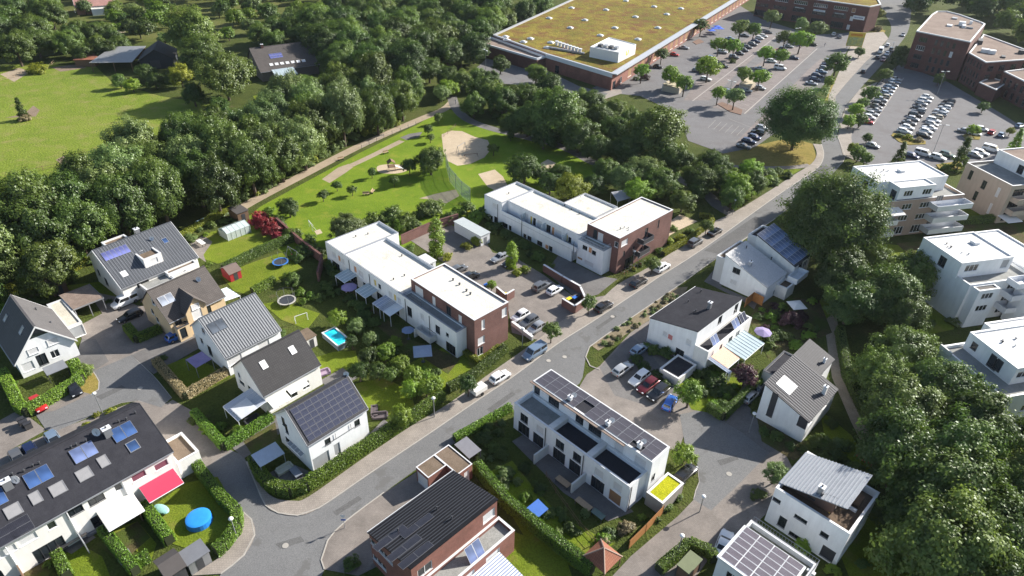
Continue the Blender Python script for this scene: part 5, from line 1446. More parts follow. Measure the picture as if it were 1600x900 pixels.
# commercial block at the top
B = Bld('commercial_building', 'three-storey dark brick commercial building with shop signs and planted roof', 'building', G(1360, 10, 11.5), 78)
L_ = lambda px, py, z=11.5: tuple(B.loc(px, py, z)[:2])
p1 = Vector(L_(1360, 10)); p0 = Vector(L_(1185, -14)); d_ = (p1 - p0).normalized(); nb = Vector((-d_.y, d_.x))
pts = [p0, p1, p1 + nb * 9 + d_ * 2.5, p1 + nb * 22 - d_ * 2, p0 + nb * 22]
Lc = (p1 - p0).length
cw = []
for k in range(5):
    u = Lc - 12 - 9.2 * k
    cw += [(u, 9.0, 6.2, 1.5, 'w'), (u, 5.6, 6.2, 1.4, 'd'), (u, 1.9, 5.6, 2.6, 'd')]
cw += [(Lc - 6.4, 8.9, 1.6, 1.8, 'n'), (Lc - 6.4, 5.4, 1.4, 1.8, 's'), (Lc - 6.8, 1.6, 1.3, 2.0, 's')]
polyblock(B, pts, 0, 11.5, BRICK_O, SEDUM, 0.4, 0.6, COPING_W, {0: cw})
def sign_board(B, p0, d_, u, z, w, h, base, ink, n):
    nn_ = Vector((d_.y, -d_.x)) * .15
    q = p0 + d_ * u + nn_
    ang = math.atan2(d_.y, d_.x)
    o = MB().box(-w / 2, -.06, -h / 2, w / 2, .06, h / 2).build('shop_sign', base, B.e, (q.x, q.y, z), ang)
    t = MB()
    x = -w * .38
    for k in range(n):
        cwid = w * .76 / n * random.uniform(.5, .8)
        t.box(x, -.075, -h * .18, x + cwid, -.062, h * random.uniform(.1, .26))
        x += w * .76 / n
    t.build('lettering', ink, o)
SW, SB = plain('sign_white', (0.7, 0.71, 0.72), 0.5), plain('sign_ink', (0.08, 0.12, 0.3), 0.5)
sign_board(B, p0, d_, Lc - 3.4, 6.2, 5.0, 1.6, SW, SB, 9)
for k in range(3):
    sign_board(B, p0, d_, Lc - 12 - 9.2 * k, 6.75, 5.4, .8, SW if k == 1 else METAL_D, SB if k == 1 else SW, 8)
# advertising board standing by the road
P = G(1333, 76)
bb = thing('billboard', 'tall yellow advertising billboard on posts by the shop building', 'billboard', P, RAD(-14))
MB().box(-3.2, -.15, 1.0, 3.2, .15, 6.6).build('panel', plain('poster_yellow', (0.70, 0.50, 0.07), 0.5), bb)
MB().box(-3.0, -.19, 1.2, 3.0, -.152, 4.6).build('poster', ground_mat('poster_print', ((0.25, 0.42, 0.38), (0.5, 0.52, 0.2), (0.62, 0.5, 0.1)), 0.35, 0.6, 1.5, 0.6, 0.0), bb)
MB().box(-2.4, -.2, 5.2, 2.2, -.152, 6.0).build('headline', plain('poster_orange', (0.62, 0.25, 0.03), 0.5), bb)
for x in (-2.6, 2.6):
    MB().box(x - .12, -.12, 0, x + .12, .12, 1.0).build('post', METAL_G, bb)

# ------------------------------------------------------------------ apartment houses on the right
def apartment(label, O, th, zp, zb, pent, body, bodymat, deck=MEMB2, fw=(), bw=(), pf=(), left=()):
    B = Bld('apartment_house', label, 'apartment building', O, th)
    B.block(*body, 0, zb, bodymat, 0.5, TERRACE_G, COPING_W, side_uv=bw, front_uv=left)
    z_ = zb - .5
    for i, r in enumerate(pent):
        B.block(*r, z_, zp - .004 * i, WHITE, 0.2, deck, COPING_W, side_uv=pf if i == len(pent) - 1 else [], front_uv=[(r[0] + (r[2] - r[0]) * .6, z_ + 1.3, 1.6, 2.0, 'd')])
    return B

O = G(1333, 260, 11.7)
B0 = Bld.__new__(Bld); B0.th = RAD(14); B0.O = Vector((O[0], O[1], 0)); B0.ax = Vector((math.cos(B0.th - math.pi / 2), math.sin(B0.th - math.pi / 2), 0)); B0.ay = Vector((math.cos(B0.th), math.sin(B0.th), 0))
ll = lambda px, py, z: B0.loc(px, py, z)
xa, ya, xb, yb, ye = ll(1363, 286, 11.7).x, ll(1388, 282, 11.7).y, ll(1406, 294, 11.7).x, ll(1461, 287, 11.7).y, ll(1475, 271, 11.7).y
xf, = (ll(1440, 364, 0).x,)
yl_ = ll(1374, 300, 8.8).y
bw = [(ya + 3.0, z, 2.4, 1.3 if z > 2 else 1.9, 'w') for z in (1.4, 4.4, 7.2)] + [(ya + 7.6, z, 2.6, 1.3 if z > 2 else 1.9, 'w') for z in (1.4, 4.4, 7.2)]
pf = [(ya + 2.5, 10.2, 2.2, 1.3, 'w'), (ya + 7.2, 10.2, 2.2, 1.3, 'w')]
B = apartment('white and buff apartment house with penthouse and stacked balconies by the big tree', O, 14, 11.7, 8.8, [(0, 0, xa, ye), (xa + .004, ya, xb, yb)], (0.3, -0.6, xf, ye + 2.2), BUFF, MEMB2, bw=bw, pf=pf)
B.box('penthouse_sill', xb + .004, ya, 8.4, xf - .1, yb, 8.9, TILE_BR)
for z in (1.3, 4.1, 6.9):
    B.balcony(xf + .004, yb - .5, xf + 2.6, ye + 2.6, z, METAL_W, 1.0)
    if z < 6:
        B.balcony(xf + .004, -1.6, xf + 1.8, ya + .4, z, METAL_W, 1.0)
B.window('x+', xf + .1, yb + 1.8, 6.9 + 1.2, 1.6, 2.0, 'd'); B.window('x+', xf + .1, yb + 1.8, 5.2, 1.6, 2.0, 'd'); B.window('x+', xf + .1, yb + 1.8, 2.4, 1.6, 2.0, 'd')
B.canopy('x+', xf, 0.2, 3.6, 2.6, 7.4, 6.9, FABRIC_W, False, 'awning', bars=2)
B.clutter(2, 3, 6, 9, 11.5, 5); B.box('roof_hatch', 3.6, 8.6, 11.4, 4.8, 9.8, 12.0, METAL_W)

O = G(1443, 371, 10.9)
B0.O = Vector((O[0], O[1], 0))
xa, ya = ll(1492, 413, 10.9).x, ll(1583, 400, 10.9).y
xf = xa + 3.0
bw = [(3.0, z, 2.8, 1.2, 'w') for z in (1.5, 4.2, 6.8)] + [(9.6, z, 1.6, 1.2, 'w') for z in (1.5, 4.2, 6.8)]
B = apartment('white apartment house with flat white roof and brown-roofed bay behind the leafy trees', O, 14, 10.9, 8.2, [(0, 0, xa, ya)], (-.4, 0.2, xf, ya + 3.0), WHITE, MEMB2, bw=bw, pf=[(2.6, 9.6, 2.8, 1.4, 'w'), (9.8, 9.6, 1.6, 1.8, 'q')])
B.block(xf + .004, .8, xf + 1.6, 5.2, 0, 7.9, WHITE, 0.1, TILE_BR, COPING_W, side_uv=[(3.0, 6.6, 2.4, 1.2, 'w'), (3.0, 4.0, 2.4, 1.2, 'w')])
B.block(-3.2, ya + 3.01, xa + 1, ya + 10, 0, 8.6, WHITE, 0.2, MEMB2, COPING_W)
B.block(-2.4, 3.4, -.41, ya + 3.0, 0, 8.1, WHITE, 0.15, MEMB2, COPING_W)
for z in (2.7, 5.4, 8.0):
    B.balcony(xf + .01, ya - 3.4, xf + 2.4, ya + 1.2, z, METAL_W, 0.95)
B.block(xf + .01, ya + 1.3, xf + 4.5, ya + 8, 0, 7.4, WHITE, 0.8, TERRACE_G, COPING_W)
B.clutter(2, 2, 7, 5, 10.7, 6); B.box('roof_hatch', 3.0, 7.6, 10.6, 4.2, 8.8, 11.2, METAL_W)

O = G(1516, 519, 9.8)
B0.O = Vector((O[0], O[1], 0))
xa = ll(1578, 578, 9.8).x
B = apartment('white apartment house with paved roof terrace along its shaded side', O, 14, 9.8, 7.2, [(0, 0, xa, 16)], (-.6, -3.6, xa + 2.6, 16.6), WHITE, MEMB2, bw=[(2 + 3.2 * k, z, 2.2, 1.2, 'w') for k in range(5) for z in (1.5, 4.2)], pf=[(1.6 + 3.0 * k, 8.4, 2.0, 1.2, 'w') for k in range(4)])
for k, u in enumerate((1.6, 5.0, 6.2)):
    B.window('y-', -.1, u, 8.3, 1.0, 1.2 if k == 0 else 1.9, 'd')
B.block(-2.2, 5, -.61, 16, 0, 9.2, WHITE, 0.15, MEMB2, COPING_W)
B.box('terrace_rail', -.6, -3.9, 6.75, 1.6, -3.62, 7.6, OFFW)
B.clutter(2, 3, 8, 9, 9.6, 6)

O = G(1511, 254, 9.4)
B0.O = Vector((O[0], O[1], 0))
xa = ll(1570, 292, 9.4).x
B = apartment('cream apartment house with planted roof terrace beside the office car park', O, 14, 12.2, 9.4, [(0.2, 7.5, xa - 1.0, 24)], (0, 0, xa, 24.5), CREAM, GRAVEL_ROOF, bw=[(2.5, 1.6, 3.0, 2.0, 'D'), (2.5, 4.6, 3.0, 2.0, 'D'), (2.5, 7.4, 3.0, 2.0, 'D')], left=[(2.2, 7.2, 1.0, 2.2, 'd'), (6.5, 6.6, 1.2, 2.0, 'd'), (5.6, 3.4, 1.0, 2.2, 'd'), (10.5, 6.6, .8, 2.2, 's'), (10.3, 2.4, .7, 2.6, 's')])
for z in (2.9, 5.8):
    B.balcony(xa + .004, 1.0, xa + 2.0, 12, z, CREAM, 1.0)
B.canopy('x+', xa, -.5, 3.4, 3.2, 2.2, 1.9, FABRIC_W, False, 'awning', bars=2)

O = G(1592, 440, 8.0)
B = Bld('apartment_house', 'white apartment house with grey side wall at the garden edge', 'apartment building', O, 14)
B.block(0, 0, 9, 14, 0, 8.0, WHITE, 0.6, TERRACE_G, COPING_W, side_uv=[(1.6, 2, 1.4, 1.8, 'd'), (1.6, 5, 1.4, 1.8, 'd')])

# ------------------------------------------------------------------ farmstead, barn and brick house, upper left
B = Bld('farmhouse', 'long brown-roofed house with conservatory among tall trees', 'house', G(391, 76, 9.0), 34)
wf = B.loc(440, 112, 3.2).x
B.gable(20.0, max(6.5, min(wf, 9.5)), 7.0, 9.0, 3.4, 3.4, plaster('dark_timber_wall', (0.18, 0.15, 0.13)), TILE_BR, 0.4, 0.4)
WF = max(6.5, min(wf, 9.5))
B.panels(431, 87, 4, 2, 1.1, 1.1, glass('violet_collector', (0.09, 0.10, 0.24), 0.25), 0.02)
for k in range(7):
    y = 5.2 + 2.0 * k
    B.skylight(424 + 8.4 * k, 101 - 1.0 * k, 1.2, 1.1, 'white', 'dormer_window')
B.chimney(Vector((0.3, 4.0, 8.8)), 0.8, 0.8, 1.2, BRICK_D)
B.canopy('x+', WF, 3.5, 11, 4.5, 3.6, 2.4, CANOPY_G, True, 'conservatory_roof', bars=7)
B.block(WF + .3, 3.7, WF + 4.2, 10.8, 0, 2.2, clear_glass('conservatory_glass', (0.6, 0.7, 0.74), 0.6), 0.1, PAVER_D, METAL_W)
B.block(-7, -7.4, 2.4, -.5, 0, 3.0, BRICK_D, 0.3, TILE_BR, COPING)

B = Bld('barn', 'open farm shed with grey sheet-metal roof at the meadow edge', 'barn', G(150, 98, 3.6), 8)
x0, y0, x1, y1 = B.rect([4.2, 3.4, 3.4, 4.2], (175, 73), (150, 98), (210, 97), (222, 73))
B.part('roof', MB().slab([(x0, y0, 4.4), (x1, y0 - 2.0, 3.4), (x1, y1 + .5, 3.4), (x0, y1, 4.4)], .12), plain('zinc_sheet', (0.27, 0.27, 0.27), 0.5, 0.3, 0.15))
for a, b in ((x0 + .3, y0 + .3), (x1 - .3, y0 - 1.5), (x1 - .3, y1), (x0 + .3, y1 - .3), (x1 - .3, (y0 + y1) / 2)):
    B.part('post', MB().bar((a, b, 0), (a, b, 3.45), 0.14), WOOD)
B.box('back_wall', x0 + .1, y0 + .5, 0, x0 + .25, y1 - .5, 4.2, WOOD)
B = Bld('barn', 'dark timber gabled barn beside the open shed', 'barn', G(247, 64, 6.6), -72)
B.gable(13.0, 5.5, 5.5, 6.6, 3.4, 3.4, plain('black_timber', (0.03, 0.035, 0.045), 0.8, 0, 0.3, 2), TILE_CH, 0.4, 0.4, g1=[(243, 100, 3.2, 2.6, 'k')])
B = Bld('shed', 'low shed with rusty red tiled roof behind the meadow', 'shed', G(147, 90, 2.6), 8)
_q = B.loc(136, 88, 2.8)
x0, y0, x1, y1 = _q.x - 3.5, _q.y - 3.6, _q.x + 3.5, _q.y + 3.6
B.part('roof', MB().slab([(x0, y0, 3.2), (x1, y0, 2.5), (x1, y1, 2.5), (x0, y1, 3.2)], .14), TILE_RED)
B.part('wall', MB().box(x0 + .3, y0 + .3, 0, x1 - .3, y1 - .3, 2.35), WOOD)
B = Bld('brick_house', 'red brick house with pink tiled gable roof beyond the allotments', 'house', G(113, -6, 7.2), 30)
B.gable(16, 5.5, 5.5, 7.2, 3.4, 3.4, plaster('pink_brick', (0.36, 0.19, 0.15)), bricky('pink_roof_tile', (0.42, 0.22, 0.19), (0.46, 0.25, 0.21), (0.3, 0.16, 0.14), 0.3, 0.34, 0.03), 0.3, 0.3, g0=[(107, 25, 1.4, 1.6, 'w'), (128, 24, 1.6, 1.6, 'w')], g0s=[(117, 17, 1.2, 1.4, 'w'), (128, 15, 1.2, 1.4, 'w')], verge=METAL_W)
B.panels(0, 0, 1, 1, 0.9, 0.9, METAL_W, p=B.slope[0] + B.slope[1] * 3 + B.slope[2] * 2)
B.block(5.6, 6, 10, 14, 0, 2.8, WHITE, 0.2, MEMB, COPING_W)
# ------------------------------------------------------------------ cars
CAR_T = {  # length, half width, belt z, roof z, cabin base rear/front, roof rear/front (as x), bonnet drop
 'hatchback': (4.0, 0.88, 0.90, 1.47, -1.85, 0.95, -1.45, 0.25, 0.08),
 'estate car': (4.5, 0.89, 0.90, 1.46, -2.1, 0.95, -1.75, 0.2, 0.08),
 'saloon car': (4.5, 0.90, 0.90, 1.42, -1.55, 0.95, -0.75, 0.15, 0.06),
 'off-roader': (4.4, 0.93, 1.02, 1.66, -2.1, 0.95, -1.8, 0.3, 0.06),
 'van': (4.9, 0.97, 1.10, 1.92, -2.38, 1.55, -2.3, 0.85, 0.16),
 'delivery van': (5.6, 1.0, 1.25, 2.5, -2.75, 2.0, -2.7, 1.3, 0.2),
}
CAR_C = {'white': (0.72, 0.73, 0.74), 'silver': (0.36, 0.37, 0.385), 'grey': (0.13, 0.135, 0.145), 'black': (0.012, 0.012, 0.014), 'dark blue': (0.018, 0.03, 0.085), 'bright blue': (0.02, 0.12, 0.46),
         'pale blue': (0.20, 0.27, 0.36), 'red': (0.42, 0.02, 0.02), 'dark red': (0.13, 0.015, 0.02), 'green': (0.03, 0.075, 0.06), 'beige': (0.42, 0.37, 0.28)}
def car_paint(c):
    n = 'paint_' + c
    if n in MATS:
        return MATS[n]
    m, nt, b = _new(n)
    b.inputs['Base Color'].default_value = (*CAR_C[c], 1)
    b.inputs['Roughness'].default_value = 0.28
    b.inputs['Metallic'].default_value = 0.0 if c in ('white', 'black', 'red', 'beige') else 0.35
    b.inputs['Coat Weight'].default_value = 0.6
    b.inputs['Coat Roughness'].default_value = 0.08
    MATS[n] = m
    return m
CAR_GLASS = glass('car_glass', (0.012, 0.014, 0.017), 0.05)
TYRE = plain('tyre_rubber', (0.015, 0.015, 0.016), 0.9)
RIM = plain('alloy_rim', (0.32, 0.32, 0.33), 0.35, 0.8)
LAMP_C = plain('headlamp_lens', (0.6, 0.62, 0.64), 0.1)
LAMP_R = plain('tail_lamp_lens', (0.28, 0.01, 0.012), 0.25)

def car_meshes(kind):
    L, W, zb, zr, cb0, cb1, cr0, cr1, drop = CAR_T[kind]
    h = L / 2
    st = [(-h, .78, .48, zb - .12), (-h + .08, .93, .32, zb - .02), (-h + .35, .985, .24, zb), (-h + .9, 1, .2, zb), (0, 1, .2, zb), (cb1 - .1, 1, .2, zb - .01), (h - .55, .985, .2, zb - drop - .04), (h - .2, .93, .24, zb - drop - .13), (h - .03, .80, .34, zb - drop - .25), (h, .74, .42, zb - drop - .3)]
    b = MB()
    rings = []
    for x, k, zl, zh in st:
        w = W * k
        half = [(w * .80, zh), (w * .95, zh - .07), (w, zh - .22), (w * .985, (zl + zh) / 2 - .05), (w * .93, zl + .06), (w * .85, zl)]
        rings.append([(x, y, z) for y, z in half] + [(x, -y, z) for y, z in half[::-1]])
    n = 12
    vs = [v for r in rings for v in r]
    fs = []
    for i in range(len(rings) - 1):
        for j in range(n):
            fs.append((i * n + j, i * n + (j + 1) % n, (i + 1) * n + (j + 1) % n, (i + 1) * n + j))
    fs += [tuple(range(n)), tuple(range((len(rings) - 1) * n + n - 1, (len(rings) - 1) * n - 1, -1))]
    b.add(vs, fs)
    wb, wr = W * .93, W * .74 if zr < 1.9 else W * .86
    z0 = zb - .06
    mid = (cr0 + cr1) / 2
    base = [(cb0, wb * .93), (mid, wb), (cb1, wb * .92)]
    roof = [(cr0, wr * .92), (mid, wr), (cr1, wr * .93)]
    cv = [(x, y, z0) for x, y in base] + [(x, -y, z0) for x, y in base[::-1]] + [(x, y, zr - (.05 if i != 1 else 0)) for i, (x, y) in enumerate(roof)] + [(x, -y, zr - (.05 if i != 1 else 0)) for i, (x, y) in enumerate(roof[::-1])]
    cf = [(i, 6 + i, 6 + (i + 1) % 6, (i + 1) % 6) for i in range(6)] + [(6, 11, 10, 7), (7, 10, 9, 8)]
    b.add(cv, cf)
    body = b.mesh('body', TYRE, True)
    import bmesh as _bm
    _b = _bm.new(); _b.from_mesh(body); _bm.ops.recalc_face_normals(_b, faces=_b.faces); _b.to_mesh(body); _b.free()
    try:
        body.set_sharp_from_angle(angle=RAD(38))
    except Exception:
        pass
    def inset(q, s=.1, sz=.14, lift=.012):
        q = [Vector(p) for p in q]
        c = sum(q, Vector()) / 4
        nrm = (q[1] - q[0]).cross(q[3] - q[0]).normalized()
        if nrm.dot(c - Vector((mid, 0, zb))) < 0:
            nrm = -nrm
        lo, hi = (q[0] + q[1]) / 2, (q[2] + q[3]) / 2
        out = []
        for p, o, e in ((q[0], q[1], q[3]), (q[1], q[0], q[2]), (q[2], q[3], q[1]), (q[3], q[2], q[0])):
            out.append(p + (o - p) * s + (e - p) * sz + nrm * lift)
        m = MB().quad(*out)
        return m
    P = [Vector(v) for v in cv]
    parts = []
    parts.append(('windscreen', inset((P[3], P[2], P[8], P[9]), .07, .12), CAR_GLASS))
    parts.append(('rear_window', inset((P[0], P[5], P[11], P[6]), .1, .2), CAR_GLASS))
    full = kind != 'delivery van'
    for a, c, nm in ((0, 1, 0), (1, 2, 1)):
        if nm == 0 and not full:
            continue
        for sd in (0, 1):
            q = (P[a], P[c], P[6 + c], P[6 + a]) if sd == 0 else (P[5 - c], P[5 - a], P[11 - a], P[11 - c])
            parts.append(('side_window', inset(q, .07, .16), CAR_GLASS))
    for sd in (-1, 1):
        parts.append(('headlight', MB().box(h - .22, sd * W * .62 - .16, zb - drop - .3, h - .02, sd * W * .62 + .16, zb - drop - .16), LAMP_C))
        parts.append(('tail_light', MB().box(-h - .01, sd * W * .68 - .09, zb - .35, -h + .1, sd * W * .68 + .09, zb - .12), LAMP_R))
    out = [('body', body, (0, 0, 0))]
    for nm, m, mt in parts:
        out.append((nm, m.mesh(nm, mt), (0, 0, 0)))
    r = .31 if zr < 1.6 else .34
    w = MB()
    w.bar((0, -.1, 0), (0, .1, 0), r, 0, 14)
    w.bar((0, -.112, 0), (0, .112, 0), r * .62, 1, 10)
    wm = w.mesh('wheel', [TYRE, RIM])
    for x in (-h * .62, h * .64):
        for sd in (-1, 1):
            out.append(('wheel', wm, (x, sd * (W - .09), r)))
    return out
CAR_M = {k: car_meshes(k) for k in CAR_T}

def car(px, py, hd, kind, col, where, group, z=0.03):
    p = G(px, py, 0.6)
    n = {'van': 'minivan', 'off-roader': 'off_roader'}.get(kind, kind.replace(' ', '_'))
    t = thing('parked_' + n if 'driving' not in where else n, f'{col} {kind} {where}', 'van' if 'van' in kind else 'car', (p.x, p.y, z), RAD(hd), group)
    t.scale = (.95, .95, .95)
    for nm, me, loc in CAR_M[kind]:
        o = link(nm, me, t, loc)
        if nm == 'body':
            s = o.material_slots[0]
            s.link = 'OBJECT'
            s.material = car_paint(col)
    return t
def row(a, b, spec, where, group, flip=False, jit=0.25):
    A, Bq = G(*a, 0.6), G(*b, 0.6)
    d = Bq - A
    hd = math.degrees(math.atan2(d.y, d.x)) + (90 if flip else -90)
    n = len(spec)
    for i, s in enumerate(spec):
        if s is None:
            continue
        k, c = s
        t = i / (n - 1)
        px, py = a[0] + (b[0] - a[0]) * t, a[1] + (b[1] - a[1]) * t
        # even spacing on the ground, not in the picture
        P = A + d * t
        o = car(px, py, hd + random.uniform(-2, 2) + (180 if random.random() < .35 else 0), k, c, where, group)
        o.location = (P.x + random.uniform(-jit, jit), P.y + random.uniform(-jit, jit), 0.03)

g = 'cars by the cul-de-sac houses'
car(195, 471, 232, 'van', 'white', 'in front of the open carport', g)
car(203, 493, 230, 'estate car', 'black', 'beside the clipped corner hedge', g)
car(276, 524, 52, 'hatchback', 'bright blue', 'in front of the beige house', g)
car(59, 631, -40, 'hatchback', 'red', 'in the bay below the long garden hedge', g)
car(115, 607, -45, 'hatchback', 'black', 'in the bay beside the round tree', g)
car(84, 687, -42, 'hatchback', 'pale blue', 'behind the anthracite terrace roof', g)
car(49, 706, -42, 'hatchback', 'dark blue', 'behind the anthracite terrace roof', g)
car(28, 716, -42, 'hatchback', 'grey', 'behind the anthracite terrace roof', g)
g = 'cars parked along the main street'
car(781, 589, 45, 'hatchback', 'white', 'parked on the street beside the white trailer', g, .1)
car(835, 551, 225, 'van', 'pale blue', 'parked on the street by the kerbside tree', g, .1)
car(943, 479, 45, 'estate car', 'black', 'parked on the street by the brick bin store', g, .1)
car(998, 441, 45, 'estate car', 'black', 'parked on the street by the brick corner block', g, .1)
car(1034, 418, 45, 'off-roader', 'white', 'parked on the street by the bicycles', g, .1)
car(1086, 379, 45, 'off-roader', 'grey', 'parked on the street by the flowering hedge', g, .1)
car(1117, 362, 45, 'saloon car', 'black', 'parked on the street at the end of the hedge', g, .1)
g = 'cars in the court between the white blocks'
car(781, 402, 225, 'saloon car', 'silver', 'in the paved court below the long balcony', g)
car(797, 410, 225, 'hatchback', 'black', 'in the paved court below the long balcony', g)
car(846, 447, 45, 'off-roader', 'grey', 'in the court beside the brick wall', g)
car(867, 453, 45, 'hatchback', 'white', 'in the court beside the brick wall', g)
car(717, 420, 45, 'hatchback', 'grey', 'behind the brick-ended block', g)
car(735, 431, 45, 'hatchback', 'black', 'behind the brick-ended block', g)
car(813, 493, 225, 'hatchback', 'white', 'in the row at the brick end wall', g)
car(826, 502, 225, 'estate car', 'grey', 'in the row at the brick end wall', g)
car(838, 512, 225, 'hatchback', 'silver', 'in the row at the brick end wall', g)
g = 'cars in the court of the solar terrace'
car(973, 576, 45, 'estate car', 'silver', 'in the court nearest the black-roofed house', g)
car(999, 590, 225, 'estate car', 'white', 'in the court row under the hedge', g)
car(1012, 602, 225, 'estate car', 'dark red', 'in the court row under the hedge', g)
car(1028, 614, 225, 'off-roader', 'black', 'in the court row under the hedge', g)
car(1047, 629, 60, 'hatchback', 'bright blue', 'in the court row under the hedge', g)
car(999, 546, 45, 'hatchback', 'pale blue', 'behind the shrubs of the black-roofed house', g)
car(1173, 617, 45, 'estate car', 'silver', 'in the shaded drive by the tall white house', g)
car(1189, 604, 45, 'hatchback', 'black', 'in the shaded drive by the tall white house', g)
car(1071, 739, 45, 'estate car', 'black', 'beside the yellow-green garage roof', g)
car(1131, 849, 60, 'saloon car', 'white', 'beside the house with pale solar panels', g)
g = 'cars in the supermarket car park'
wm = 'in the supermarket car park'
for px, py, k, c in ((1069, 74, 'saloon car', 'silver'), (1054, 85, 'hatchback', 'red'), (1028, 104, 'hatchback', 'black')):
    car(px, py, -28, k, c, 'beside the supermarket wall', g)
H_, E_, S_, O_, V_ = 'hatchback', 'estate car', 'saloon car', 'off-roader', 'van'
for px, py, k, c in ((1090, 110, E_, 'grey'), (1103, 123, E_, 'white'), (1112, 90, H_, 'white'), (1129, 81, O_, 'silver'), (1131, 103, H_, 'black'), (1147, 89, O_, 'grey'), (1141, 60, S_, 'pale blue'), (1164, 55, S_, 'grey'),
                     (1156, 83, H_, 'grey'), (1163, 78, H_, 'grey'), (1168, 73, E_, 'grey'), (1176, 69, O_, 'grey'), (1181, 64, S_, 'dark blue'), (1187, 59, H_, 'white'), (1193, 56, H_, 'white'), (1200, 50, S_, 'grey')):
    car(px, py, -30 + random.uniform(-3, 3), k, c, 'in the bays nearest the supermarket', g)
for px, py, k, c in ((1188, 107, S_, 'silver'), (1219, 106, V_, 'white'), (1206, 95, H_, 'white'), (1219, 82, S_, 'pale blue'), (1224, 76, H_, 'black'), (1232, 72, S_, 'silver'), (1240, 90, S_, 'dark blue'), (1188, 137, H_, 'silver'), (1140, 143, H_, 'silver'), (1269, 69, O_, 'black'),
                     (1167, 141, H_, 'silver')):
    car(px, py, -30 + random.uniform(-3, 3), k, c, 'in the middle bays of the supermarket car park', g)
for px, py, k, c in ((1303, 53, H_, 'white'), (1313, 57, H_, 'silver'), (1196, 27, H_, 'silver')):
    car(px, py, 60, k, c, 'in front of the shop building', g)
row((1268, 130), (1296, 95), [(S_, 'silver'), (H_, 'dark blue'), (E_, 'dark blue'), (S_, 'pale blue'), (H_, 'grey'), (E_, 'dark blue'), (H_, 'silver')], 'in the row along the street verge', g)
row((1163, 228), (1192, 200), [(S_, 'grey'), (E_, 'dark blue'), (H_, 'dark blue'), (O_, 'black'), (H_, 'silver')], 'under the spreading tree by the car park', g)
g = 'cars in the office car park'
row((1359, 183), (1400, 123), [(H_, 'white'), (E_, 'silver'), (S_, 'silver'), (H_, 'grey'), (E_, 'black'), (O_, 'silver'), (H_, 'beige'), (H_, 'pale blue'), (S_, 'silver'), (E_, 'pale blue'), (H_, 'grey'), (E_, 'pale blue'), (S_, 'silver')], 'in the row beside the roadside bushes', g)
row((1413, 205), (1449, 151), [(E_, 'white'), (H_, 'white'), (S_, 'grey'), (H_, 'silver'), (O_, 'black'), (O_, 'grey'), (S_, 'grey'), (H_, 'silver'), (E_, 'white'), (H_, 'white')], 'in the double row of the office car park', g)
row((1443, 211), (1483, 158), [(E_, 'black'), (H_, 'white'), (S_, 'white'), (H_, 'silver'), (O_, 'white'), (H_, 'beige'), (E_, 'silver'), (S_, 'white'), (H_, 'white'), (E_, 'grey'), (H_, 'black')], 'in the double row of the office car park', g)
for px, py, k, c, h in ((1508, 204, S_, 'silver', -30), (1523, 208, H_, 'white', -30), (1534, 201, H_, 'white', -30), (1550, 206, H_, 'red', 45), (1565, 210, H_, 'pale blue', 45)):
    car(px, py, h, k, c, 'by the planting bed of the office car park', g)
for px, py, k, c, h in ((1443, 240, V_, 'white', -45), (1466, 246, O_, 'white', -45), (1480, 242, O_, 'green', -45), (1524, 242, H_, 'silver', -45), (1533, 238, E_, 'white', -45), (1549, 233, V_, 'white', -45), (1425, 243, H_, 'dark blue', -45), (1364, 227, H_, 'silver', -40), (1594, 196, H_, 'pale blue', 30)):
    car(px, py, h, k, c, 'in the bays above the apartment gardens', g)
car(1356, 190, -30, H_, 'red', 'at the end of the bushes by the road', g)
g = 'cars driving on the road'
for px, py, k, c, h in ((1411, 54, S_, 'silver', 240), (1387, 70, H_, 'white', 60), (1386, 84, H_, 'white', 240), (1380, 93, E_, 'dark red', 240), (1371, 89, H_, 'black', 60), (1349, 111, H_, 'black', 60), (1392, 78, O_, 'black', 240)):
    car(px, py, h, k, c, 'driving on the road by the offices', g)
car(1376, 80, 60, 'delivery van', 'white', 'driving on the road by the offices', g)
# ------------------------------------------------------------------ vegetation
LEAF = {
 'dark': leafy('leaf_dark', (0.041, 0.076, 0.014), (0.073, 0.127, 0.020), (0.122, 0.178, 0.031)),
 'mid': leafy('leaf_mid', (0.067, 0.109, 0.020), (0.118, 0.180, 0.029), (0.183, 0.249, 0.044)),
 'light': leafy('leaf_light', (0.112, 0.191, 0.016), (0.181, 0.292, 0.023), (0.271, 0.382, 0.040), 0.4),
 'lime': leafy('leaf_lime', (0.150, 0.188, 0.018), (0.250, 0.288, 0.022), (0.350, 0.375, 0.044), 0.4),
 'grey': leafy('leaf_grey', (0.102, 0.149, 0.041), (0.163, 0.228, 0.065), (0.257, 0.333, 0.110)),
 'purple': leafy('leaf_purple', (0.039, 0.017, 0.023), (0.072, 0.029, 0.039), (0.124, 0.052, 0.065), 0.25),
 'red': leafy('leaf_red', (0.143, 0.016, 0.023), (0.260, 0.026, 0.039), (0.364, 0.065, 0.078), 0.25),
 'dry': leafy('leaf_dry', (0.192, 0.156, 0.072), (0.288, 0.240, 0.120), (0.408, 0.336, 0.192), 0.25),
 'hedge': leafy('leaf_hedge', (0.084, 0.156, 0.015), (0.136, 0.238, 0.023), (0.214, 0.327, 0.039), 0.3),
}
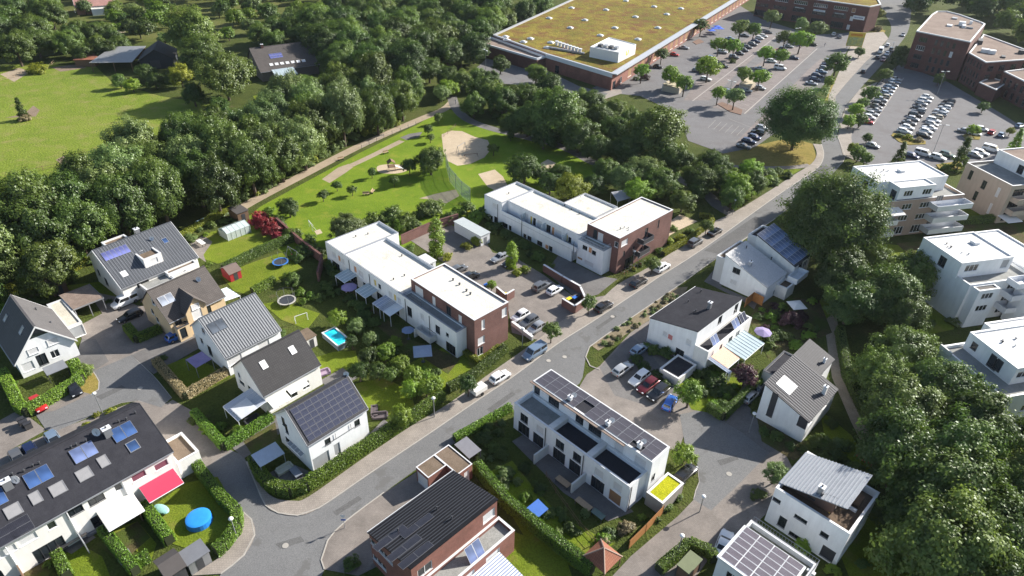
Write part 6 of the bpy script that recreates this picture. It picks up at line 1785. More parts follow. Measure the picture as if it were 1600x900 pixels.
def leaf_mesh(name, pos, nrm, size, tone, mat):
    n = len(pos)
    nrm = nrm / np.maximum(np.linalg.norm(nrm, axis=1, keepdims=True), 1e-6)
    r = rng.normal(size=(n, 3))
    t = np.cross(nrm, r)
    t /= np.maximum(np.linalg.norm(t, axis=1, keepdims=True), 1e-6)
    b = np.cross(nrm, t)
    s = np.asarray(size).reshape(-1, 1) * np.ones((n, 1)) * 0.5
    a = s * rng.uniform(.75, 1.3, (n, 1))
    c = s * rng.uniform(.55, 1.0, (n, 1))
    bend = nrm * s * rng.uniform(-.35, .35, (n, 1))
    v = np.stack([pos - t * a, pos - b * c + bend, pos + t * a, pos + b * c + bend], 1).reshape(-1, 3)
    me = bpy.data.meshes.new(name)
    me.vertices.add(4 * n)
    me.vertices.foreach_set('co', v.astype(np.float32).ravel())
    me.loops.add(4 * n)
    me.loops.foreach_set('vertex_index', np.arange(4 * n, dtype=np.int32))
    me.polygons.add(n)
    me.polygons.foreach_set('loop_start', np.arange(0, 4 * n, 4, dtype=np.int32))
    me.polygons.foreach_set('loop_total', np.full(n, 4, dtype=np.int32))
    at = me.attributes.new('tone', 'FLOAT', 'FACE')
    at.data.foreach_set('value', np.clip(tone, 0, 1).astype(np.float32))
    me.materials.append(mat)
    me.update(calc_edges=True)
    return me

def crown(kind, nclump, nleaf, size, seed, flat=0.85):
    """unit crown: limbs carry lobes, lobes carry clumps, clumps carry leaves; gaps stay between them"""
    r = np.random.default_rng(seed)
    P, N, T = [], [], []
    lob = r.uniform(0, 6.28, 4)
    cl = []
    if kind in ('broad', 'bush'):
        nl = max(7, nclump // 9)
        for i in range(nl):
            z = 1 - 1.55 * (i + .5) / nl if kind == 'broad' else 1 - 1.05 * (i + .5) / nl
            az = i * 2.399 + r.uniform(-.5, .5)
            h = math.sqrt(max(0, 1 - min(1, abs(z)) ** 2))
            rad = r.uniform(.48, .82) * (1 + .12 * math.sin(2 * az + lob[0]))
            lc = np.array([math.cos(az) * h * rad, math.sin(az) * h * rad, z * rad * flat])
            lr = r.uniform(.26, .42)
            lt = r.normal(.5, .13)
            for k in range(9):
                d = r.normal(size=3)
                d /= np.linalg.norm(d)
                d[2] = d[2] * .8 + .1
                cl.append((lc + d * lr * r.uniform(.55, 1.0), r.uniform(.09, .19), lt))
    else:
        for i in range(nclump):
            az = r.uniform(0, 6.28)
            h = r.uniform(-1, 1)
            if kind == 'upright':
                rr = .42 * math.sqrt(max(.02, 1 - ((h + .25) / 1.28) ** 2)) * r.uniform(.45, 1.1)
                cr = r.uniform(.1, .2)
            else:
                rr = .55 * (1 - (h + 1) / 2.05) * r.uniform(.7, 1)
                cr = .12
            cl.append((np.array([math.cos(az) * rr, math.sin(az) * rr, h]), cr, r.normal(.5, .15)))
    for c, cr, lt in cl:
        m = max(12, int(nleaf * (cr / .13) ** 2))
        e = r.normal(size=(m, 3))
        e /= np.linalg.norm(e, axis=1, keepdims=True)
        q = c + e * cr * r.uniform(.3, 1.25, (m, 1)) * np.array([1.1, 1.1, .8])
        P.append(q)
        out = q / np.maximum(np.linalg.norm(q, axis=1, keepdims=True), .2)
        N.append(e * .45 + out * .55 + np.array([0, 0, .4]) + r.normal(size=(m, 3)) * .3)
        T.append(np.clip(lt + r.normal(0, .1) + r.normal(0, .1, m), 0, 1))
    P, N, T = np.concatenate(P), np.concatenate(N), np.concatenate(T)
    return P, N, T, size * r.uniform(.65, 1.35, len(P))

SHAPES = {}
def shape(kind, var):
    k = (kind, var)
    if k not in SHAPES:
        cfg = {'broad': ('broad', 260, 95, .052), 'small': ('broad', 190, 30, .09), 'upright': ('upright', 90, 60, .07), 'cone': ('cone', 90, 60, .07), 'bush': ('bush', 100, 42, .088), 'wide': ('broad', 640, 110, .034)}[kind]
        SHAPES[k] = crown(cfg[0], cfg[1], cfg[2], cfg[3], 100 + var * 17 + len(kind), .8 if kind == 'wide' else .85)
    return SHAPES[k]
CROWN_M = {}
def crown_mesh(kind, var):
    k = (kind, var)
    if k not in CROWN_M:
        P, N, T, S = shape(kind, var)
        CROWN_M[k] = leaf_mesh('crown', P, N, S, T, LEAF['mid'])
    return CROWN_M[k]
def set_leaf(o, leaf):
    sl = o.material_slots[0]
    sl.link = 'OBJECT'
    sl.material = LEAF[leaf]
    return o
def trunk_mesh(var):
    k = ('trunk', var)
    if k not in CROWN_M:
        r = np.random.default_rng(5 + var)
        b = MB()
        b.bar((0, 0, 0), (.01, .01, .35), .045, 0, 8, .032)
        b.bar((.01, .01, .35), (0, .02, .78), .032, 0, 8, .014)
        for i in range(7):
            a = i * 2.4 + r.uniform(0, .6)
            z = .28 + .055 * i
            b.bar((.005, .01, z), (math.cos(a) * r.uniform(.14, .22), math.sin(a) * r.uniform(.14, .22), z + r.uniform(.14, .24)), .017, 0, 5, .006)
        CROWN_M[k] = b.mesh('trunk', BARK)
    return CROWN_M[k]

LEAF_WORD = {'dark': 'dark green', 'mid': 'mid green', 'light': 'bright green', 'lime': 'yellow-green', 'grey': 'grey-green', 'purple': 'dark purple', 'red': 'crimson', 'dry': 'straw-coloured', 'hedge': 'fresh green'}
SHAPE_WORD = {'broad': 'broad-crowned', 'small': 'young round', 'upright': 'slender upright', 'cone': 'conical', 'wide': 'wide spreading', 'bush': 'rounded'}
def tree_at(p, R, kind, leaf, where, group, hfac=1.0, trunk_h=None):
    """R = crown radius in metres; p = foot on the ground"""
    nv = {'broad': 6, 'small': 4, 'upright': 2, 'cone': 1, 'wide': 1}[kind]
    var = random.randrange(nv)
    rz = {'broad': 1.05, 'small': 1.05, 'upright': 2.2, 'cone': 2.0, 'wide': 1.15}[kind] * R * hfac * random.uniform(.92, 1.12)
    if kind == 'wide':
        sx = R * 1.04
    elif kind in ('upright', 'cone'):
        sx = R / .5
    else:
        sx = R
    clear = trunk_h if trunk_h is not None else {'broad': .08 * R, 'small': 1.5, 'upright': .4, 'cone': .1, 'wide': .12 * R}[kind]
    zc = clear + rz * (.9 if kind in ('upright', 'cone') else .8)
    t = thing({'cone': 'conifer'}.get(kind, 'tree'), f'{SHAPE_WORD[kind]} {LEAF_WORD[leaf]} tree {where}', 'tree', (p.x, p.y, 0), random.uniform(0, 6.28), group)
    link('trunk', trunk_mesh(var % 2), t, scale=(max(1.6, min(R * 1.7, 10)),) * 2 + (zc + rz * .55,))
    set_leaf(link('crown', crown_mesh(kind, var), t, (0, 0, zc), 0, (sx * random.uniform(.9, 1.1), sx * random.uniform(.9, 1.1), rz)), leaf)
    return t
def tree(px, py, rpx, kind, leaf, where, group, **k):
    """px, py = middle of the crown in the survey picture, rpx = its half width there"""
    z = 4.0
    for _ in range(3):
        R = rpx * mpp(px, py, z)
        z = R * (1.35 if kind in ('broad',) else 1.0) + (1.6 if kind == 'small' else 0)
        if kind in ('upright', 'cone'):
            z = R * 2.2
    p = G(px, py, z)
    return tree_at(p, R, kind, leaf, where, group, **k)
def bush_at(p, R, leaf, where, group, name='shrub', rz=None, word='rounded'):
    var = random.randrange(4)
    rz = rz or R * random.uniform(.8, 1.05)
    return tag(set_leaf(link(name, crown_mesh('bush', var), None, (p.x, p.y, rz * .22), random.uniform(0, 6.28), (R, R, rz)), leaf), f'{word} {LEAF_WORD[leaf]} shrub {where}', 'shrub', group)
def bush(px, py, rpx, leaf, where, group, **k):
    R = rpx * mpp(px, py, 1)
    return bush_at(G(px, py, R * .5), R, leaf, where, group, **k)

def inside(x, y, poly):
    c = False
    for i in range(len(poly)):
        (x1, y1), (x2, y2) = poly[i], poly[i - 1]
        if (y1 > y) != (y2 > y) and x < (x2 - x1) * (y - y1) / (y2 - y1) + x1:
            c = not c
    return c
def mass(name, items, leaf, keep, grow):
    """far-off crowns that read as one mass: items = (x, y, z, R, rz, kind, var)"""
    P, N, T, S = [], [], [], []
    for x, y, z, R, rz, kind, var in items:
        p, n, t, sz = shape(kind, var)
        idx = rng.permutation(len(p))[:int(len(p) * keep)]
        a = rng.uniform(0, 6.28)
        rot = np.array([[math.cos(a), -math.sin(a), 0], [math.sin(a), math.cos(a), 0], [0, 0, 1]])
        q = (p[idx] @ rot.T) * np.array([R, R, rz]) + np.array([x, y, z])
        P.append(q); N.append(n[idx] @ rot.T); T.append(t[idx]); S.append(sz[idx] * R * grow)
    o = link(name, leaf_mesh(name, np.concatenate(P), np.concatenate(N), np.concatenate(S), np.concatenate(T), LEAF[leaf]))
    o['kind'] = 'stuff'
    return o
def wood(poly_px, z, spacing, R, kinds, leaves, where, group, maxn=200, marks=(), stuff=None, hfac=1.0):
    """crowns whose middles lie in the region, foot points kept apart on the ground"""
    w = [G(x, y, z) for x, y in poly_px]
    P = [(p.x, p.y) for p in w]
    xs, ys = [p[0] for p in P], [p[1] for p in P]
    pts, tries = [], 0
    while tries < 6000 and len(pts) < maxn:
        tries += 1
        x, y = random.uniform(min(xs), max(xs)), random.uniform(min(ys), max(ys))
        if inside(x, y, P) and all((x - a) ** 2 + (y - b) ** 2 > spacing ** 2 for a, b in pts):
            pts.append((x, y))
    if stuff:
        for lf in sorted(set(leaves)):
            it = []
            for i, (x, y) in enumerate(pts):
                if leaves[i % len(leaves)] == lf:
                    r_ = random.uniform(*R)
                    it.append((x, y, r_ * 1.15, r_, r_ * 1.05, 'broad', i % 6))
            tag(mass(stuff, it, lf, .16, 2.2), f'{LEAF_WORD[lf]} trees growing as one mass {where}', 'wood')
        return len(pts)
    mk = [(G(a, b), t) for a, b, t in marks]
    for x, y in pts:
        wh = min(mk, key=lambda m: (m[0].x - x) ** 2 + (m[0].y - y) ** 2)[1] if mk else where
        r_ = random.uniform(*R)
        tree_at(Vector((x, y, 0)), r_, random.choice(kinds), random.choice(leaves), ('grown large ' if r_ > R[0] + .7 * (R[1] - R[0]) else '') + wh, group, hfac=hfac)
    return len(pts)

# the belt between meadow and gardens, and the woods around
N_ = []
N_.append(wood([(-80, 350), (0, 335), (75, 310), (110, 287), (165, 252), (215, 230), (290, 203), (335, 192), (395, 175), (430, 165), (520, 140), (600, 125), (640, 128), (650, 150), (600, 172), (520, 208), (440, 248), (380, 276), (335, 297), (280, 312), (215, 330), (145, 350), (115, 392), (70, 418), (0, 438), (-80, 470)], 6.5, 6.6, (4.4, 6.6), ['broad'], ['dark', 'mid', 'dark', 'mid', 'grey'], 'in the wooded belt beside the meadow', 'trees of the wooded belt', 120,
  [(0, 390, 'in the belt above the charcoal-roofed house'), (100, 385, 'in the belt above the open carport'), (60, 330, 'in the belt by the meadow fence'), (170, 345, 'in the belt above the slate-blue roof'), (160, 275, 'in the belt at the meadow fence bend'), (270, 315, 'in the belt above the blue tarpaulin tunnel'), (250, 235, 'in the belt below the meadow corner'), (360, 275, 'in the belt by the dark flat-roofed shed'), (340, 210, 'in the belt below the lime-green barn tree'), (440, 235, 'in the belt beside the gravel path'), (430, 185, 'in the belt below the conservatory'), (540, 185, 'in the belt beside the gravel path benches'), (620, 150, 'in the belt where the paths meet')], hfac=1.4))
N_.append(wood([(-40, 30), (20, -10), (90, -10), (100, 40), (75, 75), (0, 90), (-40, 95)], 6.0, 8.0, (5.5, 7.5), ['broad'], ['dark', 'mid'], 'behind the meadow', 'trees behind the meadow', 16))
N_.append(wood([(105, 45), (150, 38), (195, 58), (165, 76), (125, 84), (100, 70)], 5, 7, (3.6, 5.2), ['broad'], ['dark', 'mid'], 'round the farm sheds', 'trees round the farm sheds', 12))
N_.append(wood([(470, 20), (560, -5), (700, -10), (780, -10), (795, 12), (760, 40), (740, 70), (690, 80), (640, 105), (560, 110), (500, 80), (490, 50)], 7.0, 10.0, (5.8, 8.4), ['broad'], ['dark', 'mid', 'dark'], 'in the wood beside the supermarket', 'trees of the upper wood', 60,
  [(760, 60, 'along the supermarket side wall'), (700, 90, 'above the meeting of the paths'), (620, 90, 'in the wood above the wooded belt'), (560, 60, 'in the wood behind the brown-roofed house'), (560, 10, 'in the wood by the allotments'), (680, 20, 'deep in the wood by the supermarket'), (500, 40, 'at the allotment corner of the wood')]))
N_.append(wood([(400, 44), (500, 36), (520, 52), (508, 60), (400, 54)], 6.0, 8.0, (4.5, 6.0), ['broad'], ['dark', 'mid'], 'behind the brown-roofed house', 'trees round the brown-roofed house', 12))
for px, py, r, l in ((295, 35, 44, 'mid'), (345, 95, 46, 'mid'), (312, 70, 34, 'dark'), (520, 90, 24, 'mid'), (540, 120, 24, 'mid'), (505, 135, 26, 'mid'), (470, 130, 22, 'mid'), (455, 150, 20, 'dark'), (580, 130, 24, 'mid'), (610, 150, 22, 'mid'), (640, 130, 22, 'mid'), (560, 150, 22, 'mid'), (670, 100, 22, 'mid'), (700, 130, 16, 'light'), (720, 80, 18, 'mid'), (690, 140, 14, 'grey')):
    tree(px, py, r, 'broad', l, 'between timber barn and brown-roofed house' if px < 400 else 'in front of the conservatory' if px < 530 else 'below the wood right of the conservatory' if px < 650 else 'near the meeting of the park paths', 'trees round the brown-roofed house')
for px, py, r in ((190, 25, 13), (165, 45, 15), (215, 40, 14), (370, 20, 12), (420, 8, 12), (355, 45, 12), (450, 25, 14), (400, 35, 12), (235, 15, 10), (130, 5, 12), (480, 8, 13), (385, 5, 10), (340, 12, 10), (205, 8, 12), (180, 38, 10), (262, 28, 10), (255, 55, 12)):
    tree(px, py, r, 'small', random.choice(['mid', 'light', 'grey', 'dark']), 'in the allotment gardens', 'trees in the allotments', trunk_h=.5)
for px, py, r, l in ((225, 105, 16, 'dark'), (185, 122, 12, 'mid'), (205, 128, 12, 'light'), (240, 120, 14, 'dark'), (280, 112, 18, 'lime'), (300, 140, 20, 'dark')):
    tree(px, py, r, 'broad', l, 'in front of the dark timber barn', 'trees in front of the barn')
N_.append(wood([(172, 5), (250, 0), (262, 30), (225, 50), (190, 40), (175, 30)], 4.0, 9.0, (3.0, 4.6), ['broad'], ['mid', 'dark', 'light'], 'in the gardens round the pink-roofed house', 'trees round the pink-roofed house', 12, stuff='far_wood'))
N_.append(wood([(340, 0), (470, -8), (560, -12), (540, 10), (480, 40), (400, 45), (350, 30)], 4.0, 9.0, (3.0, 4.8), ['broad'], ['mid', 'dark', 'light', 'grey'], 'in the allotments above the brown-roofed house', 'trees in the upper allotments', 20, stuff='far_wood'))
N_.append(wood([(-60, -25), (200, -30), (600, -32), (800, -32), (780, -12), (560, -14), (300, -10), (100, -12), (-60, 0)], 5.0, 12.0, (4.5, 7.5), ['broad'], ['mid', 'dark'], 'beyond the allotments', 'trees beyond the allotments', 60, stuff='far_wood'))
tree(31, 168, 9, 'cone', 'dark', 'standing alone in the meadow', None)
bush(38, 182, 12, 'dry', 'at the foot of the meadow conifer', None); bush(57, 105, 17, 'lime', 'on the meadow edge', None)

# between the park and the supermarket
for px, py, r, l in ((755, 135, 24, 'dark'), (740, 158, 20, 'mid'), (785, 150, 24, 'dark'), (718, 118, 20, 'mid'), (745, 112, 18, 'mid'), (765, 140, 24, 'mid'), (858, 130, 26, 'dark'), (825, 145, 24, 'mid'), (925, 150, 24, 'dark'), (895, 165, 28, 'mid'), (762, 42, 20, 'dark'), (790, 27, 20, 'mid'), (818, 12, 20, 'dark'), (846, 0, 20, 'mid'), (700, 112, 18, 'dark'), (768, 118, 18, 'dark'), (806, 140, 22, 'mid'), (838, 138, 20, 'dark'), (905, 150, 22, 'mid'), (888, 192, 24, 'dark'), (802, 188, 20, 'dark'), (960, 165, 20, 'mid'), (985, 185, 24, 'mid'), (782, 95, 15, 'dark'), (838, 108, 18, 'mid'), (825, 175, 30, 'mid'), (870, 160, 48, 'mid'), (905, 200, 30, 'dark'), (938, 175, 26, 'dark'), (965, 195, 26, 'dark'), (1028, 185, 52, 'mid'), (985, 225, 28, 'dark'), (1045, 235, 24, 'dark'), (850, 205, 22, 'dark'), (935, 225, 24, 'dark')):
    tree(px, py, r, 'broad', l, 'beside the supermarket loading yard' if py < 125 else 'at the sand pit end of the park footpath' if px < 810 else 'above the middle of the park footpath' if px < 900 else 'between footpath and supermarket corner' if px < 975 else 'at the edge of the supermarket car park', 'trees between park and supermarket')
for px, py, r, l in ((945, 258, 22, 'mid'), (975, 270, 26, 'grey'), (1010, 262, 28, 'grey'), (1035, 278, 26, 'mid'), (1000, 290, 24, 'light'), (930, 285, 18, 'dark'), (1060, 245, 24, 'mid'), (1095, 270, 26, 'mid'), (1130, 270, 26, 'dark'), (1125, 250, 22, 'mid'), (1155, 285, 26, 'light'), (1180, 280, 22, 'mid'), (1110, 245, 20, 'mid'), (1175, 258, 18, 'light'), (1145, 305, 20, 'mid'), (1068, 308, 19, 'mid'), (1090, 295, 14, 'dark')):
    tree(px, py, r, 'broad', l, 'in the thicket beside the footpath', 'trees of the footpath thicket', trunk_h=.4)
tree(1250, 184, 53, 'wide', 'dark', 'overhanging the road bend by the car park', None)
tree(820, 250, 30, 'broad', 'dark', 'standing on the park lawn near the white block', None)
tree(895, 285, 27, 'broad', 'lime', 'behind the recessed-balcony block', None)
for px, py, r in ((860, 280, 20), (925, 295, 12), (845, 270, 14), (875, 265, 18)):
    tree(px, py, r, 'broad', 'dark', 'behind the recessed-balcony block', 'trees behind the recessed-balcony block', trunk_h=.4)
tree(672, 242, 25, 'broad', 'mid', 'on the lawn beside the large sand pit', None)
for px, py, r, l in ((639, 252, 13, 'dark'), (580, 262, 8, 'dark'), (615, 275, 8, 'mid'), (668, 195, 9, 'mid'), (684, 178, 8, 'mid'), (672, 208, 7, 'mid'), (525, 282, 8, 'dark'), (503, 297, 9, 'dark'), (549, 289, 8, 'mid'), (771, 226, 9, 'mid'), (798, 205, 7, 'dark')):
    tree(px, py, r, 'small', l, 'on the park lawn', 'young trees on the park lawn', trunk_h=.6)
tree(450, 318, 18, 'broad', 'dark', 'at the garden corner of the park', None, trunk_h=.3)
tree(540, 345, 28, 'broad', 'grey', 'behind the long white block', None, trunk_h=.3)
for px, py, r, l in ((585, 345, 20, 'mid'), (610, 335, 22, 'mid'), (635, 345, 20, 'mid'), (660, 330, 18, 'mid'), (675, 325, 20, 'grey'), (600, 360, 16, 'mid'), (625, 352, 16, 'light'), (700, 340, 16, 'mid'), (730, 325, 16, 'mid'), (745, 340, 16, 'light'), (715, 330, 12, 'light'), (755, 330, 14, 'mid'), (648, 352, 14, 'mid'), (570, 355, 14, 'dark')):
    bush(px, py, r, l, 'in the planting along the park edge', 'shrubs along the park edge', rz=r * mpp(px, py) * 1.1)
for px, py, r, l in ((430, 345, 16, 'mid'), (455, 365, 18, 'mid'), (475, 385, 18, 'dark'), (495, 392, 16, 'dark'), (420, 330, 12, 'light'), (440, 358, 12, 'light'), (465, 400, 14, 'dark'), (485, 372, 12, 'mid')):
    bush(px, py, r, l, 'behind the garden wall by the trampoline', 'shrubs behind the garden wall')
for px, py, r in ((402, 340, 17), (413, 348, 18), (425, 358, 18), (434, 368, 13)):
    bush(px, py, r, 'red', 'between greenhouse and park', 'crimson shrubs by the greenhouse')

# big trees and wood on the right
tree(1305, 345, 72, 'wide', 'dark', 'between street and white apartment houses', None)
for px, py, r in ((1335, 460, 42), (1322, 415, 46)):
    tree(px, py, r, 'broad', 'dark', 'below the large tree by the apartments', 'trees below the large tree')
tree(1275, 296, 30, 'broad', 'mid', 'at the street edge below the road bend', None)
for px, py, r, l in ((1390, 440, 52, 'mid'), (1440, 410, 44, 'mid'), (1345, 455, 40, 'mid'), (1420, 480, 40, 'mid'), (1320, 420, 34, 'dark'), (1370, 400, 30, 'mid')):
    tree(px, py, r, 'broad', l, 'in front of the apartment gardens', 'trees before the apartments')
N_.append(wood([(1345, 525), (1400, 520), (1450, 550), (1490, 600), (1540, 650), (1600, 668), (1680, 680), (1680, 960), (1500, 960), (1440, 830), (1395, 710), (1365, 630), (1348, 570)], 6.0, 6.4, (4.6, 6.8), ['broad'], ['dark', 'dark', 'mid'], 'in the dark wood by the footpath', 'trees of the right-hand wood', 70,
  [(1370, 560, 'in the wood beside the stepped anthracite roof'), (1450, 560, 'in the wood below the apartment lawn'), (1540, 620, 'in the wood below the paved roof terrace'), (1380, 680, 'in the wood beside the red kayak'), (1450, 760, 'in the wood beside the silver metal roof'), (1560, 760, 'deep in the right-hand wood'), (1480, 880, 'in the wood at the end of the footpath')], hfac=1.12))
for px, py, r, l in ((1490, 500, 12, 'grey'), (1455, 505, 10, 'mid'), (1515, 325, 0, 'lime')):
    if r:
        bush(px, py, r, l, 'on the apartment lawn', 'shrubs on the apartment lawn')
tree(1400, 800, 34, 'broad', 'dark', 'beside the house with the silver metal roof', None, trunk_h=.3)
N_.append(wood([(1375, -30), (1430, -30), (1660, -30), (1660, 60), (1600, 62), (1560, 45), (1540, 25), (1470, 5), (1430, 12), (1400, 0)], 6.0, 10.0, (5.5, 8.5), ['broad'], ['mid', 'dark'], 'behind the brick offices', 'trees behind the offices', 30, stuff='far_wood'))

# car park trees
for px, py, r, l in ((936 + 64, 52, 0, ''), (1003, 111, 10, 'light'), (1034, 84, 9, 'mid'), (1096, 39, 10, 'mid'), (1158, 42, 12, 'mid'), (1179, 46, 10, 'light'), (1124, 68, 11, 'light'), (1147, 74, 10, 'light'), (1108, 102, 16, 'light'), (1049, 118, 13, 'light'), (1070, 129, 12, 'light'), (1197, 83, 11, 'light'), (1227, 59, 11, 'mid'), (1252, 62, 13, 'light'), (1221, 88, 10, 'light'), (1164, 116, 11, 'light'), (1188, 120, 12, 'light'), (1123, 145, 10, 'light'), (1149, 150, 12, 'grey'), (1207, 26, 10, 'grey'), (1253, 40, 10, 'grey'), (1277, 43, 12, 'grey'), (938, 62, 0, '')):
    if r:
        tree(px, py, r * 1.25, 'small', l, 'among the supermarket parking bays', 'young trees in the supermarket car park', trunk_h=2.0)
for px, py, r, l in ((1310, 92, 20, 'mid'), (1345, 75, 9, 'mid'), (1297, 122, 9, 'light'), (1385, 110, 11, 'mid'), (1363, 140, 14, 'mid'), (1340, 165, 12, 'light'), (1350, 155, 10, 'mid'), (1330, 182, 12, 'light'), (1347, 180, 13, 'mid'), (1358, 208, 9, 'mid'), (1345, 232, 14, 'mid'), (1335, 225, 10, 'lime'), (1355, 240, 12, 'mid'), (1410, 75, 12, 'mid'), (1405, 90, 12, 'dark')):
    tree(px, py, r, 'small', l, 'lining the road by the car parks', 'young trees along the upper road', trunk_h=.5)
for px, py, r, l in ((1408, 240, 12, 'mid'), (1505, 240, 13, 'mid'), (1590, 218, 10, 'light'), (1525, 195, 10, 'light'), (1582, 198, 7, 'lime'), (1495, 320, 9, 'light'), (1540, 160, 9, 'dark'), (1470, 118, 10, 'dark')):
    tree(px, py, r, 'cone' if px in (1408, 1505, 1590) else 'small', l, 'in the planting beds of the office car park', 'young trees in the office car park', trunk_h=.4)
for px, py, r, l in ((1008, 120, 8, 'purple'), (995, 122, 6, 'mid'), (1098, 112, 7, 'mid'), (1145, 95, 6, 'mid'), (1420, 214, 9, 'lime'), (1435, 218, 8, 'dry'), (1405, 211, 7, 'mid'), (1515, 215, 7, 'dry'), (1478, 262, 10, 'mid'), (1375, 20, 10, 'lime'), (1362, 42, 8, 'dry'), (1372, 44, 8, 'dry'), (1298, 123, 8, 'lime'), (1478, 298, 6, 'lime')):
    bush(px, py, r, l, 'in a planting bed of the car parks', 'shrubs in the car park beds')

# street trees and garden trees
for px, py, r, l in ((862, 513, 15, 'mid'), (921, 470, 13, 'mid'), (731, 596, 16, 'dark'), (1020, 408, 13, 'mid'), (1105, 350, 11, 'mid')):
    tree(px, py, r, 'small', l, 'planted on the pavement of the main street', 'street trees', trunk_h=1.4)
for px, py, r, l in ((600, 540, 16, 'light'), (622, 560, 18, 'light'), (645, 575, 18, 'light'), (665, 595, 17, 'light'), (640, 600, 16, 'light'), (625, 640, 20, 'light'), (525, 487, 15, 'light'), (578, 520, 13, 'grey'), (555, 500, 14, 'grey'), (560, 570, 18, 'dark'), (575, 545, 16, 'dark'), (590, 570, 16, 'dark'), (680, 590, 14, 'light'), (610, 575, 14, 'mid'), (548, 525, 12, 'dark')):
    tree(px, py, r, 'small', l, 'in the gardens behind the rectangular pool', 'garden trees by the rectangular pool', trunk_h=.6)
for px, py, r, l in ((457, 435, 16, 'mid'), (130, 577, 17, 'mid'), (372, 675, 15, 'light'), (345, 665, 10, 'light'), (680, 375, 0, ''), (548, 880, 15, 'mid')):
    if r:
        bush(px, py, r, l, 'standing free in a cul-de-sac garden', 'garden shrubs of the cul-de-sac', rz=r * mpp(px, py) * 1.05)
tree(681, 372, 14, 'upright', 'light', 'beside the white garden shed', None)
tree(799, 400, 10, 'upright', 'light', 'in the bed beside the parked cars', None)
tree(768, 436, 9, 'small', 'light', 'in the middle of the paved court', None, trunk_h=.5)
tree(1080, 605, 26, 'small', 'light', 'beside the bright blue car', None, trunk_h=1.0)
tree(1072, 700, 20, 'small', 'light', 'at the end of the solar terrace', None, trunk_h=.6)
tree(1215, 730, 20, 'small', 'grey', 'beside the ribbed metal roof', None, trunk_h=.6)
tree(1168, 575, 22, 'small', 'purple', 'in front of the glass canopy', None, trunk_h=.5)
tree(1178, 580, 16, 'small', 'light', 'in front of the dark purple tree', None, trunk_h=.3)
for px, py, r in ((1235, 500, 20), (1250, 495, 15)):
    bush(px, py, r, 'purple', 'behind the purple parasol', 'purple shrubs behind the parasol', rz=r * mpp(px, py) * 1.1)
G_ = 'shrubs round the right-hand houses'
for px, py, r, l in ((1205, 495, 12, 'light'), (1225, 525, 12, 'mid'), (1200, 530, 12, 'dark'), (1110, 580, 14, 'mid'), (1095, 585, 12, 'mid'), (1125, 590, 12, 'grey'), (1022, 545, 12, 'mid'), (1040, 550, 14, 'dark'), (1010, 540, 9, 'light'), (995, 560, 12, 'dark'), (1005, 572, 12, 'dark'), (1025, 585, 12, 'dark'), (1040, 600, 12, 'dark'), (1050, 585, 12, 'mid'), (1140, 610, 12, 'mid'), (1185, 770, 14, 'mid'), (1255, 850, 16, 'light'), (1300, 890, 14, 'light'), (1270, 470, 9, 'light'), (1290, 440, 10, 'light'), (1270, 560, 14, 'dark'), (1300, 660, 12, 'dark'), (1310, 690, 12, 'grey'), (1255, 700, 10, 'mid'), (1235, 695, 10, 'dark'), (1350, 880, 12, 'dark'), (1290, 712, 10, 'mid'), (1215, 680, 12, 'mid'), (1195, 672, 11, 'dark'), (1180, 645, 8, 'mid'), (1115, 575, 10, 'light')):
    bush(px, py, r, l, 'in the gardens right of the street', G_)
G_ = 'shrubs round the solar terrace'
for px, py, r, l in ((787, 738, 15, 'grey'), (860, 800, 11, 'mid'), (915, 800, 10, 'grey'), (978, 822, 16, 'dry'), (1003, 808, 8, 'light'), (945, 845, 12, 'dry'), (1040, 790, 12, 'mid'), (1060, 775, 10, 'mid'), (1025, 810, 9, 'mid'), (900, 830, 10, 'mid'), (845, 760, 12, 'dark'), (820, 730, 12, 'dark'), (880, 810, 10, 'dark'), (755, 790, 8, 'light'), (770, 770, 8, 'light')):
    bush(px, py, r, l, 'in the gardens of the solar terrace', G_)
G_ = 'shrubs round the white blocks'
for px, py, r, l in ((640, 385, 10, 'mid'), (700, 400, 10, 'lime'), (745, 375, 13, 'lime'), (730, 383, 11, 'lime'), (820, 420, 11, 'lime'), (808, 425, 9, 'lime'), (790, 365, 12, 'dark'), (815, 380, 12, 'dark'), (840, 400, 12, 'mid'), (775, 352, 12, 'dark'), (765, 335, 12, 'mid'), (860, 415, 8, 'mid'), (830, 395, 10, 'dark'), (1050, 355, 9, 'light'), (1065, 370, 10, 'lime'), (1045, 375, 10, 'lime'), (1080, 360, 9, 'mid'), (1030, 390, 8, 'mid'), (1000, 412, 6, 'mid'), (990, 420, 5, 'lime'), (525, 440, 12, 'dark'), (545, 465, 12, 'dark'), (500, 465, 11, 'mid'), (570, 490, 12, 'dark'), (485, 460, 9, 'hedge'), (470, 455, 10, 'hedge'), (475, 470, 8, 'hedge'), (775, 460, 5, 'lime')):
    bush(px, py, r, l, 'in the beds round the white blocks', G_)
G_ = 'shrubs in the left gardens'
